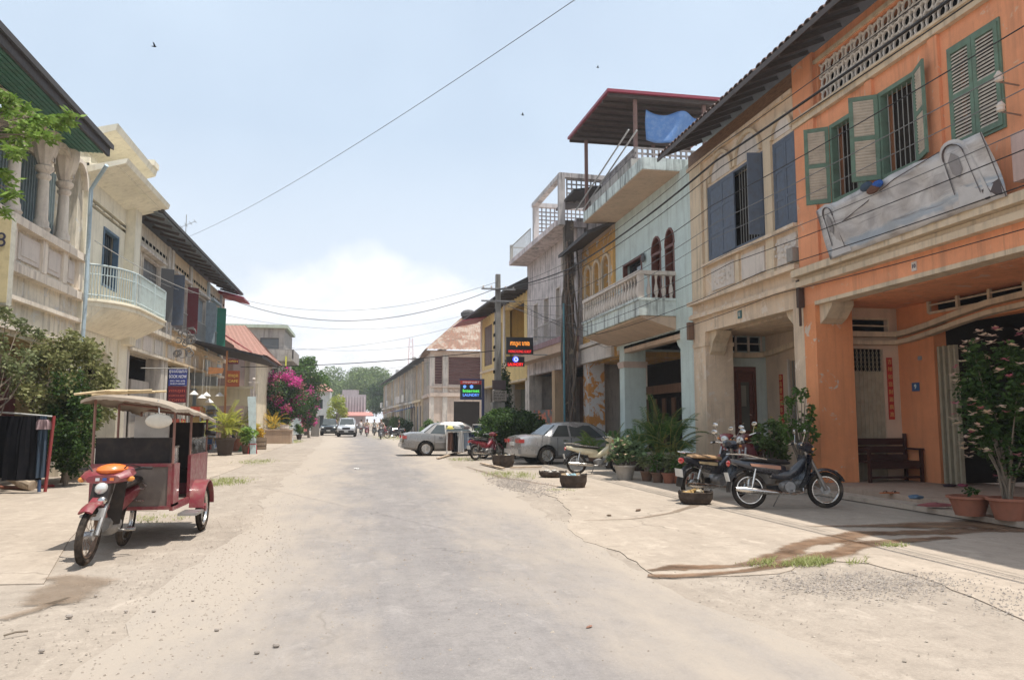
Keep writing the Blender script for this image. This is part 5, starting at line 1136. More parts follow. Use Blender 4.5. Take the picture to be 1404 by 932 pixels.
# ---------- grey three storey block
yg=76.0; Ug=lambda s,d,z:(-7.6-s,yg-d,z); GB=thing('grey_block','grey three-storey block with pale green roof edge behind the red-roofed house','house',(-11,yg+4,0))
GYP=plaster('grey_render',(.42,.38,.34),.8,(.12,.10,.09))
hs=[(.5,2.2,7.6,9.3),(3,5,7.6,9.3),(.5,2.2,4.4,6.4),(3,5,4.4,6.4)]
m=M(); wallm(m,Ug,0,9,0,10.2,-.3,0,hs); m.box(0.01,9,-8,-.6,0,10.1,Ug); part('wall',m,GYP,GB)
for h in hs: q=M(); q.box(h[0],h[1],-.5,-.4,h[2],h[3],Ug); part('window_pane',q,GLS,GB)
m=M(); m.box(-.3,9,-8,.5,10.2,10.5,Ug); part('roof_slab',m,plaster('pale_green_edge',(.5,.56,.45),.4),GB)
for z in (4.2,7.3):
    q=M(); q.box(-.9,2.5,-6,.5,z-.2,z,Ug); q.box(-.9,-.8,-6,.5,z,z+.9,Ug); q.box(-.9,2.5,.42,.5,z,z+.9,Ug); part('balcony',q,GYP,GB)
q=M(); q.box(-.92,-.85,.5,1.2,6.2,9.0,lambda s,d,z:Ug(s+.6,d,z-1.5)); part('yellow_banner',q,paint('lemon_banner',(.65,.62,.08),.6,.1),GB)
# ---------- far white house, pinkish hall, and closing buildings
WH=thing('far_white_house','small white house with pink-red roof seen past the parked dark car','house',(-8,122,0))
wf=lambda s,d,z:(-5.2-s,120-d,z)
m=M(); wallm(m,wf,0,7,0,6.0,-.3,0,[(1,2,3.4,4.8),(.8,1.6,.5,2.4),(2.4,3.2,.5,2.4)]); m.box(.01,7,-8,-.6,0,5.95,wf); part('wall',m,plaster('far_white',(.62,.62,.60),.3),WH)
for a,b,c_,e in [(1,2,3.4,4.8),(.8,1.6,.5,2.4),(2.4,3.2,.5,2.4)]: q=M(); q.box(a,b,-.5,-.4,c_,e,wf); part('window_pane',q,GLS,WH)
m=M(); m.hexa([wf(-.5,.5,5.9),wf(7,.5,5.9),wf(7,-4,8.2),wf(2.2,-4,8.2),wf(-.5,.5,6.05),wf(7,.5,6.05),wf(7,-4,8.35),wf(2.2,-4,8.35)]); part('roof',m,paint('pink_red_roof',(.48,.22,.19),.7,.2),WH)
HL=thing('pinkish_hall','distant lilac-pink hall with vertical fins closing the end of the street','building',(-2,172,0))
hf=lambda s,d,z:(-5.8+s,170-d,z)
m=M(); m.box(0,6.0,-8,0,0,7.2,hf); m.box(1,4.4,-6,-.05,7.2,8.2,hf); part('wall',m,plaster('lilac_pink',(.42,.36,.37),.3),HL)
for k in range(10): q=M(); q.box(.2+.6*k,.4+.6*k,.001,.3,3.4,6.8,hf); part('fin',q,plaster('pale_fin',(.62,.54,.55),.3),HL)
m=M(); m.hexa([hf(1.6,.3,3.3),hf(7.2,.3,3.3),hf(7.6,3,2.6),hf(1.4,3,2.6),hf(1.6,.3,3.5),hf(7.2,.3,3.5),hf(7.6,3,2.8),hf(1.4,3,2.8)]); part('porch_roof',m,paint('pink_red_roof',(.48,.22,.19),.7,.2),HL)
# rest of the left side beyond, closing the view: low walls and a distant radio mast
m=M()
mx_,my=PY(562,578,420).x,420
for i in range(4):
    sx,sy=((-1,-1),(1,-1),(1,1),(-1,1))[i]; m.tube([(mx_+sx*2.4,my+sy*2.4,0),(mx_+sx*.9,my+sy*.9,46)],.16,4)
for k in range(14):
    z=46*k/14; w0=2.4-1.5*k/14; m.tube([(mx_-w0,my-w0,z),(mx_+w0*.9,my-w0,z+3.2)],.1,4); m.tube([(mx_+w0,my-w0,z),(mx_-w0*.9,my-w0,z+3.2)],.1,4)
single('radio_mast',m,paint('mast_red',(.6,.35,.33),.6,.1),'faint distant lattice radio mast above the far right roofs','mast')
# ================================================================== VEGETATION
def leafcloud(m,c,rad,n,size,r,clumps=14,aspect=1.9,flat=.5,cs=(.28,.5)):
    c=Vector(c); cl=[]
    for _ in range(clumps):
        while True:
            v=Vector((r.uniform(-1,1),r.uniform(-1,1),r.uniform(-1,1)))
            if .35<v.length<1: break
        cl.append((Vector((v.x*rad[0],v.y*rad[1],v.z*rad[2]))*.8,r.uniform(*cs)))
    V=[];Fc=[]
    for _ in range(n):
        o,s=cl[r.randrange(clumps)]
        v=Vector((r.gauss(0,1),r.gauss(0,1),r.gauss(0,1))); v.normalize(); v*=r.random()**.4*s
        p=c+o+Vector((v.x*rad[0],v.y*rad[1],v.z*rad[2]))
        a=r.uniform(0,2*PI); t=r.uniform(-.9,.5); d=Vector((math.cos(a)*math.cos(t),math.sin(a)*math.cos(t),math.sin(t))); sd=d.orthogonal().normalized()
        sd=(Matrix.Rotation(r.uniform(0,PI)*flat,3,d)@sd); L_=size*r.uniform(.6,1.3); w_=L_/aspect*.5
        k=len(V)+0; V+=[p,p+d*L_*.5+sd*w_,p+d*L_,p+d*L_*.5-sd*w_]; Fc.append((k,k+1,k+2,k+3))
    m.add(V,Fc); return cl
def tree(name,label,cat,base,ht,rad,cz,n,size,mat,trunkr,seed,bark=None,group=None,clumps=16,flowers=None,aspect=1.9,nl=7,multi=1,cs=(.28,.5)):
    r=random.Random(seed); t=thing(name,label,cat,base,0,group); b=Vector(base); bark=bark or BARK
    m=M(); cl=leafcloud(m,b+Vector((0,0,cz)),rad,n,size,r,clumps,aspect,cs=cs); 
    crown=mesh('crown',m,mat,b,recalc=False); o=bpy.data.objects.new('crown',crown); link(o,t); 
    for q in range(multi):
        m=M(); top=Vector((r.uniform(-.2,.2)*rad[0],r.uniform(-.2,.2)*rad[1],cz)); off=Vector((r.uniform(-.1,.1),r.uniform(-.1,.1),0))*(multi>1)
        m.tube([b+off,b+off+top*.35+Vector((r.uniform(-.05,.05),0,0))*ht,b+top*.7,b+top],[trunkr,trunkr*.8,trunkr*.55,trunkr*.3],7)
        part('trunk',m,bark,t,smooth=True)
    for k in range(nl):
        c,s=cl[k%len(cl)]; e=b+Vector((0,0,cz))+c; s0=b+Vector((0,0,cz*r.uniform(.4,.8))); mid=s0.lerp(e,.5)+Vector((0,0,-.05*ht)); m=M(); m.tube([s0,mid,e],[trunkr*.4,trunkr*.25,trunkr*.08],5); part('limb',m,bark,t)
    if flowers:
        for fm,fn,fs,sd in flowers:
            r2=random.Random(sd); m=M(); c0=b+Vector((0,0,cz))
            leafcloud(m,c0,[x*1.06 for x in rad],fn,fs,r2,26,1.1,cs=(.12,.26)); 
            f=bpy.data.objects.new('blossoms',mesh('blossoms',m,fm,b,recalc=False)); link(f,t); f['kind']='stuff'
    return t
BARK=wood('bark',(.20,.16,.12),.9,(3,3,1)); LF1=leafm('leaf_mid',(.055,.12,.025),(.16,.25,.055)); LF2=leafm('leaf_dark',(.022,.055,.014),(.09,.15,.035)); LF3=leafm('leaf_light',(.17,.30,.05),(.34,.45,.12),.35)
LF4=leafm('leaf_dusty',(.12,.15,.06),(.28,.30,.15)); LFY=leafm('leaf_yellow',(.42,.42,.06),(.26,.36,.06),.35); MAG=leafm('magenta_bract',(.60,.045,.26),(.75,.12,.40),.35); PNKF=leafm('dusty_pink_bract',(.55,.15,.22),(.45,.2,.16),.3)
PALE=leafm('pale_blossom',(.75,.62,.40),(.8,.50,.45),.3); YFL=leafm('yellow_blossom',(.8,.65,.05),(.85,.7,.15),.3); ORL=leafm('orange_leaf',(.65,.36,.03),(.5,.4,.05),.3)
# far trees
tree('broad_tree','great rounded green tree at the very end of the street','tree',(-3.5,215,0),18,(11,9,7.2),10.6,28000,.55,leafm('leaf_far',(.13,.20,.06),(.26,.32,.12)),.6,3,clumps=34)
tree('broad_tree','dark green tree rising right of the end of the street','tree',(4.5,190,0),12,(4.5,5,5),6.5,8000,.5,LF2,.4,4,clumps=14)
tree('broad_tree','yellow-green young tree beside the far white house','tree',(-3.9,112,0),6,(1.6,1.8,2.4),3.2,2600,.28,LFY,.12,6)
tree('broad_tree','green tree top showing above the bougainvillea','tree',(-6.3,88,0),9,(2.4,2.6,2.2),6.3,6000,.3,LF1,.2,7)
tree('bougainvillea_tree','large bougainvillea covered in magenta bracts overhanging the left pavement','tree',(-6.6,66,0),6,(2.3,2.6,2.3),3.6,14000,.2,LF2,.16,8,clumps=22,flowers=[(MAG,3600,.16,31),(PNKF,1500,.15,32)])
tree('bougainvillea_tree','darker bougainvillea shrub at the far end of the magenta one','tree',(-5.0,74,0),5,(1.25,1.6,2.2),2.9,5000,.2,LF2,.12,9,flowers=[(MAG,900,.15,35)])
for i,(x,y,h,rd,mt,lb) in enumerate([(-18,105,9,6,LF1,'green tree filling the gap left of the far white house'),(14,160,9,6,LF2,'dark tree behind the end of the right row'),(-14,150,10,7,LF1,'bushy tree behind the pinkish hall on the left'),(-24,190,12,9,LF2,'dark wooded mass far left of the street end'),(22,220,12,9,LF1,'green crown far right of the street end')]):
    tree('broad_tree',lb,'tree',(x,y,0),h,(rd,rd,h*.4),h*.62,5000,.55,mt,.35,40+i)
# near left: trees in front of the colonial house
LFN=leafm('leaf_street',(.15,.17,.06),(.36,.35,.16),.3)
tree('street_tree','small-leaved dusty street tree before the colonial house, foliage down to the ground','tree',(-7.05,20.6,0),4.4,(1.1,1.8,1.85),2.15,11500,.11,LFN,.09,11,clumps=60,nl=34,cs=(.12,.27))
tree('street_tree','dense dark green shrub tree right of the clothes rack','tree',(-6.6,19.4,0),3.2,(.75,.9,1.35),1.35,9000,.09,LF2,.06,12,clumps=34,nl=16,cs=(.16,.32))
tree('street_tree','thin airy tree reaching the first-floor ledge of the colonial house','tree',(-7.2,17.0,0),5,(.9,1.5,1.35),3.0,3600,.10,LF4,.06,13,clumps=44,nl=36,cs=(.08,.2))
tree('street_tree','leafy bush low behind the hanging clothes at the left edge','tree',(-7.6,15.6,0),3,(.9,1.4,1.5),1.6,9000,.10,LF2,.07,14,clumps=18)
# leafy bough hanging in at the upper left
def bough():
    t=thing('leafy_bough','bright green leafy bough hanging in at the upper left before the green eaves','tree',(-7.4,13.6,0))
    r=random.Random(77); cen=[]
    m=M(); m.tube([(-7.6,13.4,0),(-7.5,13.5,3.5),(-7.3,13.8,5.4),(-7.0,14.4,6.4)],[.13,.11,.09,.04],7); part('trunk',m,BARK,t)
    m=M(); V=[]
    for (u,v,rr,n) in [(20,150,.30,700),(45,160,.28,700),(75,165,.22,600),(95,160,.16,350),(10,190,.28,600),(25,210,.22,300),(12,240,.22,400),(15,265,.18,300),(4,130,.2,350),(55,185,.16,250),(70,190,.12,150),(30,178,.2,300),(5,290,.12,160)]:
        p=PY(u,v,14.2+r.uniform(-.3,.3)); leafcloud(m,p,(rr*1.0,rr*1.3,rr*.62),int(n*.3),.15,r,6,3.0)
        q=M(); q.tube([(-7.15,14.1,5.9),tuple(Vector((-7.15,14.1,5.9)).lerp(p,.6)+Vector((0,0,.12))),tuple(p)],[.03,.02,.008],4); part('limb',q,BARK,t)
    o=bpy.data.objects.new('crown',mesh('crown',m,LF3,(-7.4,13.6,0),recalc=False)); link(o,t)
bough()
m=M(); r=random.Random(3)
for k in range(14): 
    p=PX(22,360,-7.4); leafcloud(m,p+Vector((r.uniform(-.15,.15),r.uniform(-.2,.2),r.uniform(-.25,.2))),(.1,.15,.12),14,.12,r,3,2.6)
# palms in pots
def frond(m,stem,base,L_,az,el,droop,r,nl=16,lw=.035,ll=.32):
    pts=[];p=Vector(base); d=Vector((math.cos(az)*math.cos(el),math.sin(az)*math.cos(el),math.sin(el))); seg=10
    for i in range(seg+1):
        pts.append(p.copy()); p=p+d*(L_/seg); d=(d+Vector((0,0,-droop/seg))).normalized()
    stem.tube(pts,[.012]*5+[.008]*5+[.004],4)
    for i in range(nl):
        f=.25+.75*i/nl; k=min(seg-1,int(f*seg)); q=pts[k].lerp(pts[k+1],f*seg-k); t=(pts[k+1]-pts[k]).normalized(); sd=t.cross(Vector((0,0,1)))
        if sd.length<.01: sd=Vector((1,0,0))
        sd.normalize(); l2=ll*(1-.55*abs(f-.5)*1.6)*r.uniform(.8,1.1)
        for s in (-1,1):
            e=q+(t*.75+sd*s*.85+Vector((0,0,-.25))).normalized()*l2; w_=t*lw*.5
            o=len(m.v); mid=q.lerp(e,.45); m.add([q,mid+w_,e,mid-w_],[(0,1,2,3)])
def pot(root,c,r0,h,mat,name='pot'):
    m=M(); m.lathe(c,[(r0*.68,0),(r0*.8,h*.4),(r0*.95,h*.86),(r0*1.08,h*.88),(r0*1.08,h),(r0*.92,h),(r0*.88,h*.86),(0.02,h*.84)],16); part(name,m,mat,root,smooth=True)
    m=M(); m.lathe((c[0],c[1],c[2]+h*.8),[(r0*.88,0),(r0*.8,h*.07),(.01,h*.08)],12); part('soil',m,paint('soil',(.05,.035,.025),.95,.2),root)
TERRAP=paint('terracotta_pot',(.33,.13,.08),.8,.4); DKP=paint('dark_pot',(.07,.05,.04),.7,.4); GRP=paint('grey_pot',(.40,.36,.31),.8,.4); BRP=paint('brown_pot',(.16,.09,.06),.7,.4)
def palm(label,base,ht,nf,L_,mat,seed,potm,pr=.25,ph=.35,name='potted_palm',cat='potted plant',ll=.3,el=(.7,1.4),group=None):
    r=random.Random(seed); t=thing(name,label,cat,base,0,group); b=Vector(base); pot(t,tuple(b),pr,ph,potm)
    m=M(); st=M()
    for k in range(nf):
        az=r.uniform(0,2*PI); a=r.uniform(0,2*PI); q=b+Vector((math.cos(a)*pr*.4,math.sin(a)*pr*.4,ph*.8)); hh=ht*r.uniform(.1,.45)
        st.tube([q,q+Vector((0,0,hh))],.012,4); frond(m,st,q+Vector((0,0,hh)),L_*r.uniform(.7,1.15),az,r.uniform(*el),r.uniform(1.0,2.2),r,ll=ll)
    part('stems',st,leafm('palm_stem',(.25,.28,.07),(.35,.3,.08)),t); o=bpy.data.objects.new('fronds',mesh('fronds',m,mat,b,recalc=False)); link(o,t); return t
PLG=leafm('palm_green',(.04,.10,.02),(.13,.22,.05)); PLY=leafm('palm_yellow',(.52,.50,.07),(.28,.36,.06),.35)
def gg(u,v,z=0): p=G(u,v,z); return (p.x,p.y,z)
palm('big dark green areca palm in a pot against the mint pillar',gg(905,650,.007),1.4,22,1.25,PLG,1,DKP,.27,.4)
palm('second tall areca palm close beside the mint corner pier',gg(925,652,.007),1.2,18,1.1,PLG,2,BRP,.25,.35)
palm('broad dark palm left of the two tall palms, behind the white-flowered bush',gg(875,645,.007),1.1,16,1.0,PLG,3,DKP,.25,.35)
palm('low spreading palm behind the cream scooter',gg(838,642,.007),.8,16,.85,PLG,4,DKP,.24,.35)
palm('small green palm at the bonnet of the nearer sedan',gg(815,638,.007),.7,14,.8,leafm('palm_mid',(.08,.17,.03),(.20,.3,.07)),5,BRP,.22,.3)
palm('yellow-green palm in a dark pot behind the tuk tuk',gg(308,624,.006),1.5,26,1.35,PLY,6,DKP,.42,.75)
palm('second yellow palm just beyond the first behind the tuk tuk',gg(325,618,.006),1.4,24,1.3,PLY,7,TERRAP,.38,.6)
palm('orange-yellow croton palm by the kiosk on the left pavement',gg(372,604,.006),2.2,24,1.5,ORL,9,BRP,.3,.5)
palm('bright green palm beyond the croton by the kiosk',gg(392,600,.006),1.8,20,1.5,PLY,10,BRP,.3,.5)
def bushpot(label,base,rad,cz,n,size,mat,seed,potm,pr,ph,flowers=None,cat='potted plant',name='potted_bush',clumps=14,aspect=1.9,stems=5,cs=(.28,.5)):
    r=random.Random(seed); t=thing(name,label,cat,base); b=Vector(base); pot(t,tuple(b),pr,ph,potm)
    m=M(); cl=leafcloud(m,b+Vector((0,0,cz)),rad,n,size,r,clumps,aspect,cs=cs); o=bpy.data.objects.new('foliage',mesh('foliage',m,mat,b,recalc=False)); link(o,t)
    for k in range(stems):
        c,s=cl[k%len(cl)]; q=M(); q.tube([b+Vector((r.uniform(-.05,.05),r.uniform(-.05,.05),ph*.7)),b+Vector((c.x*.4,c.y*.4,ph+(cz+c.z-ph)*.5)),b+c+Vector((0,0,cz))],[.018,.014,.006],5); part('stem',q,BARK,t)
    for fm,fn,fs,sd in (flowers or []):
        m=M(); r2=random.Random(sd)
        for _ in range(fn):
            v=Vector((r2.gauss(0,1),r2.gauss(0,1),r2.gauss(0,1))).normalized(); p=b+Vector((v.x*rad[0],v.y*rad[1],cz+v.z*rad[2]))*1.0
            for k in range(7):
                a=2*PI*k/7; d=Vector((math.cos(a),math.sin(a),r2.uniform(-.3,.7))).normalized()*fs; sd_=d.cross(Vector((0,0,1))).normalized()*fs*.4
                m.add([p,p+d*.6+sd_,p+d,p+d*.6-sd_],[(0,1,2,3)])
        f=bpy.data.objects.new('blossoms',mesh('blossoms',m,fm,b,recalc=False)); link(f,t); f['kind']='stuff'
    return t
bushpot('large rose bush with cream and pink blossoms in a terracotta pot at the right edge',gg(1385,712,.1),(.62,.66,1.1),1.62,6200,.085,LF2,1,TERRAP,.27,.30,[(PALE,80,.085,5),(PNKF,22,.07,6)],clumps=44,stems=22,cs=(.14,.3))
bushpot('wide empty-looking terracotta pot left of the rose bush pot',gg(1330,706,.1),(.12,.12,.06),.36,60,.07,LF2,2,TERRAP,.28,.28,stems=2)
bushpot('leggy shrub with yellow blossoms by the white pillar edge, behind the black motorbike',(8.75,16.1,.1),(.5,.7,.62),1.0,1900,.10,leafm('leaf_hedge',(.06,.11,.03),(.20,.26,.08)),3,GRP,.25,.3,[(YFL,14,.05,8),(PALE,12,.04,9)],clumps=30,stems=16,cs=(.14,.3))
bushpot('thin sprawling climber left of the orange pillar',(8.8,14.75,.1),(.45,.55,.95),1.35,700,.11,LF1,4,DKP,.2,.3,clumps=26,stems=26,cs=(.08,.2))
bushpot('low green bush between the motorbikes and the orange pillar',gg(1062,656,.1),(.35,.3,.3),.65,1600,.10,LF1,14,DKP,.2,.3,clumps=10,stems=6)
bushpot('white-flowered leafy bush in a pale pot beside the cream scooter',gg(857,657,.007),(.42,.4,.36),.72,1500,.14,leafm('leaf_grey',(.10,.16,.07),(.22,.3,.14)),5,GRP,.27,.36,[(PALE,22,.06,12)],clumps=12)
for i,(u,v,c) in enumerate([(887,659,BRP),(902,661,BRP),(917,662,TERRAP),(930,662,TERRAP),(943,663,TERRAP)]):
    bushpot('small leafy pot plant, %s from the left in the row below the tall palms'%['first','second','third','fourth','fifth'][i],gg(u,v,.007),(.2,.2,.25),.5,330,.13,PLG if i%2 else LF4,20+i,c,.16,.24,clumps=8,aspect=3)
bushpot('big dark round shrub in front of the utility pole',gg(700,628,.0),(1.35,1.2,.95),1.15,15000,.13,LF2,6,DKP,.3,.4,name='round_shrub',cat='shrub',clumps=26)
bushpot('lighter green shrub at the left side of the dark round shrub',gg(680,622,.0),(.8,.8,.8),1.2,7000,.12,LF1,7,DKP,.3,.4,name='round_shrub',cat='shrub',clumps=16)
bushpot('climbing creeper on the grey wall right of the utility pole',(6.9,38.8,0),(.35,.35,1.6),3.0,2500,.12,LF2,8,DKP,.2,.3,name='wall_creeper',cat='plant')
for i,(u,v,lb) in enumerate([(352,612,'orange flower pot plant by the barrel'),(338,622,'small red-leaved plant in front of the yellow palms'),(410,602,'green pot plant before the pale kiosk board'),(345,604,'leafy plant behind the barrel')]):
    bushpot(lb,gg(u,v,.006),(.45,.45,.45),.85,900,.16,[ORL,LF3,LF1,LF1][i],60+i,[TERRAP,BRP,DKP,DKP][i],.25,.4)
bushpot('tangled dry hedge plant along the low wall behind the tuk tuk',gg(120,652,.006),(.5,.6,.25),.45,1500,.09,LF4,90,BRP,.2,.3)

for i,(xx,yy,rr_) in enumerate([(4.9,66,.9),(4.3,86,1.0),(3.9,100,1.1),(3.3,118,1.1),(5.6,62,.7)]):
    bushpot('%s shrub on the verge before the far right shops, counting away from us'%['third','fourth','fifth','last','first'][i],(xx,yy,0),(rr_,rr_*1.2,rr_*.9),rr_*1.1,1600,.2,[LF1,LF2,LF1,LF4,LF2][i],70+i,DKP,.3,.3,name='verge_shrub',cat='shrub')
# ================================================================== VEHICLES
TYRE=paint('tyre_rubber',(.03,.026,.023),.85,.8,dark=(.17,.13,.10)); CHR=paint('chrome',(.62,.60,.57),.22,.2,1.0); STEEL=paint('dull_steel',(.38,.37,.36),.4,.4,.8); SEAT=paint('black_vinyl',(.022,.02,.02),.5,.3,dark=(.12,.10,.08)); HUB=paint('hub_alloy',(.45,.44,.43),.4,.4,.7)
LENS=paint('clear_lens',(.65,.65,.62),.1,.05,.3,coat=1); REDL=paint('red_lens',(.45,.02,.015),.2,.1,coat=1); AMB=paint('amber_lens',(.7,.25,.03),.2,.1,coat=1); ENG=paint('engine_alloy',(.30,.29,.28),.5,.6,.6)
def rootparent(t): return t
def wheel_moto(root,c,R_=.285,steer=0,tw=.036,spokes=True):
    w=bpy.data.objects.new('wheel',mesh('wheel',M().torus((0,0,0),R_-tw,tw,'y',30,8),TYRE,smooth=True)); link(w,root); w.location=c; w.rotation_euler=(0,0,steer)
    m=M(); m.torus((0,0,0),R_-tw*2-.006,.013,'y',30,6,sq=1.8); lpart('rim',m,CHR,w,smooth=True)
    m=M(); m.tube([(0,-.05,0),(0,.05,0)],.045,10); m.tube([(0,-.025,0),(0,.025,0)],.07,12); lpart('hub',m,HUB,w)
    m=M(); 
    for k in range(18):
        a=2*PI*k/18; s=.02 if k%2 else -.02; m.tube([(.05*math.cos(a+.5),s,.05*math.sin(a+.5)),((R_-tw*2)*math.cos(a),s*.2,(R_-tw*2)*math.sin(a))],.0028,3,False)
    lpart('spokes',m,STEEL,w,kind='stuff'); return w
def arcfender(m,c,R_,w_,a0,a1,n=12,th=.012):
    vs=[]
    for i in range(n+1):
        a=a0+(a1-a0)*i/n
        for (rr_,y) in ((R_,-w_),(R_+.025,-w_*.6),(R_+.035,0),(R_+.025,w_*.6),(R_,w_),(R_-th,w_*.8),(R_+.02,0),(R_-th,-w_*.8)):
            vs.append((c[0]+rr_*math.cos(a),c[1]+y,c[2]+rr_*math.sin(a)))
    k=8; m.add(vs,[(i*k+j,i*k+(j+1)%k,(i+1)*k+(j+1)%k,(i+1)*k+j) for i in range(n) for j in range(k)]+[tuple(range(k)),tuple(range(n*k,n*k+k))])
def body_loft(m,secs):
    """secs: list of (x, zlow, zhigh, halfwidth)"""
    k=10; vs=[]
    for x,a,b,w_ in secs:
        for j in range(k):
            t=2*PI*j/k; vs.append((x,w_*math.copysign(abs(math.cos(t))**.7,math.cos(t)),(a+b)/2+(b-a)/2*math.copysign(abs(math.sin(t))**.8,math.sin(t))))
    n=len(secs); m.add(vs,[(i*k+j,i*k+(j+1)%k,(i+1)*k+(j+1)%k,(i+1)*k+j) for i in range(n-1) for j in range(k)]+[tuple(range(k-1,-1,-1)),tuple(range((n-1)*k,n*k))])
def motorbike(name,label,loc,rz,body,trim,shield=None,lean=-.05,steer=.25,rack=True,decal=None,mirrors=True,exhaust=CHR,cat='motorbike',seatmat=None,headlamp_color=None,group=None,detail=True,scale=1.0):
    shield=shield or body; seatmat=seatmat or SEAT
    t=thing(name,label,cat,loc,rz,group); t.rotation_euler=(lean,0,rz); t.scale=(scale,)*3
    wheel_moto(t,(-.61,0,.285)); 
    # steering assembly geometry (rotated about head)
    hx,hz=.36,.84
    S=Matrix.Translation((hx,0,hz))@Matrix.Rotation(steer,4,Vector((-.42,0,.9)).normalized())@Matrix.Translation((-hx,0,-hz))
    def sp(name,m,mat,par=t,**k): m.xf(S); return lpart(name,m,mat,par,**k)
    fw=wheel_moto(t,(0,0,0)); fw.matrix_basis=S@Matrix.Translation((.62,0,.285))
    m=M(); 
    for y in (-.07,.07): m.tube([(.40,y,.76),(.52,y,.50)],.023,8); m.tube([(.51,y,.52),(.62,y,.285)],.03,8)
    m.tube([(.30,0,.98),(.42,0,.70)],.03,8); sp('fork',m,STEEL,smooth=True)
    m=M(); arcfender(m,(.62,0,.285),.31,.065,R(25),R(165),14); sp('front_mudguard',m,body,smooth=True)
    m=M(); m.tube([(.18,.33,1.0),(.24,.27,1.02),(.30,.1,.99),(.30,-.1,.99),(.24,-.27,1.02),(.18,-.33,1.0)],.014,6); sp('handlebar',m,CHR,smooth=True)
    m=M(); 
    for s in (-1,1): m.tube([(.20,s*.34,1.0),(.235,s*.26,1.015)],.021,8); m.tube([(.26,s*.28,1.03),(.30,s*.36,1.0)],.007,4)
    sp('grip',m,SEAT)
    m=M(); body_loft(m,[(.22,.93,1.02,.07),(.28,.90,1.05,.15),(.38,.86,1.04,.14),(.44,.86,.99,.10)]); sp('handlebar_cowl',m,headlamp_color or body,smooth=True)
    m=M(); m.ell((.44,0,.925),(.035,.085,.07),12,8); sp('headlight',m,LENS,smooth=True)
    m=M()
    for s in (-1,1): m.ell((.42,s*.14,.93),(.025,.035,.025),8,5)
    sp('indicator',m,AMB)
    if mirrors:
        for s in (-1,1):
            m=M(); m.tube([(.24,s*.2,1.02),(.26,s*.27,1.16)],.006,5); m.ell((.255,s*.28,1.2),(.014,.065,.042),10,6); sp('mirror',m,CHR,smooth=True)
    # leg shield & front body
    m=M()
    def shf(u,v):
        y=(v-.5)*2; x=.40-.17*u-.10*abs(y)**2+.04*math.sin(u*PI); z=.84-.52*u; w_=.17+.05*math.sin(u*PI*.9)
        return (x+.05*(1-abs(y)),y*w_,z)
    m.grid(shf,8,8); m.grid(lambda u,v:tuple(Vector(shf(u,v))-Vector((.02,0,0))),8,8); lpart('leg_shield',m,shield,t,smooth=True)
    m=M(); body_loft(m,[(.30,.60,.80,.05),(.18,.50,.72,.06),(.04,.44,.60,.06),(-.12,.44,.60,.07),(-.26,.46,.66,.08)]); lpart('frame_tube',m,body,t,smooth=True)
    m=M(); body_loft(m,[(-.02,.56,.66,.06),(-.18,.50,.72,.10),(-.45,.54,.74,.125),(-.7,.62,.76,.10),(-.9,.70,.78,.05)]); lpart('tail_body',m,body,t,smooth=True)
    if decal is not None:
        for s in (-1,1):
            m=M(); m.hexa([(-.12,s*.098,.60),(-.60,s*.128,.66),(-.62,s*.128,.70),(-.12,s*.1,.66),(-.12,s*.112,.60),(-.60,s*.142,.66),(-.62,s*.142,.70),(-.12,s*.114,.66)]); lpart('side_stripe',m,decal,t)
    m=M(); body_loft(m,[(.06,.69,.72,.05),(.0,.68,.76,.10),(-.2,.70,.78,.125),(-.45,.72,.80,.13),(-.68,.74,.80,.11),(-.75,.75,.78,.06)]); lpart('seat',m,seatmat,t,smooth=True)
    if rack:
        m=M()
        for s in (-1,1): m.tube([(-.35,s*.14,.76),(-.7,s*.13,.84),(-.92,s*.09,.85)],.011,5)
        m.tube([(-.92,-.09,.85),(-.95,0,.85),(-.92,.09,.85)],.011,5); m.tube([(-.7,-.13,.84),(-.7,.13,.84)],.009,5); m.tube([(-.82,-.11,.85),(-.82,.11,.85)],.009,5); lpart('rear_rack',m,CHR,t,smooth=True)
    m=M(); m.ell((-.93,0,.70),(.03,.07,.05),10,6); lpart('tail_light',m,REDL,t,smooth=True)
    m=M(); m.hexa([(-.94,-.09,.42),(-.94,.09,.42),(-.95,.09,.42),(-.95,-.09,.42),(-.97,-.09,.56),(-.97,.09,.56),(-.98,.09,.56),(-.98,-.09,.56)]); lpart('number_plate',m,paint('plate_white',(.6,.6,.58),.5,.3),t)
    m=M(); arcfender(m,(-.61,0,.285),.335,.075,R(60),R(185),12); lpart('rear_mudguard',m,SEAT,t,smooth=True)
    m=M(); m.ell((.02,0,.34),(.16,.11,.10),12,8); m.tube([(.12,0,.36),(.28,0,.38)],.075,10); m.tube([(.0,-.14,.33),(.0,.14,.33)],.085,12); 
    for k in range(5): m.tube([(.15+.025*k,-.0,.36),(.157+.025*k,0,.361)],.088,10)
    lpart('engine',m,ENG,t,smooth=True)
    m=M(); m.tube([(.24,-.05,.36),(.22,-.1,.24),(.05,-.14,.22),(-.15,-.15,.24)],.016,7); m.tube([(-.15,-.15,.24),(-.25,-.155,.25),(-.8,-.16,.30),(-.88,-.16,.31)],[.02,.042,.046,.03],10); lpart('exhaust',m,exhaust,t,smooth=True)
    for s in (-1,1):
        m=M(); m.tube([(-.60,s*.10,.32),(-.53,s*.115,.62)],.016,6); m.tube([(-.585,s*.104,.38),(-.545,s*.112,.55)],.028,8); lpart('rear_shock',m,CHR,t,smooth=True)
    m=M(); m.hexa([(-.0,.09,.25),(-.64,.09,.22),(-.64,.12,.22),(.0,.12,.25),(0,.09,.36),(-.64,.09,.34),(-.64,.12,.34),(0,.12,.36)]); lpart('chain_case',m,SEAT,t)
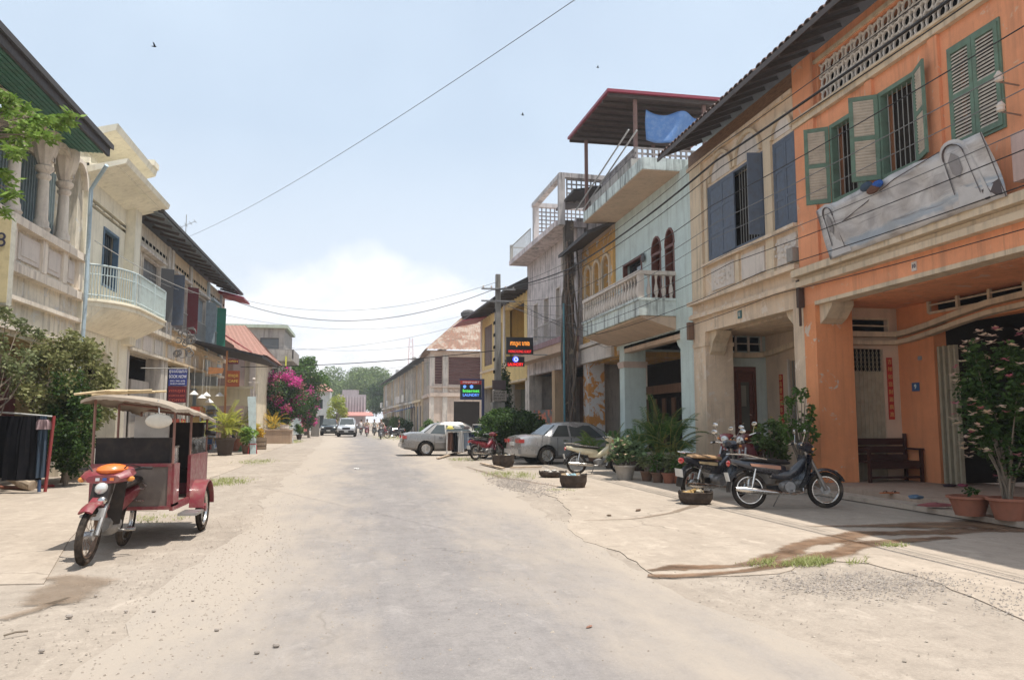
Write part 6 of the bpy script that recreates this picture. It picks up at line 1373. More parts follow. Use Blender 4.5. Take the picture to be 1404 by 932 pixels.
    m=M(); m.tube([(-.08,.06,.26),(-.14,.26,.02)],.011,5); m.tube([(.02,-.19,.27),(.02,.19,.27)],.012,5); m.tube([(.02,-.23,.275),(.02,-.15,.275)],.02,6); m.tube([(.02,.15,.275),(.02,.23,.275)],.02,6); lpart('stand',m,STEEL,t)
    return t
def cpaint(n,c,dirt=.2): return paint(n,c,.28,dirt,0,.6,5,coat=.6,dark=(.35,.28,.2))
BKP=cpaint('black_navy_paint',(.014,.017,.028)); MRP=cpaint('maroon_paint',(.22,.02,.035)); RDP=cpaint('red_paint',(.42,.03,.025)); CRP=cpaint('cream_paint',(.70,.62,.42)); WTP=cpaint('white_paint',(.6,.6,.58))
a=G(1086,697.5,.007)
motorbike('motorbike','black underbone motorbike parked side-on in the foreground facing the orange pillar',(a.x,a.y+.12,.007),R(-8),BKP,CHR,decal=paint('copper_stripe',(.45,.22,.14),.4,.2),steer=-.12,lean=-.07,scale=1.06)
a=G(985,683,.007)
motorbike('motorbike','dark motorbike with tan tail behind the foreground one, by the rubber tub',(a.x,a.y+.1,.007),R(22),BKP,CHR,decal=paint('tan_stripe',(.55,.42,.24),.4,.2),steer=.3,lean=.10,seatmat=paint('tan_seat',(.35,.22,.12),.5,.3),scale=1.05)
a=G(1022,662,.10)
motorbike('motorbike','maroon motorbike standing nearest the beige house door with its handlebars towards us',(a.x-.1,a.y+.1,.10),R(208),MRP,CHR,steer=.35,lean=.06,scale=1.05)
a=G(1048,668,.10)
motorbike('motorbike','dark red motorbike half hidden between the maroon one and the flowering shrub',(a.x,a.y+.5,.10),R(225),cpaint('dark_red_paint',(.10,.012,.02)),CHR,steer=-.3,lean=.06,scale=1.05)
a=G(822,650,.007)
motorbike('scooter','cream step-through scooter parked by the potted palms, nose to the right',(a.x,a.y+.1,.007),R(-4),CRP,CHR,steer=-.2,lean=-.06,rack=True,cat='scooter',mirrors=False)
a=G(668,630); motorbike('motorbike','red-brown motorbike tail-on beside the clothes rail',(a.x,a.y,0),R(35),MRP,CHR,steer=.2,mirrors=False)
a=G(655,624); motorbike('motorbike','dark motorbike just left of the red-brown one at the clothes rail',(a.x,a.y+.6,0),R(60),BKP,CHR,steer=-.2,mirrors=False)
a=G(684,629); motorbike('motorbike','black motorbike between the red-brown one and the round shrub',(a.x,a.y+.5,0),R(20),BKP,CHR,steer=.3,mirrors=False)
# black box basket by front bike's fork
# ---------------- cars
def sedan(name,label,loc,rz,mat,cat='car',L_=4.6,W=1.72,Hh=1.42,suv=False,group=None):
    t=thing(name,label,cat,loc,rz,group)
    hl=L_/2; hw=W/2
    if not suv: prof=[(-hl,.42,.62,.78),(-hl+.06,.30,.92,.88),(-hl+.35,.26,.99,.96),(-hl+.8,.24,1.0,1),(-.6,.23,.95,1),(0,.23,.93,1),(.7,.23,.93,1),(hl-1.3,.24,.92,1),(hl-.7,.26,.86,.98),(hl-.3,.27,.76,.93),(hl-.06,.30,.66,.84),(hl,.40,.56,.72)]; gx=(-1.45,-.85,.35,1.15); gz0,gz1=.92,Hh; wr=.31; tw=.58
    else: prof=[(-hl,.5,1.0,.84),(-hl+.06,.40,1.10,.93),(-hl+.4,.38,1.12,.99),(-1,.36,1.10,1),(0,.36,1.08,1),(.8,.36,1.08,1),(hl-1.0,.38,1.06,.98),(hl-.3,.40,.98,.95),(hl-.05,.44,.90,.88),(hl,.55,.78,.8)]; gx=(-2.15,-1.95,.3,.95); gz0,gz1=1.06,Hh; wr=.37; tw=.64
    m=M(); vs=[]; ring_=[]
    for x,a,b,f in prof:
        w_=hw*f; pts=[(0,a),(w_*.85,a),(w_*.97,a+.09),(w_,a+(b-a)*.5),(w_*.985,b-(b-a)*.16),(w_*.93,b-.03),(w_*.80,b),(0,b+.025)]
        ring_=[(x,p[0],p[1]) for p in pts]+[(x,-p[0],p[1]) for p in reversed(pts[1:-1])]; vs+=ring_
    k=len(ring_); n=len(prof); m.add(vs,[(i*k+j,i*k+(j+1)%k,(i+1)*k+(j+1)%k,(i+1)*k+j) for i in range(n-1) for j in range(k)]+[tuple(range(k)),tuple(range((n-1)*k,n*k))])
    me=mesh('body',m,mat,smooth=False)
    ob=bpy.data.objects.new('body',me); link(ob)
    fx=hl-.86; rx=-hl+(.98 if not suv else .9)
    cut=M()
    for x in (fx,rx): cut.tube([(x,-hw-.2,wr),(x,hw+.2,wr)],wr+.055,24)
    cme=mesh('cut',cut,None); co=bpy.data.objects.new('cut',cme); link(co)
    bm_=ob.modifiers.new('b','BOOLEAN'); bm_.operation='DIFFERENCE'; bm_.object=co; bm_.solver='EXACT'
    dg=bpy.context.evaluated_depsgraph_get(); dg.update(); me2=bpy.data.meshes.new_from_object(ob.evaluated_get(dg)); 
    bpy.data.objects.remove(ob); bpy.data.objects.remove(co)
    me2.materials.clear(); me2.materials.append(mat); me2.polygons.foreach_set('use_smooth',[True]*len(me2.polygons)); me2.set_sharp_from_angle(angle=R(30)); me2.name='body'
    bo=bpy.data.objects.new('body',me2); link(bo,t)
    # greenhouse
    x0,x1,x2,x3=gx; wb=hw*.93; wt=hw*tw/.86
    def gp(x,z,w_): return (x,w_,z)
    m=M(); st=[(x0,gz0,gz0+.02,wb*.9,wb*.9),(x1,gz0,gz1-.04,wb,wt*.97),(x1+.25,gz0,gz1,wb,wt),((x1+x2)/2,gz0,gz1+.015,wb,wt),(x2-.1,gz0,gz1,wb,wt),(x2+.05,gz0,gz1-.03,wb,wt*.98),(x3,gz0,gz0+.02,wb*.92,wb*.92)]
    vs=[]
    for x,a,b,p,q in st: vs+=[(x,p,a),(x,q*1.01,b-.07 if b-a>.2 else b-.005),(x,q*.9,b),(x,0,b+.02),(x,-q*.9,b),(x,-q*1.01,b-.07 if b-a>.2 else b-.005),(x,-p,a)]
    k=7; m.add(vs,[(i*k+j,i*k+j+1,(i+1)*k+j+1,(i+1)*k+j) for i in range(len(st)-1) for j in range(k-1)]); lpart('roof',m,mat,t,smooth=True)
    GL=glass('car_glass',(.05,.06,.06),.04)
    # side windows
    xs=[(x1+.03,(x1+x2)/2-.25),((x1+x2)/2-.18,x2-.02)] if not suv else [(x1+.08,-.95),(-.88,-.18),(-.1,x2)]
    for s in (-1,1):
        for i,(a,b) in enumerate(xs):
            e0=a-(.32 if i==0 and not suv else 0); e1=b+(.42 if i==len(xs)-1 else 0); m=M(); zt=gz1-.10; y0=(wb+.004)*s; y1=(wt*1.03+.004)*s
            m.hexa([(e0,y0*.985,gz0+.03),(e1,y0*.985,gz0+.03),(b,y1*.985,zt),(a,y1*.985,zt),(e0,y0*1.003,gz0+.03),(e1,y0*1.003,gz0+.03),(b,y1*1.003,zt),(a,y1*1.003,zt)]); lpart('side_window',m,GL,t)
    m=M(); m.hexa([(x3-.06,-wb*.86,gz0+.06),(x3-.06,wb*.86,gz0+.06),(x2+.10,wt*.88,gz1-.06),(x2+.10,-wt*.88,gz1-.06),(x3-.03,-wb*.86,gz0+.07),(x3-.03,wb*.86,gz0+.07),(x2+.13,wt*.88,gz1-.05),(x2+.13,-wt*.88,gz1-.05)]); lpart('windscreen',m,GL,t)
    m=M(); m.hexa([(x0+.06,-wb*.82,gz0+.06),(x0+.06,wb*.82,gz0+.06),(x1-.06,wt*.86,gz1-.08),(x1-.06,-wt*.86,gz1-.08),(x0+.03,-wb*.82,gz0+.07),(x0+.03,wb*.82,gz0+.07),(x1-.09,wt*.86,gz1-.07),(x1-.09,-wt*.86,gz1-.07)]); lpart('rear_window',m,GL,t)
    for x in (fx,rx):
        for s in (-1,1):
            w=bpy.data.objects.new('wheel',None); w=lpart('wheel',M().torus((0,0,0),wr-.075,.075,'y',24,8,sq=1.25),TYRE,t,smooth=True); w.location=(x,s*(hw-.11),wr)
            q=M(); q.tube([(0,-.06,0),(0,.06,0)],wr*.62,20); lpart('wheel_disc',q,HUB,w)
            q=M()
            for k in range(7): a=2*PI*k/7; q.hexa(beam3((0,s*.066,0),(wr*.58*math.cos(a),s*.062,wr*.58*math.sin(a)),.045,.02))
            q.torus((0,s*.06,0),wr*.62,.014,'y',20,5); lpart('hubcap',q,CHR,w)
            q=M(); q.tube([(0,-s*.12,0),(0,-s*.10,0)],wr+.04,20); lpart('wheel_well',q,BLK,w)
    for s in (-1,1):
        zt=.72 if not suv else .92
        m=M(); m.box(-hl-.006,-hl+.30,min(s*hw*.46,s*hw*.90),max(s*hw*.46,s*hw*.90),zt+.02,zt+.14)
        m.v=[(v[0]-.02 if v[0]<-hl+.1 else v[0]-.14,v[1]*(1+.05*(v[0]+hl)/.3),v[2]) for v in m.v]; lpart('tail_light',m,REDL,t)
        m=M(); m.ell((hl-.10,s*hw*.66,.63 if not suv else .82),(.12,.2,.085),10,6); lpart('headlight',m,LENS,t,smooth=True)
        m=M(); m.ell((x3-.25,s*(hw+.08),gz0+.06),(.05,.09,.06),8,6); lpart('door_mirror',m,mat,t,smooth=True)
        m=M(); 
        for x in (x2-.35,x1+.1): m.box(x,x+.16,min(s*(hw*.985),s*(hw+.015)),max(s*(hw*.985),s*(hw+.015)),.80,.825)
        lpart('door_handle',m,CHR,t)
        m=M(); zz_=.56 if not suv else .7; m.box(rx+.4,fx-.4,min(s*hw*.99,s*(hw+.012)),max(s*hw*.99,s*(hw+.012)),zz_,zz_+.05); lpart('side_moulding',m,SEAT if suv else STEEL,t)
        m=M()
        for x in (x2+.1,(x1+x2)/2-.2,x1-.1): m.box(x,x+.008,min(s*hw*.97,s*(hw+.002)),max(s*hw*.97,s*(hw+.002)),.3,gz0-.02)
        lpart('door_gap',m,BLK,t)
    zb=.36 if not suv else .46
    m=M(); m.box(-hl-.05,-hl+.12,-hw*.86,hw*.86,zb,zb+.16); m.box(-hl-.056,-hl-.05,-hw*.8,hw*.8,zb+.06,zb+.09); lpart('rear_bumper',m,mat if not suv else STEEL,t)
    m=M(); m.box(hl-.14,hl+.05,-hw*.8,hw*.8,zb-.04,zb+.16); lpart('front_bumper',m,mat if not suv else SEAT,t)
    m=M(); m.box(hl-.04,hl+.012,-hw*.4,hw*.4,.55 if not suv else .72,.68 if not suv else .92); lpart('grille',m,SEAT,t)
    m=M(); m.box(-hl-.03,-hl+.01,-.2,.2,.64 if not suv else .8,.76 if not suv else .92); lpart('number_plate',m,paint('plate_white',(.6,.6,.58),.5,.3),t)
    m=M(); m.box(hl-.01,hl+.06,-.2,.2,zb+.02,zb+.13); lpart('number_plate',m,paint('plate_white',(.6,.6,.58),.5,.3),t)
    m=M(); m.box(-hl+.5,hl-.5,-hw*.8,hw*.8,.2,.32); lpart('underbody',m,BLK,t)
    if suv:
        m=M(); m.box(x1+.1,x2-.1,-wt*.8,-wt*.74,gz1+.03,gz1+.08); m.box(x1+.1,x2-.1,wt*.74,wt*.8,gz1+.03,gz1+.08); lpart('roof_rail',m,SEAT,t)
    return t
def carpaint(n,c,d=.12):
    if n in MT: return MT[n]
    m=paint(n,c,.28,d,.45,.5,1.2,coat=.7,dark=[x*.8 for x in c]); return m
SILV=carpaint('silver_beige',(.25,.235,.22)); SILG=carpaint('silver_grey',(.36,.355,.35)); SILW=carpaint('silver_white',(.62,.63,.65)); DGR=carpaint('dark_green_black',(.03,.04,.045))
a=G(584,625); h=R(3); hl=2.3
sedan('parked_car','silver-beige saloon car parked nose-in behind the clothes rail',(a.x+(hl-.98)*math.cos(h)-.86*math.sin(h)*1,a.y+(hl-.98)*math.sin(h)+.86*math.cos(h),0),h,SILV)
a=G(751,637); h=R(8)
sedan('parked_car','silver-grey older saloon parked diagonally between the palms and the round shrub',(a.x+(hl-.98)*math.cos(h)-.86*math.sin(h)*-1*0-.86*math.sin(h),a.y+(hl-.98)*math.sin(h)+.86*math.cos(h),0),h,SILG)
a=G(475,599); sedan('oncoming_car','silver-white off-road car driving towards us on the left half of the street',(a.x,a.y+2.2,0),R(-91),SILW,'car',4.5,1.8,1.8,True)
a=G(450,597); sedan('parked_car','dark green-black off-road car parked on the left edge behind the silver-white one',(a.x,a.y+2.4,0),R(-90),DGR,'car',4.4,1.8,1.75,True)
# ---------------- tuk tuk (motorbike drawn passenger trailer)
TT=thing('tuk_tuk','red tuk tuk with beige canopy and orange-nosed motorbike parked on the left','tuk tuk',(-2.9,10,.006))
TRED=paint('tuk_red',(.21,.03,.04),.4,.7,0,.5,9,coat=.3,dark=(.24,.15,.11)); TORG=paint('tuk_orange',(.75,.18,.03),.35,.1,coat=.5); TBR=paint('tuk_panel_grey',(.15,.12,.10),.7,.6,dark=(.26,.21,.17)); TBK=paint('tuk_vinyl',(.022,.018,.017),.6,.35,dark=(.1,.07,.05)); 
def bx(name,a,b,c,d,e,f,mat,par=TT,**k): return part(name,M().box(a,b,c,d,e,f),mat,par,**k)
# motorbike part: forward is -y. front wheel contact near (-2.95,8.35)
def BK(x,y,z): return Vector((-3.0-y*1.0, 9.30-x, z+.006)) # local bike coords to world: x fwd -> -Y, y left -> +X? 
BKm=Matrix(((0,1,.10,-2.76),(-1,0,0,9.42),(0,0,1,.006),(0,0,0,1)))
def bpart(name,m,mat,par=TT,**k): m.xf(BKm); return part(name,m,mat,par,**k)
steer=R(2); hx,hz=.36,.84
S=Matrix.Translation((hx,0,hz))@Matrix.Rotation(-steer,4,Vector((-.42,0,.9)).normalized())@Matrix.Translation((-hx,0,-hz))
SB=BKm@S
def spart(name,m,mat,par=TT,**k): m.xf(SB); return part(name,m,mat,par,**k)
w=spart('wheel',M().torus((.68,0,.29),.255,.037,'y',30,8),TYRE,smooth=True); DUST=paint('dusty_rim',(.22,.15,.11),.5,.6,.5); q=M().torus((.68,0,.29),.212,.014,'y',30,6,sq=1.8); spart('rim',q,DUST,w,smooth=True).location=(0,0,0)
q=M().tube([(.68,-.05,.29),(.68,.05,.29)],.05,10); spart('hub',q,HUB,w)
q=M()
for k in range(18): a=2*PI*k/18; q.tube([(.68+.05*math.cos(a+.5),.02*(-1)**k,.29+.05*math.sin(a+.5)),(.68+.212*math.cos(a),0,.29+.212*math.sin(a))],.003,3,False)
spart('spokes',q,DUST,w,kind='stuff')
q=M()
for y in (-.075,.075): q.tube([(.38,y,.82),(.68,y,.29)],.026,8)
q.tube([(.30,0,.90),(.42,0,.70)],.03,8); spart('fork',q,STEEL,smooth=True)
q=M(); arcfender(q,(.68,0,.29),.31,.07,R(52),R(150),14); q.hexa([(.52,-.07,.56),(.66,-.07,.60),(.66,.07,.60),(.52,.07,.56),(.45,-.06,.70),(.55,-.06,.66),(.55,.06,.66),(.45,.06,.70)]); spart('front_mudguard',q,TRED,smooth=True)
q=M(); q.ell((.50,0,.75),(.06,.07,.065),12,8); spart('headlight',q,LENS,smooth=True); q=M(); q.ell((.56,.04,.63),(.045,.05,.045),12,8); spart('lower_headlight',q,CHR,smooth=True)
q=M(); body_loft(q,[(.12,.83,.92,.13),(.25,.80,.98,.25),(.40,.79,.95,.26),(.50,.80,.89,.17)]); spart('handlebar_cowl',q,TRED,smooth=True)
q=M(); q.ell((.34,.03,.935),(.17,.16,.065),14,8); spart('orange_cover',q,TORG,smooth=True)
q=M(); q.tube([(.13,.37,.93),(.2,.29,.94),(.28,.1,.90),(.28,-.1,.90),(.2,-.29,.94),(.13,-.37,.93)],.016,6); spart('handlebar',q,SEAT,smooth=True)
q=M(); q.grid(lambda u,v:(.40-.16*u-.12*abs(2*v-1)**2,(v-.5)*2*(.17-.05*u),.84-.50*u),6,6); q.grid(lambda u,v:(.37-.16*u-.12*abs(2*v-1)**2,(v-.5)*2*(.17-.05*u),.84-.50*u),6,6); bpart('leg_shield',q,TBK,smooth=True)
q=M(); body_loft(q,[(.30,.5,.72,.05),(.1,.42,.6,.07),(-.2,.44,.66,.09),(-.5,.55,.72,.12),(-.85,.62,.74,.08)]); bpart('frame_tube',q,TRED,smooth=True)
q=M(); body_loft(q,[(.05,.68,.74,.08),(-.2,.70,.80,.13),(-.6,.72,.82,.13),(-.75,.74,.79,.08)]); bpart('seat',q,TBK,smooth=True)
q=M(); q.ell((.05,0,.32),(.2,.12,.11),12,8); q.tube([(.1,0,.36),(.3,0,.36)],.08,10); bpart('engine',q,ENG,smooth=True)
w=bpart('wheel',M().torus((-.6,0,.29),.255,.037,'y',28,8),TYRE,smooth=True); q=M().torus((-.6,0,.29),.212,.014,'y',28,6,sq=1.8); bpart('rim',q,CHR,w,smooth=True)
q=M(); q.tube([(.0,.2,.26),(.0,-.2,.26)],.015,5); q.tube([(0,.26,.27),(0,.16,.27)],.022,6); q.tube([(.2,-.1,.24),(-.3,-.16,.26),(-.8,-.17,.32)],.035,7); bpart('exhaust',q,CHR,smooth=True)
q=M(); q.hexa(beam3((.60,-.09,.50),(.60,.09,.50),.01,.12)); spart('number_plate',q,paint('plate_white',(.6,.6,.58),.5,.3))
for s_ in (-1,1): q=M(); q.ell((.40,s_*.24,.84),(.03,.045,.03),8,5); spart('indicator',q,AMB)
for s_ in (-1,1): q=M(); q.tube([(.2,s_*.27,.95),(.38,s_*.2,.99),(.46,s_*.08,.86),(.42,0,.7)],.007,4); spart('brake_cable',q,SEAT)
q=M(); q.hexa([(.46,-.1,.60),(.46,.1,.60),(.56,.09,.60),(.56,-.09,.60),(.44,-.1,.80),(.44,.1,.80),(.50,.09,.80),(.50,-.09,.80)]); spart('nose_panel',q,TBK)
for k in range(3): q=M(); q.hexa(beam3((.51,-.07+.07*k,.845),(.51,-.03+.07*k,.845),.006,.03)); spart('sticker',q,[paint('sticker_white',(.6,.6,.6),.5,.2),paint('sticker_blue',(.05,.1,.3),.5,.2),TORG][k])
# trailer
xl,xr,yf,yr=-3.13,-2.24,10.0,12.0
bx('floor',xl,xr,yf,yr,.42,.47,TBR); bx('front_panel',xl+.03,xr-.03,yf-.03,yf-.0,.45,.93,TBR)
q=M()
for k in range(3): q.box(xl+.06,xl+.3,yf-.06,yf-.03,.5+.06*k,.53+.06*k)
q.hexa(beam3((xl+.42,yf-.05,.7),(xl+.52,yf-.05,.8),.01,.02)); q.hexa(beam3((xl+.52,yf-.05,.8),(xl+.62,yf-.05,.7),.01,.02)); q.box(xl+.42,xl+.6,yf-.05,yf-.03,.52,.54); q.box(xl+.42,xl+.6,yf-.05,yf-.03,.66,.68); part('ornament',q,CHR,TT)
q=M(); q.box(xl,xr,yf-.05,yf,.92,.96); q.box(xl,xr,yf-.05,yf+.01,.42,.46); q.box(xr-.04,xr,yf-.045,yf,.46,.92); q.box(xl,xl+.04,yf-.045,yf,.46,.92); part('front_frame',q,TRED,TT)
for x,sd in ((xr,1),(xl,-1)):
    a_,b_=(x-.02,x+.02)
    q=M(); q.box(a_,b_,yf,yf+.28,.45,.95); q.box(a_,b_,yf+.9,yr,.45,.98); part('side_panel',q,TRED,TT)
    q=M(); q.box(a_,b_,yf,yr,.40,.48); q.box(a_-.001,b_+.001,yf+.9,yr,.98,1.02); part('side_rail',q,TRED,TT)
    q=M()
    for k in range(4): q.tube([(x,yf+.02+.07*k,.95),(x,yf+.02+.07*k,1.14)],.008,4)
    q.tube([(x,yf,1.15),(x,yf+.28,1.15)],.014,5)
    for k in range(12): q.tube([(x,yf+.95+.085*k,1.02),(x,yf+.95+.085*k,1.22)],.008,4)
    q.tube([(x,yf+.92,1.23),(x,yr,1.23)],.014,5); part('side_railing',q,CHR,TT)
    w=part('wheel',M().torus((x+sd*.12,yf+1.25,.31),.27,.04,'x',30,8),TYRE,TT,smooth=True); part('rim',M().torus((x+sd*.12,yf+1.25,.31),.22,.018,'x',28,6,sq=1.6),CHR,w,smooth=True)
    q=M(); q.tube([(x+sd*.06,yf+1.25,.31),(x+sd*.17,yf+1.25,.31)],.055,10); part('hub',q,TRED,w)
    q=M()
    for k in range(18): a=2*PI*k/18; q.tube([(x+sd*.12,yf+1.25+.05*math.cos(a),.31+.05*math.sin(a)),(x+sd*.12,yf+1.25+.22*math.cos(a+.3),.31+.22*math.sin(a+.3))],.003,3,False)
    part('spokes',q,STEEL,w,kind='stuff')
    q=M(); n=14; vs=[]
    for i in range(n+1):
        a=R(5)+R(170)*i/n
        for (rr_,xx) in ((.35,x+sd*.02),(.35,x+sd*.2),(.37,x+sd*.2),(.37,x+sd*.02)): vs.append((xx,yf+1.25+rr_*math.cos(a),.31+rr_*math.sin(a)))
    q.add(vs,[(i*4+j,i*4+(j+1)%4,(i+1)*4+(j+1)%4,(i+1)*4+j) for i in range(n) for j in range(4)]); part('wheel_arch',q,TRED,TT,smooth=True)
    q=M(); q.box(min(x,x+sd*.22),max(x,x+sd*.22),yf+.35,yf+.8,.30,.33); part('footstep',q,STEEL,TT)
bx('bench_seat',xl+.06,xr-.06,yf+.03,yf+.42,.62,.78,TBK); bx('bench_back',xl+.02,xr-.04,yf+.02,yf+.12,.78,1.26,TBK); bx('bench_seat',xl+.06,xr-.06,yf+1.5,yr-.05,.62,.80,TBK); bx('bench_back',xl+.02,xr-.03,yr-.16,yr-.04,.80,1.44,TBK)
bx('seat_box',xl+.08,xr-.08,yf+1.52,yr-.04,.47,.62,TRED); bx('seat_box',xl+.08,xr-.08,yf+.04,yf+.40,.47,.62,TRED)
q=M(); q.box(xl+.12,xl+.55,yf+1.2,yf+1.25,1.18,1.52); part('white_board',q,paint('white_board',(.55,.53,.50),.6,.3),TT)
def cz_(x,y): # canopy underside plane: sags towards the right-hand rear
    u=(x-xl)/(xr-xl); v=(y-yf)/(yr-yf); return 1.74-.10*u-.12*v
q=M()
for x in (xl,xr):
    for y in (yf+.0,yf+.92,yr-.03):
        q.tube([(x,y,.95),(x,y,cz_(x,y))],.017,6)
for x in (xl,xr): q.tube([(x,yf,cz_(x,yf)),(x,yr,cz_(x,yr))],.016,5)
for y in (yf,yr-.03,yf+.92): q.tube([(xl,y,cz_(xl,y)),(xr,y,cz_(xr,y))],.016,5)
part('canopy_frame',q,paint('post_brown',(.28,.15,.12),.5,.4),TT)
CAN=None
def canopymat():
    m,t,b=newmat('canopy_cloth'); p=objc(t); a=noise(t,p,3,6); t.links.new(mixc(t,a,(.25,.20,.15),(.37,.305,.235)),b.inputs['Base Color']); b.inputs['Roughness'].default_value=.9; bump(t,b,noise(t,p,9,4),.4,.02); return m
q=M()
ex=.10
def cf(u,v,dz=0):
    x=xl-ex*.4+(xr-xl+1.4*ex)*u; y=yf-.38+(yr-yf+.38+.10)*v
    z=cz_(min(max(x,xl),xr),min(max(y,yf),yr))+.03+.05*math.sin(PI*u)**.8*(.55+.45*math.sin(PI*min(1,max(0,v*.9+.05))))-.05*abs(2*u-1)**6-.02*abs(math.sin(v*PI*4))*(abs(2*u-1)**4)-.03*abs(2*v-1)**8
    return (x,y,z+dz)
q.grid(lambda u,v:cf(u,v),24,30); q.grid(lambda u,v:cf(u,v,-.018),24,30)
part('canopy_cloth',q,canopymat(),TT,smooth=True)
q=M()
for j in range(24):
    for (u,v0,v1) in ((0,j/24,(j+1)/24),(1,j/24,(j+1)/24)):
        a=cf(u,v0);b=cf(u,v1); d=.035+.006*(j%2); q.add([a,b,(b[0],b[1],b[2]-d),(a[0],a[1],a[2]-d)],[(0,1,2,3)])
for j in range(18):
    a=cf(j/18,0);b=cf((j+1)/18,0); d=.035+.006*(j%2); q.add([a,b,(b[0],b[1],b[2]-d),(a[0],a[1],a[2]-d)],[(0,1,2,3)])
part('canopy_valance',q,canopymat(),TT)
q=M(); q.ell((xr-.10,yf-.33,1.46),(.15,.02,.085),16,8); o=part('mirror',q,paint('cream_mirror',(.62,.57,.47),.3,.2),TT,smooth=True); q=M(); q.tube([(xr-.10,yf-.31,1.50),(xr-.12,yf-.31,1.70)],.01,5); part('mirror_arm',q,CHR,o)
q=M(); q.tube([(xr,yr-.1,1.3),(xr+.14,yr-.1,1.28)],.035,8); part('rear_lamp',q,SEAT,TT)
# bamboo sticks lying on the canopy
r=random.Random(12); STK=wood('bamboo',(.55,.42,.24),.7,(1,6,6))
for k in range(6):
    a=cf(.02+.02*k,.05+.03*k); x0_=xl-.15+.03*k; y0_=yf-.45+.1*k; q=M()
    q.tube([(x0_+.06,y0_,1.755+.012*(k%3)),(x0_+.36,y0_+.1+.03*k,1.80+.012*(k%2)),(x0_+.55+.08*(k%3),y0_+.25,1.80+.012*(k%3))],.014,6)
    single('bamboo_stick',q,STK,'%s of the pale bamboo sticks lying on the tuk tuk canopy, counted from the front'%['first','second','third','fourth','fifth','sixth'][k],'stick',group='bamboo sticks on the tuk tuk canopy')
# shoulder of the hitch
bx('hitch',-3.02,-2.94,9.9,10.05,.45,.62,STEEL)
# ================================================================== STREET FURNITURE
# concrete utility pole
UP=thing('utility_pole','square concrete utility pole with crossarms beside the yellow house','utility pole',(6.35,37.6,0))
POL=plaster('pole_concrete',(.30,.28,.25),.8,(.10,.09,.08))
q=M(); q.hexa([(6.17,37.4,0),(6.53,37.4,0),(6.53,37.8,0),(6.17,37.8,0),(6.24,37.48,8.7),(6.46,37.48,8.7),(6.46,37.72,8.7),(6.24,37.72,8.7)]); part('shaft',q,POL,UP)
q=M(); q.box(6.0,6.75,37.33,37.9,0,3.6) if False else q.box(6.05,6.65,37.28,37.92,0,2.4); part('base_block',q,POL,UP)
for k in range(9): q=M(); q.box(6.15,6.18,37.42,37.78,2.6+.6*k,2.75+.6*k); part('step_slot',q,BLK,UP)
for z in (7.9,7.3): q=M(); q.box(5.5,7.2,37.4,37.47,z,z+.08); part('crossarm',q,STEEL,UP)
for x in (5.6,6.0,6.7,7.1): q=M(); q.lathe((x,37.43,7.98),[(.04,0),(.05,.04),(.03,.07),(.045,.1),(.02,.13)],8); part('insulator',q,WHP,UP)
q=M(); q.box(6.02,6.68,37.2,37.275,3.0,3.45); part('notice_board',q,paint('dark_notice',(.10,.07,.07),.6,.3),UP); q=M(); q.box(6.02,6.72,37.2,37.275,2.45,2.95); nb=part('notice_board',q,plaster('paper_notice',(.42,.36,.31),.5),UP)
for i,t_ in enumerate(['លក់ដី','FOR SALE','092 555 010']): lettering(t_,.13,BLK,nb,(6.37,37.19,2.84-.14*i),(1,0,0),(0,0,1),wmax=.5)
# two neon-like sign boxes on the lilac house
a=PY(694,462,35.0); b=PY(731,486,35.0)
sg=signboard('neon_sign','upper black sign box with orange Khmer lettering and red line','%s'=='' or ((a.x+b.x)/2,35.0,(a.z+b.z)/2),b.x-a.x,a.z-b.z,paint('black_signbox',(.012,.012,.015),.4,.1),[])
OE=emit('orange_led',(1,.33,.04),.8); RE=emit('red_led',(1,.03,.03),1.0); BE=emit('blue_led',(.08,.10,1),1.6); GE=emit('green_led',(.1,.8,.12),.8); BLE=emit('pale_blue_led',(.12,.3,.9),.9)
cx_,cz2=(a.x+b.x)/2,(a.z+b.z)/2
lettering('កាហ្វេ ហាង',.27,OE,sg,(cx_,34.95,cz2+.10),(1,0,0),(0,0,1),wmax=.9,bold=True); lettering('HONG KONG GUEST',.17,RE,sg,(cx_,34.95,cz2-.27),(1,0,0),(0,0,1),wmax=1.05)
q=M(); q.tube([(b.x,35.03,a.z+.03),(9.0,35.03,a.z+.03)],.03,5); q.tube([(b.x,35.03,b.z),(9.0,35.03,b.z)],.03,5); part('sign_arm',q,BARS,sg)
a=PY(694,488,35.0); b=PY(719,502,35.0)
sg=signboard('neon_sign','lower black sign box with blue disc and glowing red Laundry lettering',((a.x+b.x)/2,35.0,(a.z+b.z)/2-.02),b.x-a.x,a.z-b.z,paint('black_signbox',(.012,.012,.015),.4,.1),[])
q=M(); q.tube([((a.x+b.x)/2,34.96,a.z-.15),((a.x+b.x)/2,34.93,a.z-.15)],.13,16); part('blue_disc',q,BE,sg)
q=M(); q.torus(((a.x+b.x)/2+.02,34.92,a.z-.15),.08,.018,'y',14,5); part('disc_ring',q,emit('white_led',(.6,.7,1),1),sg)
lettering('LAUNDRY',.2,RE,sg,((a.x+b.x)/2,34.95,b.z+.07),(1,0,0),(0,0,1),wmax=.72,bold=True)
a=PY(631,521,44.5); b=PY(660,545,44.5)
sg=signboard('internet_sign','black sign on a thin blue post reading Internet and Laundry',((a.x+b.x)/2,44.5,(a.z+b.z)/2),b.x-a.x,a.z-b.z,paint('sign_night',(.01,.02,.03),.4,.1),[])
q=M(); q.box(a.x,b.x,44.44,44.47,a.z-.24,a.z-.02); part('red_band',q,paint('sign_red',(.45,.03,.03),.5,.1),sg)
lettering('MINIMART',.17,WI,sg,((a.x+b.x)/2,44.42,a.z-.13),(1,0,0),(0,0,1),wmax=.95)
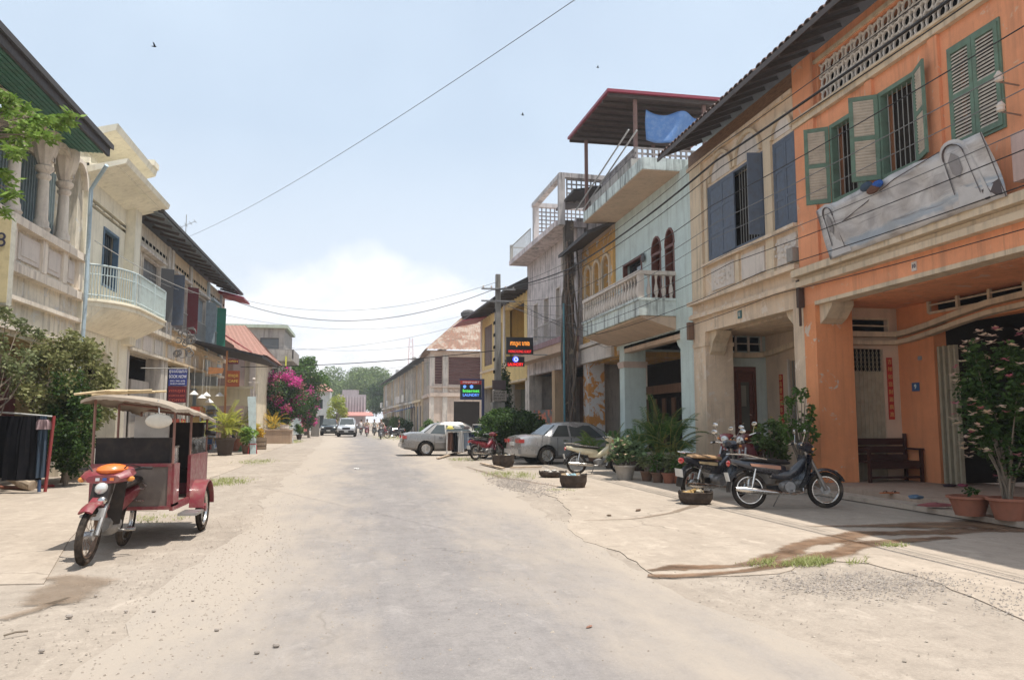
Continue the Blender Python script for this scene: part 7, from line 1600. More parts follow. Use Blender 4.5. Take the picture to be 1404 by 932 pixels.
q=M(); q.tube([(a.x+.25,44.43,a.z-.37),(a.x+.25,44.46,a.z-.37)],.09,12); q.tube([(a.x+.65,44.43,a.z-.37),(a.x+.65,44.46,a.z-.37)],.1,12); part('icon',q,BLE,sg)
lettering('Internet',.26,GE,sg,((a.x+b.x)/2,44.42,b.z+.38),(1,0,0),(0,0,1),wmax=.95,bold=True); lettering('LAUNDRY',.22,BLE,sg,((a.x+b.x)/2,44.42,b.z+.14),(1,0,0),(0,0,1),wmax=.95,bold=True)
q=M(); q.box(a.x-.04,b.x+.1,44.46,44.54,a.z-.0,a.z+.08); q.box(b.x+.02,b.x+.16,44.4,44.56,0,a.z+.08); q.box(a.x,b.x+.02,44.47,44.54,b.z-.12,b.z); part('sign_post',q,paint('post_blue',(.04,.05,.13),.5,.2),sg)
# wooden bench under the porch
def bench():
    t=thing('wooden_bench','dark wooden slatted bench against the orange pilaster under the porch','bench',(11.35,13.0,.2))
    W_=wood('bench_wood',(.05,.017,.013),.45); x0,x1=10.9,11.9
    # bench back towards +x wall? seats facing the street (-x) and slightly to us
    P=lambda s,d,z:(10.22+s*.72, 15.2-d, z)  # back against the cross wall, facing us
    for k in range(3): part('back_slat',M().box(0,1.75,.10-.03*k+.0,.13-.03*k,.62+.17*k,.76+.17*k,P),W_,t)
    for k in range(4): part('seat_slat',M().box(0,1.75,.14+.12*k,.24+.12*k,.60,.635,P),W_,t)
    for s in (0,1.68):
        part('leg',M().box(s,s+.07,.54,.61,.2,.86,P),W_,t); part('leg',M().box(s,s+.07,.05,.12,.2,1.2,P),W_,t); part('armrest',M().box(s-.01,s+.08,.05,.64,.86,.90,P),W_,t)
    part('front_rail',M().box(.07,1.68,.55,.58,.48,.6,P),W_,t); part('stretcher',M().box(.07,1.68,.55,.58,.28,.33,P),W_,t)
    return t
bn=bench()
# tyre baskets (rubber tubs) with rubbish
def basket(label,u,v,z,r0,h,seed,tilt=0,con=None):
    p=G(u,v,z); t=thing('rubber_basket',label,'basket',(p.x,p.y,z))
    q=M(); q.lathe((p.x,p.y,z),[(r0*.72,0),(r0*.86,.02),(r0*1.0,h*.5),(r0*1.02,h),(r0*.94,h),(r0*.92,h*.5),(r0*.78,.05),(.01,.05)],20); part('tub',q,paint('tub_rubber',(.05,.036,.028),.9,.6,dark=(.16,.12,.09)),t)
    q=M(); q.torus((p.x,p.y,z+h),r0*.99,.014,'z',20,5); part('rim',q,paint('tub_rubber',(.05,.036,.028),.9,.6),t)
    for s in (-1,1): q=M(); q.torus((p.x+s*r0,p.y,z+h),.04,.01,'x',10,4); part('handle',q,SEAT,t)
    r=random.Random(seed)
    for k,cm in enumerate(con or [((.55,.6,.62),'white_plastic'),((.25,.38,.42),'blue_plastic'),((.35,.25,.15),'card_rubbish')]):
        q=M()
        for _ in range(4): 
            c=(p.x+r.uniform(-.6,.6)*r0,p.y+r.uniform(-.6,.6)*r0,z+h*.86+r.uniform(0,.05)); q.ell(c,(r.uniform(.05,.12),r.uniform(.05,.1),r.uniform(.025,.05)),6,4,Matrix.Rotation(r.uniform(0,3),3,'Z'))
        q.v=[(a+r.gauss(0,.008),b+r.gauss(0,.008),c+r.gauss(0,.008)) for a,b,c in q.v]
        single('rubbish',q,paint(cm[1],cm[0],.6,.3),'%s heaped in the %s'%(cm[1].replace('_',' '),' '.join(label.split()[:11])),'rubbish')
    return t
basket('round rubber tub in the gravel between road and scooter',786,668,.0,.30,.27,1)
basket('rubber tub by the rear wheel of the second motorbike',954,690,.007,.30,.20,2,con=[((.35,.22,.08),'dry_leaves'),((.5,.42,.3),'tan_rubbish')])
basket('rubber tub standing left of the nearer sedan tail',690,640,0,.36,.38,3,con=[((.4,.35,.25),'tan_rubbish'),((.55,.6,.62),'white_plastic')])
basket('low rubber tub in front of the nearer sedan rear wheel',758,654,0,.36,.14,4,con=[((.6,.56,.5),'pale_sacking')])
# planks by the baskets
for i,(u0,v0,u1,v1,lb) in enumerate([(700,642,742,641,'pale plank lying between the two far tubs'),(600,629,650,614,'long pale plank on the ground beside the first sedan'),(660,636,690,643,'short orange-brown board by the motorbikes'),(1180,676,1130,668,'')]):
    if not lb: continue
    a=G(u0,v0,.02);b=G(u1,v1,.02); q=M(); q.hexa(beam3(a+Vector((0,0,.03)),b+Vector((0,0,.03)),.12,.04)); single('plank',q,wood('pale_plank',(.50,.38,.27),.8),lb,'plank')
# clothes rail by the first sedan
CT=thing('clothes_rail','white metal clothes rail hung with garments beside the first saloon car','clothes rail',(4.2,33.6,0))
a=PY(613,600,33.3);b=PY(655,600,33.5); h=1.05
q=M(); za=1.02
a3=Vector((a.x,a.y,0)); b3=Vector((b.x,b.y,0))
q.tube([a3,a3+Vector((0,0,za))],.035,6); q.tube([b3,b3+Vector((0,0,za))],.035,6); q.tube([a3+Vector((0,0,za)),b3+Vector((0,0,za))],.035,6); part('frame',q,paint('white_tube',(.7,.68,.65),.5,.3),CT)
def garment(root_,p,dirv,wd,ht,mat,seed,label,group=None,name='garment',sleeves=True):
    r=random.Random(seed); d=Vector(dirv).normalized(); nrm=d.cross(Vector((0,0,1))); p=Vector(p); q=M()
    ph=r.uniform(0,6)
    def gf(off):
        def f(u,v):
            wv=wd*(.75+.25*min(1,v*4) if sleeves else 1)*(1+.1*v); s=(u-.5)*wv
            return tuple(p+d*s+Vector((0,0,-v*ht))+nrm*(off+.035*math.sin(u*13+ph+v*2)*(.4+v)+.015*math.sin(u*29+ph)))
        return f
    q.grid(gf(.02),14,10); q.grid(gf(-.02),14,10)
    return single(name,q,mat,label,'clothing',loc=tuple(p),group=group,smooth=True)
CL={'white':paint('cloth_white',(.62,.60,.58),.9,.1),'black':paint('cloth_black',(.015,.015,.018),.9,.1),'denim':paint('cloth_denim',(.05,.075,.11),.9,.25),'pale':paint('cloth_pale_blue',(.36,.42,.50),.9,.15),'brown':paint('cloth_brown',(.14,.07,.05),.9,.1),'navy':paint('cloth_navy',(.02,.03,.07),.9,.1),'pink':paint('cloth_pink',(.34,.24,.25),.9,.1)}
dr=(b3-a3).normalized()
for i,(f,c,ht,lb) in enumerate([(.1,'brown',.75,'dark brown garment at the left end of the clothes rail'),(.25,'black',.85,'black garment next on the clothes rail'),(.45,'white',.85,'white draped cloth in the middle of the clothes rail'),(.62,'pale',.7,'pale blue cloth beside the white one on the clothes rail'),(.78,'navy',.6,'navy garment near the right end of the clothes rail'),(.92,'black',.55,'black garment at the right end of the clothes rail')]):
    garment(None,a3.lerp(b3,f)+Vector((0,0,za-.01)),dr*.8+Vector((0,-.2,0)),.24,ht,CL[c],i,lb)
p=PY(655,583,33.8); garment(None,p,(1,0,0),.34,.85,CL['denim'],11,'blue denim trousers hung high right of the clothes rail'); p=PY(664,583,33.9); garment(None,p,(1,0,0),.34,.8,CL['navy'],12,'navy jacket hung beside the denim trousers')
q=M(); a=PY(648,582,33.85); b=PY(672,582,33.85); q.tube([a,b],.02,5); q.tube([(b.x,b.y,0),b],.025,5); q.tube([(a.x,a.y,0),a],.025,5); single('clothes_stand',q,STEEL,'dark metal frame carrying the denim trousers and navy jacket','clothes rail')
for i,(u,v,c) in enumerate([(617,586,(.7,.62,.2)),(627,585,(.5,.5,.5)),(640,586,(.12,.1,.1))]):
    p=PY(u,v,33.4); q=M(); q.ell(p,(.14,.14,.08),8,5); q.lathe((p.x,p.y,p.z-.06),[(.2,0),(.2,.02),(.12,.03)],10); single('hat',q,paint('hat%d'%i,c,.8,.2),'%s hat on top of the white clothes rail'%['straw-yellow','grey','black'][i],'hat')
# clothes rack at the left edge
LR=thing('clothes_rack','red and blue pole clothes rack with dark garments at the left edge','clothes rack',(-7,17.6,0))
p0=PY(0,565,17.6); p1=PY(72,571,17.9); q=M(); q.tube([p0+Vector((-1.6,-.1,.02)),p0,p1],.022,6); part('cross_bar',q,BARS,LR)
for (u,v,u2,v2,c,nm) in [(74,570,62,668,(.30,.05,.05),'red'),(57,590,54,664,(.06,.10,.20),'blue')]:
    a=PY(u,v,17.9); b=PY(u2,v2,17.9); b.z=0; q=M(); q.tube([a,b],.035,7); part('pole',q,paint('pole_'+nm,c,.5,.4),LR)
a=G(64,668); q=M(); q.tube([(a.x-.3,a.y,.03),(a.x+.15,a.y,.03)],.03,6); q.tube([(a.x,a.y-.3,.03),(a.x,a.y+.3,.03)],.03,6); part('foot',q,paint('pole_red',(.30,.05,.05),.5,.4),LR)
for i,(u,w_,c,ht,lb) in enumerate([(3,.5,'white',.9,'black-and-white garment at the far left of the rack'),(15,.55,'black',1.25,'long black garment on the left rack'),(30,.5,'black',1.3,'widest black garment on the left rack'),(43,.45,'black',1.3,'narrower black garment next to the jeans on the left rack'),(60,.17,'denim',1.25,'blue jeans hanging at the right end of the left rack'),(60,.26,'pink',.2,'pinkish striped shirt folded over above the blue jeans')]):
    p=PY(u,569+ (1 if i<5 else 6),17.75-.05*i); garment(None,p,(1,.1,0),w_*1.0,ht,CL[c],30+i,lb)
# log / tipped trunk on the ground
q=M(); a=G(28,672,0); b=G(48,668,.0); vs=[]
q.tube([Vector((a.x-.45,a.y+.5,.34)),Vector((a.x-.2,a.y+.25,.26)),Vector((a.x+.12,a.y-.05,.15)),Vector((a.x+.32,a.y-.22,.11))],[.17,.15,.13,.10],12)
q.v=[(x+.012*mnoise.noise(Vector((x*9,y*9,z*9)))*3,y,z+.03*mnoise.noise(Vector((x*7,y*7,z*7)))) for x,y,z in q.v]
single('log',q,plaster('pale_log',(.52,.42,.32),.5,(.1,.08,.06)),'short pale log leaning on the ground below the left rack','log')
q=M(); a=G(0,668,.0); b=G(45,672,.0); q.tube([Vector((a.x-1,a.y,.05)),Vector((b.x,b.y,.05))],.04,6); single('timber_rail',q,paint('reddish_bar',(.30,.12,.08),.7,.4),'reddish timber rail lying along the ground at the left edge','timber')
# low cream wall behind the tuk tuk
a=G(100,641); q=M(); q.box(-7.3,-5.6,21.4,21.65,0,.95); q.box(-7.35,-5.55,21.36,21.69,.95,1.02); lw=single('low_wall',q,plaster('buff_low_wall',(.62,.50,.36),.4),'low buff garden wall between the street tree and the tuk tuk','wall')
r=random.Random(61)
for k in range(5):
    a=G(95+16*k,655,0); q=M(); q.ell((a.x,a.y,.10),(r.uniform(.15,.28),r.uniform(.12,.2),r.uniform(.09,.16)),8,6); q.v=[(x+.03*mnoise.noise(Vector((x*6,y*6,z*6))),y,z+.05*mnoise.noise(Vector((x*8,y*8,z*8)))) for x,y,z in q.v]
    single('rock',q,plaster('border_rock',(.30,.22,.17),.5),'%s brown border rock from the left in front of the dense shrub'%['first','second','third','fourth','fifth'][k],'rock',group='border rocks behind the tuk tuk')
# things along the left pavement
def barrel(label,u,v,r0,h,c,z=.006):
    p=G(u,v,z); q=M(); q.lathe((p.x,p.y,z),[(r0*.9,0),(r0,.04),(r0*.96,h*.33),(r0*1.02,h*.36),(r0*.97,h*.66),(r0*1.02,h*.7),(r0,h),(r0*.9,h),(r0*.88,h-.05),(.01,h-.06)],18); return single('barrel',q,c,label,'barrel',smooth=True)
barrel('brown concrete tub near the kiosk on the left pavement',354,616,.42,.62,plaster('brown_tub',(.22,.16,.11),.5))
q=M(); p=G(382,608,.006); q.box(p.x-.9,p.x+.75,p.y,p.y+1.4,.006,.85); q.box(p.x-.95,p.x+.8,p.y-.04,p.y+1.45,.85,.93); single('planter_box',q,plaster('buff_planter',(.42,.30,.21),.4),'square buff concrete planter box beyond the brown tub','planter')
q=M(); q.lathe((p.x+.3,p.y+.4,.93),[(.25,0),(.3,.1),(.28,.3),(.32,.34),(.01,.33)],10); single('bowl',q,WHP,'white bowl sitting on the buff planter box','bowl')
# green kiosk with umbrella
p=G(362,603,.006); q=M(); q.box(p.x-.5,p.x+.75,p.y+1,p.y+2,0,2.5); ks=single('kiosk',q,plaster('kiosk_cream',(.6,.52,.36),.3),'small cream kiosk with red trim and green awning on the left pavement','kiosk')
q=M(); q.box(p.x-.6,p.x+.9,p.y+.6,p.y+2.1,2.5,2.62); part('kiosk_roof',q,paint('kiosk_green',(.05,.25,.18),.5,.3),ks); q=M(); q.box(p.x-.5,p.x+.1,p.y+.9,p.y+.99,1.6,2.45); part('kiosk_panel',q,paint('kiosk_red',(.55,.08,.06),.5,.2),ks)
q=M(); q.lathe((p.x+.1,p.y+.4,2.6),[(1.0,0),(.6,.2),(.02,.38)],10); q.tube([(p.x+.1,p.y+.4,0),(p.x+.1,p.y+.4,2.9)],.025,5); single('parasol',q,paint('parasol_white',(.65,.62,.6),.7,.2),'small white street parasol by the cream kiosk','parasol')
a=PY(330,543,37); b=PY(347,600,37)
q=M(); q.hexa([(b.x-.1,37,0),(b.x+.15,37,0),(b.x+.15,37.06,0),(b.x-.1,37.06,0),(a.x+.25,37.3,a.z),(a.x+.62,37.3,a.z),(a.x+.62,37.36,a.z),(a.x+.25,37.36,a.z)]); single('banner',q,paint('pale_teal_cloth',(.50,.58,.58),.8,.3),'pale teal vertical banner by the yellow palms','banner')
p=G(340,612,.006); q=M(); q.tube([(p.x+.2,p.y,0),(p.x+.2,p.y,3.9)],.03,6); q.tube([(p.x-.1,p.y,3.75),(p.x+.5,p.y,3.75)],.02,5); q.ell((p.x+.2,p.y,3.95),(.09,.09,.09),8,6); single('lamp_post',q,WHP,'thin white lamp post beside the pale teal banner','lamp post')
# table stall & boards near bougainvillea
p=G(412,598,.006); q=M(); q.box(p.x-.7,p.x+.0,p.y,p.y+.08,.2,1.9); st=single('menu_board',q,paint('pale_blue_board',(.5,.58,.60),.5,.2),'pale blue upright board under the bougainvillea','board'); q=M(); q.box(p.x+.05,p.x+.6,p.y+.1,p.y+.16,.5,1.95); part('side_board',q,paint('pink_board',(.60,.22,.22),.6,.2),st)
q=M(); p=G(433,598,.006); q.box(p.x-.5,p.x+.3,p.y,p.y+.5,.0,2.0); single('cabinet',q,plaster('grey_cabinet',(.22,.2,.18),.5),'dark street cabinet just left of the dark off-road car','cabinet')
# small goods under the awning and along the left shops
def crate(label,u,v,z,w_,d_,h_,c,cat='crate',rz=0):
    p=G(u,v,z); q=M(); T_=lambda x,y,zz_:(p.x+x*math.cos(rz)-y*math.sin(rz),p.y+x*math.sin(rz)+y*math.cos(rz),z+zz_)
    t=.02; q.box(-w_/2,w_/2,-d_/2,d_/2,0,t,T_); q.box(-w_/2,-w_/2+t,-d_/2,d_/2,t,h_,T_); q.box(w_/2-t,w_/2,-d_/2,d_/2,t,h_,T_)
    for k in range(3): a=t+(h_-t)*k/3; b=a+(h_-t)*.26; q.box(-w_/2+t,w_/2-t,-d_/2,-d_/2+t,a,b,T_); q.box(-w_/2+t,w_/2-t,d_/2-t,d_/2,a,b,T_)
    return single('crate',q,paint('crate_'+label[:14],c,.7,.4),label,cat)
def stool(label,u,v,z,c):
    p=G(u,v,z); t_=thing('plastic_stool',label,'stool',(p.x,p.y,z)); mt=paint('stool_'+label[:12],c,.45,.2)
    q=M(); q.box(p.x-.16,p.x+.16,p.y-.16,p.y+.16,z+.42,z+.46); part('seat',q,mt,t_)
    for sx in (-1,1):
        for sy in (-1,1): q=M(); q.hexa(beam3((p.x+sx*.13,p.y+sy*.13,z+.42),(p.x+sx*.17,p.y+sy*.17,z),.04,.03)); part('leg',q,mt,t_)
crate('dark blue plastic crate behind the front wheel of the foreground motorbike',1140,662,.1,.75,.4,.26,(.03,.05,.08))
crate('red drinks crate under the left awning',282,616,.006,.5,.4,.5,(.40,.05,.04)); crate('blue crate beside the red drinks crate under the left awning',291,613,.006,.45,.4,.35,(.06,.12,.30)); crate('green vegetable crate by the yellow palms',332,618,.006,.5,.4,.3,(.07,.22,.10)); crate('brown cardboard box against the cream kiosk',350,606,.006,.6,.5,.5,(.38,.26,.16))
stool('red plastic stool by the teal banner',346,622,.006,(.50,.05,.05)); stool('blue plastic stool beyond the red one on the left pavement',352,607,.006,(.06,.16,.42)); stool('white plastic stool near the buff planter box',398,607,.006,(.6,.6,.58))
for i,(x,y,c) in enumerate([(-7.7,31.5,(.45,.30,.12)),(-7.7,35.0,(.12,.20,.30)),(-7.75,39.2,(.30,.08,.06)),(-7.75,42.5,(.40,.38,.34))]):
    t_=thing('shop_rack','%s goods rack at the mouth of the left arcade, counted from the tuk tuk'%['first','second','third','fourth'][i],'rack',(x,y,.006)); q=M()
    for k in range(4): q.box(x-.25,x+.25,y-.8,y+.8,.3+.5*k,.33+.5*k)
    for sx in (-.24,.24):
        for sy in (-.78,.78): q.box(x+sx-.02,x+sx+.02,y+sy-.02,y+sy+.02,.006,1.95)
    part('shelf_frame',q,STEEL,t_); r9=random.Random(i)
    for k in range(4):
        for j in range(6): q=M(); w_=r9.uniform(.1,.22); yy=y-.68+.25*j; q.box(x-.2,x+.2,yy-w_/2,yy+w_/2,.335+.5*k,.335+.5*k+r9.uniform(.12,.36)); part('goods',q,paint('goods_col%d'%((i*5+j*3+k)%6),[c,(.5,.1,.06),(.55,.5,.4),(.08,.14,.3),(.5,.38,.1),(.1,.25,.14)][(i*5+j*3+k)%6],.6,.2),t_)
# litter
def litter(name,label,u,v,z,dims,c,cat,seed=0):
    p=G(u,v,z); r=random.Random(seed); q=M(); q.ell((p.x,p.y,z+dims[2]*.9),dims,8,5,Matrix.Rotation(r.uniform(0,3),3,'Z')); q.v=[(x+r.gauss(0,dims[0]*.12),y+r.gauss(0,dims[1]*.12),max(z+.001,zz_+r.gauss(0,dims[2]*.15))) for x,y,zz_ in q.v]; return single(name,q,paint('litter_%s'%name+str(seed),c,.8,.2),label,cat)
litter('cloth_rag','crumpled blue-grey cloth lying on the porch edge',1256,684,.2,(.16,.10,.04),(.09,.14,.2),'cloth',1)
litter('cloth_rag','reddish rag beside the wide terracotta pot',1283,695,.12,(.26,.10,.035),(.30,.10,.10),'cloth',2)
litter('cloth_rag','dark rag by the folded metal gate',1302,667,.2,(.20,.12,.03),(.04,.02,.03),'cloth',3)
litter('cloth_rag','pink rag right of the dark rag by the gate',1320,667,.2,(.12,.10,.03),(.32,.08,.12),'cloth',4)
def sandal(label,u,v,z,c,rz):
    p=G(u,v,z); q=M(); m3=Matrix.Rotation(rz,3,'Z')
    pts=[(.13,.0),(.11,.045),(.02,.04),(-.08,.035),(-.13,.02),(-.13,-.02),(-.08,-.035),(.02,-.04),(.11,-.045)]
    q.prism([tuple((m3@Vector((a,b,0)))[:2]) for a,b in pts],0,.02,axis='z'); q.v=[(x+p.x,y+p.y,zz_+z+.001) for x,y,zz_ in q.v]
    o=single('sandal',q,paint('sandal_'+label[:6],c,.7,.3),label,'sandal'); q=M(); A=m3@Vector((.08,0,.02)); B1=m3@Vector((0,.035,.02)); B2=m3@Vector((0,-.035,.02)); Z_=Vector((p.x,p.y,z)); q.tube([Z_+A,Z_+(A+B1)/2+Vector((0,0,.025)),Z_+B1],.006,4); q.tube([Z_+A,Z_+(A+B2)/2+Vector((0,0,.025)),Z_+B2],.006,4); part('strap',q,SEAT,o)
sandal('orange rubber sandal on the porch near its edge, left one',1213,676,.2,(.45,.15,.06),.4); sandal('orange rubber sandal on the porch near its edge, right one',1224,676,.2,(.45,.16,.06),.1)
litter('leaf_litter','small dark scrap on the concrete near the tubs, left one',835,707,.007,(.04,.03,.012),(.12,.08,.05),'litter',6); litter('leaf_litter','larger dark scrap between the road and the second tub',875,700,.007,(.10,.03,.015),(.14,.09,.06),'litter',7)
litter('leaf_litter','brown scrap alone on the asphalt near the bottom',808,860,.0,(.035,.015,.008),(.25,.13,.09),'litter',8); litter('leaf_litter','white paper scrap lying on the road far ahead',489,643,.0,(.12,.08,.02),(.7,.68,.65),'litter',9)
q=M(); a=G(5,873,.01); b=G(38,867,.01); q.tube([a+Vector((0,0,.012)),a.lerp(b,.5)+Vector((0,0,.02)),b+Vector((0,0,.012))],.007,5); single('twig',q,BARK,'thin dry twig on the sand at the lower left','twig')
r=random.Random(19)
for i in range(9):
    u=40+42*i+r.uniform(0,25);v=r.uniform(800,920); p=G(u,v,.0); s=r.uniform(.012,.028); q=M(); q.ell((p.x,p.y,s*.6),(s,s*.8,s*.6),6,4); single('stone',q,PEB,['%s small loose stone from the left on the sand before the tuk tuk'%w for w in ('first','second','third','fourth','fifth','sixth','seventh','eighth','ninth')][i],'stone',group='small loose stones at lower left')
# ------------------------------------------------ banner on orange house (leaning out)
def bannermat():
    m,t,b=newmat('faded_banner'); tcn=t.nodes.new('ShaderNodeTexCoord'); uv=tcn.outputs['UV']
    s=t.nodes.new('ShaderNodeSeparateXYZ'); t.links.new(uv,s.inputs[0])
    a=noise(t,uv,3,6,.6,(3,1,1),.8); c=mixc(t,rmp(t,a,[(.35,0),(.65,1)]),(.36,.33,.32),(.60,.57,.55))
    # blue diagonal wash low in the middle
    d=mth(t,'ABSOLUTE',mth(t,'SUBTRACT',s.outputs[1],mth(t,'ADD',.12,mth(t,'MULTIPLY',s.outputs[0],.16)))); c=mixc(t,rmp(t,mth(t,'ADD',d,mth(t,'MULTIPLY',mth(t,'SUBTRACT',a,.5),.25)),[(.05,.6),(.11,0)]),c,(.28,.37,.46))
    st=noise(t,uv,1.5,5,.6,(1.2,7,1),.4); c=mixc(t,rmp(t,st,[(.55,0),(.66,.8)]),c,(.62,.60,.58)); st2=noise(t,uv,2.1,5,.6,(1.2,6,1),.5); c=mixc(t,rmp(t,st2,[(.58,0),(.66,.6)]),c,(.13,.11,.11))
    e=mth(t,'LESS_THAN',s.outputs[0],-1.0); t.links.new(c,b.inputs['Base Color']); b.inputs['Roughness'].default_value=.45; bump(t,b,noise(t,uv,4,4,.5,(3,1,1)),.5,.03); return m
q=M(); TLb=PX(1119,289,8.80); TRb=PX(1347,180,8.80); BLb=PX(1140,356,9.02); BRb=PX(1381,269,9.02)
nu,nv=40,8
def bf(u,v): p=BLb.lerp(BRb,u).lerp(TLb.lerp(TRb,u),v); return p+Vector((-.04*math.sin(u*17)*math.sin(v*PI)-.02*math.sin(u*41+v*5),0,.015*math.sin(u*23)*v))
q.grid(bf,nu,nv)
me=mesh('banner',q,bannermat(),tuple(BLb),smooth=True,recalc=False); uvl=me.uv_layers.new(name='uv')
for poly in me.polygons:
    for li in poly.loop_indices:
        vi=me.loops[li].vertex_index; uvl.data[li].uv=((vi//(nv+1))/nu,(vi%(nv+1))/nv)
bo=bpy.data.objects.new('banner',me); bo.location=tuple(BLb); link(bo); tag(bo,'long faded grey-white photo banner leaning out under the orange house windows','banner'); sd=bo.modifiers.new('t','SOLIDIFY'); sd.thickness=.012; sd.offset=1
def bpt(u,v,o=.02): return bf(u,v)+Vector((-o,0,-o*.3))
def bshape(name,pts,mat,o=.02,w=None,closed=False):
    q=M()
    if w: 
        for i in range(len(pts)-1): q.hexa(beam3(bpt(*pts[i],o),bpt(*pts[i+1],o),w,.006))
    else:
        q.add([bpt(*p,o) for p in pts]+[bpt(*p,o-.004) for p in pts],[tuple(range(len(pts))),tuple(range(2*len(pts)-1,len(pts)-1,-1))])
    ob=bpy.data.objects.new(name,mesh(name,q,mat,tuple(BLb))); link(ob,bo)
BWH=paint('banner_white',(.56,.54,.53),.5,.15); BDK=paint('banner_dark',(.10,.08,.08),.5,.2); BGY=paint('banner_grey',(.28,.26,.26),.5,.3)
for (u0,wd,vt,vb) in ((.035,.10,1.02,.03),(.79,.13,1.08,.08)):
    arch_=[(u0+wd/2-wd/2*math.cos(PI*k/10),vt-.22+.22*math.sin(PI*k/10)) for k in range(11)]
    bshape('printed_figure',[(u0-.01,vb)]+arch_+[(u0+wd+.03,vb)],BWH,.018)
    arch2=[(u0+wd/2-wd*.36*math.cos(PI*k/10),vt-.26+.19*math.sin(PI*k/10)) for k in range(11)]
    bshape('printed_outline',[(u0+wd*.14,vb+.2)]+arch2+[(u0+wd*.95,vb+.1)],BDK,.026,.03)
    bshape('printed_shade',[(u0+wd*.3,vt-.5),(u0+wd*.3,vt-.3),(u0+wd*.5,vt-.2),(u0+wd*.7,vt-.3),(u0+wd*.7,vt-.5),(u0+wd*.5,vt-.6)],BGY,.023)
bshape('printed_edge',[(.0,.0),(.0,1)],BGY,.02,.03); bshape('printed_edge',[(1,.0),(1,1)],BDK,.02,.03); bshape('printed_line',[(.06,.5),(.3,.72),(.55,.9),(.8,1)],BDK,.02,.02)
bshape('printed_corner',[(.92,.05),(.92,.2),(.99,.3),(.99,.05)],BDK,.02)
for k,(u,v,s_) in enumerate([(.40,.98,.12),(.46,.96,.10),(.43,.90,.12)]):
    p=bpt(u,v,.08); q=M(); q.ell(p,(.06,s_*1.5,s_*.7),8,5); single('cloth_rag',q,[CL['denim'],paint('bright_blue_cloth',(.03,.10,.35),.8,.1),CL['brown']][k],['grey-blue rag on the top edge of the faded banner','bright blue rag on the top edge of the faded banner','brown rag hooked just below the blue one on the faded banner'][k],'cloth')
q=M(); q.box(9.05,9.28,8.3,9.35,4.85,5.55); single('panel_board',q,plaster('pinkish_board',(.55,.40,.36),.3),'plain pinkish board right of the faded banner','board')
for i,(y,z) in enumerate([(9.38,6.35),(9.38,5.9)]):
    q=M(); q.lathe((8.95,y,z),[(.03,0),(.06,.02),(.05,.06),(.065,.09),(.03,.14),(.02,.16)],10); o=single('insulator',q,WHP,'%s white ceramic insulator on the orange wall at the right edge'%['upper','lower'][i],'insulator'); q=M(); q.tube([(8.95,y,z),(9.28,y,z-.03)],.015,5); part('bracket',q,STEEL,o)
# meter boxes / conduit on walls
q=M(); q.box(9.12,9.27,15.35,15.6,4.95,5.25); single('junction_box',q,paint('box_grey',(.30,.27,.24),.6,.4),'small grey junction box where the beige and orange houses meet','box')
q=M(); q.box(9.15,9.28,15.22,15.32,3.9,4.5); q.tube([(9.2,15.27,3.9),(9.2,15.27,3.5)],.03,6); single('wall_bracket',q,paint('dark_iron',(.08,.05,.04),.7,.3),'dark iron bracket under the beige house cornice at the orange pillar','bracket')
q=M(); q.box(9.12,9.28,21.0,21.15,3.8,4.3); single('wall_bracket',q,paint('brown_iron',(.20,.12,.08),.7,.3),'brown iron bracket between the mint and beige houses','bracket')
q=M(); q.ell((9.22,24.9,7.0),(.06,.12,.16),8,6); q.tube([(9.28,24.9,7.15),(9.15,24.9,7.1)],.015,5); single('wall_lamp',q,IRON,'dark wall lamp beside the arched windows of the mint house','lamp')
# ================================================================== WIRES
WIRE=paint('black_cable',(.02,.018,.018),.6,.1); WIRG=paint('grey_cable',(.12,.12,.12),.6,.1)
def wire(pts,r_,label,sag=.3,mat=None,n=14,group='overhead cables along the right-hand houses'):
    out=[]
    for i in range(len(pts)-1):
        a=Vector(pts[i]);b=Vector(pts[i+1])
        for k in range(n): f=k/n; p=a.lerp(b,f); p.z-=sag*4*f*(1-f)*(b-a).length/30; out.append(p)
    out.append(Vector(pts[-1])); q=M(); q.tube(out,r_,5); return single('overhead_cable',q,mat or WIRE,label,'cable',loc=tuple(out[0]),group=group,smooth=True)
def rw(u,v,x,r_,lab,u2=None,v2=None,sag=.35,mat=None):
    z0=PX(u,v,x).z; P=[(x,-3,z0+.1),(x,15.2,z0),(x-.1,27,z0-.05),(x-1.2,37.45,7.9 if z0>6.4 else 7.35)]
    wire(P,r_,lab,sag,mat)
rw(1100,133,7.3,.024,'thickest black cable crossing in front of the orange breeze-block frieze')
rw(1100,112,7.35,.008,'thin cable just above the thickest one')
rw(1100,150,7.45,.011,'cable just below the thickest black one')
rw(1100,205,7.2,.009,'thin cable crossing the tops of the beige house shutters')
rw(1100,238,7.3,.008,'pale thin cable crossing the middle of the beige house shutters',mat=WIRG)
rw(1100,262,7.1,.007,'thin cable crossing the green shutters low down',mat=WIRG)
rw(1100,318,7.6,.008,'cable crossing the white relief panels')
rw(1100,352,8.3,.009,'cable just above the cornice of the beige house')
rw(1100,392,8.6,.008,'cable following the cornice down to the door heads')
rw(1100,300,7.5,.007,'second pale cable crossing the sill of the beige windows',mat=WIRG)
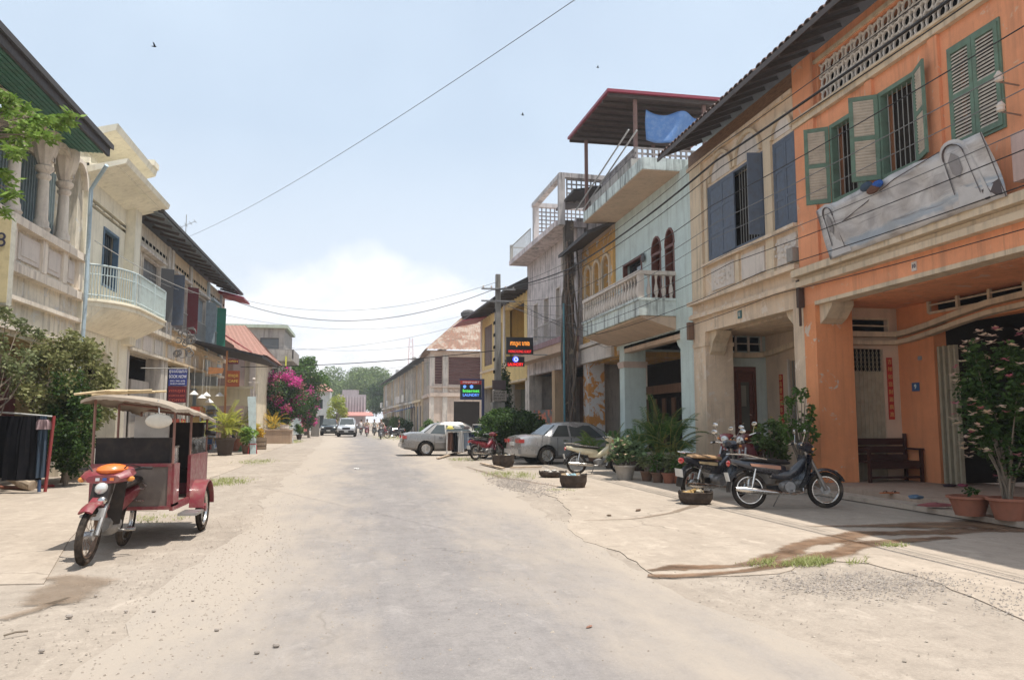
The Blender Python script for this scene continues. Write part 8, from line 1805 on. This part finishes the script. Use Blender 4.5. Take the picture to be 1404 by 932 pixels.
# cables across and along the street
def sw(a,b,r_,lab,sag=1.0,mat=None): wire([a,b],r_,lab,sag,mat or WIRG,24,group=None)
sw(tuple(PY(250,328,33)),tuple(PY(800,-8,9.5)),.0055,'long thin cable rising diagonally across the sky to the upper right',.35,WIRG)
sw(tuple(PY(318,411,46)),(6.3,37.45,8.0),.018,'sagging cable from the left eaves to the utility pole',2.6)
sw(tuple(PY(318,407,46)),(6.3,37.45,8.3),.010,'thinner cable just above the sagging one',2.0)
sw(tuple(PY(330,503,46)),(6.17,37.5,4.9),.020,'dark heavy cable crossing low over the far street',.35,WIRE)
sw(tuple(PY(300,430,46)),tuple(PY(660,425,60)),.010,'faint cable crossing behind the sagging one',1.6)
sw(tuple(PY(340,478,60)),tuple(PY(650,440,60)),.012,'faint cable above the far trees, upper',1.4)
sw(tuple(PY(360,508,70)),tuple(PY(600,495,72)),.012,'faint cable above the far trees, lower',1.0)
sw(tuple(PY(345,470,60)),tuple(PY(640,462,60)),.010,'faint cable midway above the far street',1.5)
sw(tuple(PY(130,330,22.5)),tuple(PY(322,412,46)),.014,'cable along the left upper windows',.5,BARS)
sw(tuple(PY(205,380,29)),tuple(PY(300,400,44)),.010,'short pale cable on the left houses',.6,BARS)
# ================================================================== BIRDS
for i,(u,v,y,lb) in enumerate([(212,64,30,'tiny dark bird high over the left roofs'),(820,93,45,'tiny dark bird above the maroon canopy'),(717,158,40,'tiny dark bird left of the maroon canopy')]):
    p=PY(u,v,y); t=thing('bird',lb,'bird',tuple(p)); q=M(); q.ell(p,(.07,.03,.03),8,5); q.tube([p+Vector((-.06,0,0)),p+Vector((-.13,0,0))],[.02,.004],4); part('body',q,BLK,t)
    for s in (-1,1): q=M(); q.add([p+Vector((.03,0,.01)),p+Vector((-.03,0,.01)),p+Vector((-.05,s*.1,.12)),p+Vector((.0,s*.06,.1)),p+Vector((.03,0,.016)),p+Vector((-.03,0,.016)),p+Vector((-.05,s*.1,.126)),p+Vector((.0,s*.06,.106))],[(0,1,2,3),(7,6,5,4),(0,3,7,4),(1,5,6,2)]); part('wing',q,BLK,t)
# ================================================================== PEOPLE (far riders and walkers)
def person(label,loc,rz,pose,shirt,trousers,hair='black',helmet=None,scale=1.0,group=None):
    t=thing('person',label,'person',loc,rz,group); t.scale=(scale,)*3
    SK=paint('skin',(.33,.19,.12),.6,.05)
    if pose=='ride': J={'pel':(-.15,0,.82),'sp':(-.12,0,1.0),'ch':(-.06,0,1.22),'nk':(0,0,1.42),'hd':(.03,0,1.52),'ht':(.04,0,1.68)}; arms=[((-.04,.19,1.36),(.10,.27,1.14),(.32,.28,1.03)),((-.04,-.19,1.36),(.10,-.27,1.14),(.32,-.28,1.03))]; legs=[((-.13,.10,.82),(.22,.17,.74),(.10,.17,.32),(.22,.17,.27)),((-.13,-.10,.82),(.22,-.17,.74),(.10,-.17,.32),(.22,-.17,.27))]
    else: J={'pel':(0,0,.92),'sp':(0,0,1.08),'ch':(.01,0,1.28),'nk':(.0,0,1.47),'hd':(.01,0,1.56),'ht':(.01,0,1.72)}; arms=[((0,.19,1.42),(-.04,.25,1.14),(.08,.25,.90)),((0,-.19,1.42),(.04,-.25,1.14),(.14,-.24,.92))]; legs=[((0,.09,.9),(.08,.1,.49),(-.08,.1,.08),(.06,.11,.03)),((0,-.09,.9),(.10,-.1,.49),(.14,-.1,.08),(.28,-.11,.03))]
    V=[];E_=[];Rr=[]
    def av(p,r_): V.append(p); Rr.append(r_); return len(V)-1
    def skin(name,chains,mat):
        V.clear();E_.clear();Rr.clear(); idx={}
        for ch in chains:
            prev=None
            for key,p,r_ in ch:
                i=idx.get(key)
                if i is None: i=av(p,r_); idx[key]=i
                if prev is not None: E_.append((prev,i))
                prev=i
        me=bpy.data.meshes.new(name); me.from_pydata(list(V),list(E_),[]); o=bpy.data.objects.new(name,me); COL.objects.link(o)
        mod=o.modifiers.new('s','SKIN'); 
        for i,sv in enumerate(me.skin_vertices[0].data): sv.radius=(Rr[i],Rr[i]); sv.use_root=(i==0)
        ss=o.modifiers.new('ss','SUBSURF'); ss.levels=1; ss.render_levels=1
        dg=bpy.context.evaluated_depsgraph_get(); dg.update(); m2=bpy.data.meshes.new_from_object(o.evaluated_get(dg)); bpy.data.objects.remove(o); m2.name=name
        m2.materials.clear(); m2.materials.append(mat); m2.polygons.foreach_set('use_smooth',[True]*len(m2.polygons)); ob=bpy.data.objects.new(name,m2); link(ob,t); return ob
    core=[('pel',J['pel'],.13),('sp',J['sp'],.115),('ch',J['ch'],.14),('nk',J['nk'],.055),('hd',J['hd'],.085),('ht',J['ht'],.075)]
    ch=[core]
    for i,a in enumerate(arms): ch.append([('ch',J['ch'],.14),('a%d0'%i,a[0],.055),('a%d1'%i,a[1],.042),('a%d2'%i,a[2],.03),('a%d3'%i,tuple(Vector(a[2])+(Vector(a[2])-Vector(a[1])).normalized()*.09),.032)])
    for i,l in enumerate(legs): ch.append([('pel',J['pel'],.13),('l%d0'%i,l[0],.085),('l%d1'%i,l[1],.06),('l%d2'%i,l[2],.04),('l%d3'%i,l[3],.035)])
    skin('body',ch,SK)
    sh=[[('pel',tuple(Vector(J['pel'])+Vector((0,0,.04))),.145),('sp',J['sp'],.135),('ch',J['ch'],.158),('nk',tuple(Vector(J['nk'])-Vector((0,0,.07))),.08)]]
    for i,a in enumerate(arms): sh.append([('ch',J['ch'],.158),('a%d0'%i,a[0],.07),('a%d1'%i,tuple(Vector(a[0]).lerp(Vector(a[1]),.8)),.06)])
    skin('shirt',sh,paint('shirt_'+label[:12],shirt,.9,.1))
    tr=[[('pel',J['pel'],.145)]]
    tr=[]
    for i,l in enumerate(legs): tr.append([('pel',J['pel'],.148),('l%d0'%i,l[0],.10),('l%d1'%i,l[1],.078),('l%d2'%i,tuple(Vector(l[1]).lerp(Vector(l[2]),.9)),.06)])
    skin('trousers',tr,paint('trousers_'+label[:12],trousers,.9,.1))
    c=Vector(J['hd']).lerp(Vector(J['ht']),.55); q=M(); q.ell(c+Vector((-.02,0,.045)),(.105,.095,.085),12,8); lpart('helmet' if helmet else 'hair',q,paint('helmet_%s'%str(helmet),helmet,.3,.05) if helmet else paint('hair_black',(.015,.012,.01),.6,0),t,smooth=True)
    q=M(); q.ell(c+Vector((.095,0,-.02)),(.02,.014,.02),6,5); lpart('nose',q,SK,t)
    for s in (-1,1): q=M(); q.ell(c+Vector((.08,s*.033,.012)),(.012,.012,.008),6,4); lpart('eye',q,BLK,t); q=M(); q.ell(c+Vector((0,s*.088,-.01)),(.018,.01,.026),6,5); lpart('ear',q,SK,t)
    q=M(); q.ell(c+Vector((.086,0,-.055)),(.01,.026,.006),6,4); lpart('mouth',q,paint('lips',(.25,.09,.07),.6,0),t)
    return t
def rider(u,v,lab,shirt,tr,bodym,rz=-90,helmet=None,second=None,dx=0):
    p=G(u,v); p.x+=dx
    motorbike('motorbike','motorbike under the '+lab,(p.x,p.y,0),R(rz),bodym,CHR,lean=0,steer=0,mirrors=False)
    person(lab,(p.x,p.y,0),R(rz),'ride',shirt,tr,helmet=helmet)
rider(522,602,'nearest rider coming towards us in grey right of the silver-white car',(.35,.30,.28),(.05,.05,.07),BKP,helmet=(.5,.48,.46))
rider(503,598,'rider in a cream top just right of the silver-white car',(.62,.50,.38),(.10,.10,.16),MRP,-92)
rider(513,597,'farther rider in a pale shirt between the two nearer ones',(.55,.55,.5),(.12,.08,.06),BKP,-88,helmet=(.05,.05,.06))
rider(495,596,'distant rider in white beside the car door',(.65,.6,.58),(.3,.3,.3),BKP,88)
p=G(532,600); motorbike('motorbike','motorbike parked on the right verge past the riders',(p.x,p.y,0),R(200),MRP,CHR,mirrors=False); p=G(541,601); motorbike('motorbike','second motorbike parked on the right verge past the riders',(p.x,p.y+1,0),R(170),BKP,CHR,mirrors=False)
p=G(547,598); person('person standing before the far right shops in a dark shirt',(p.x,p.y,0),R(180),'stand',(.07,.06,.07),(.08,.08,.12))
p=G(338,616,.006); person('person sitting back by the yellow palms in a grey shirt',(p.x-1.2,p.y+3,.006),R(0),'stand',(.25,.25,.27),(.06,.07,.1))
# haze: thin pale air
q=M(); q.box(-70,90,-12,460,-1.2,60)
hz_=bpy.data.materials.new('air'); hz_.use_nodes=True; t=hz_.node_tree; t.nodes.clear(); o_=t.nodes.new('ShaderNodeOutputMaterial'); v_=t.nodes.new('ShaderNodeVolumePrincipled'); v_.inputs['Color'].default_value=(.92,.95,1,1); v_.inputs['Density'].default_value=.0008; v_.inputs['Anisotropy'].default_value=.3; t.links.new(v_.outputs[0],o_.inputs['Volume'])
HZ=True
if HZ: setting('haze',q,hz_,kind='stuff')
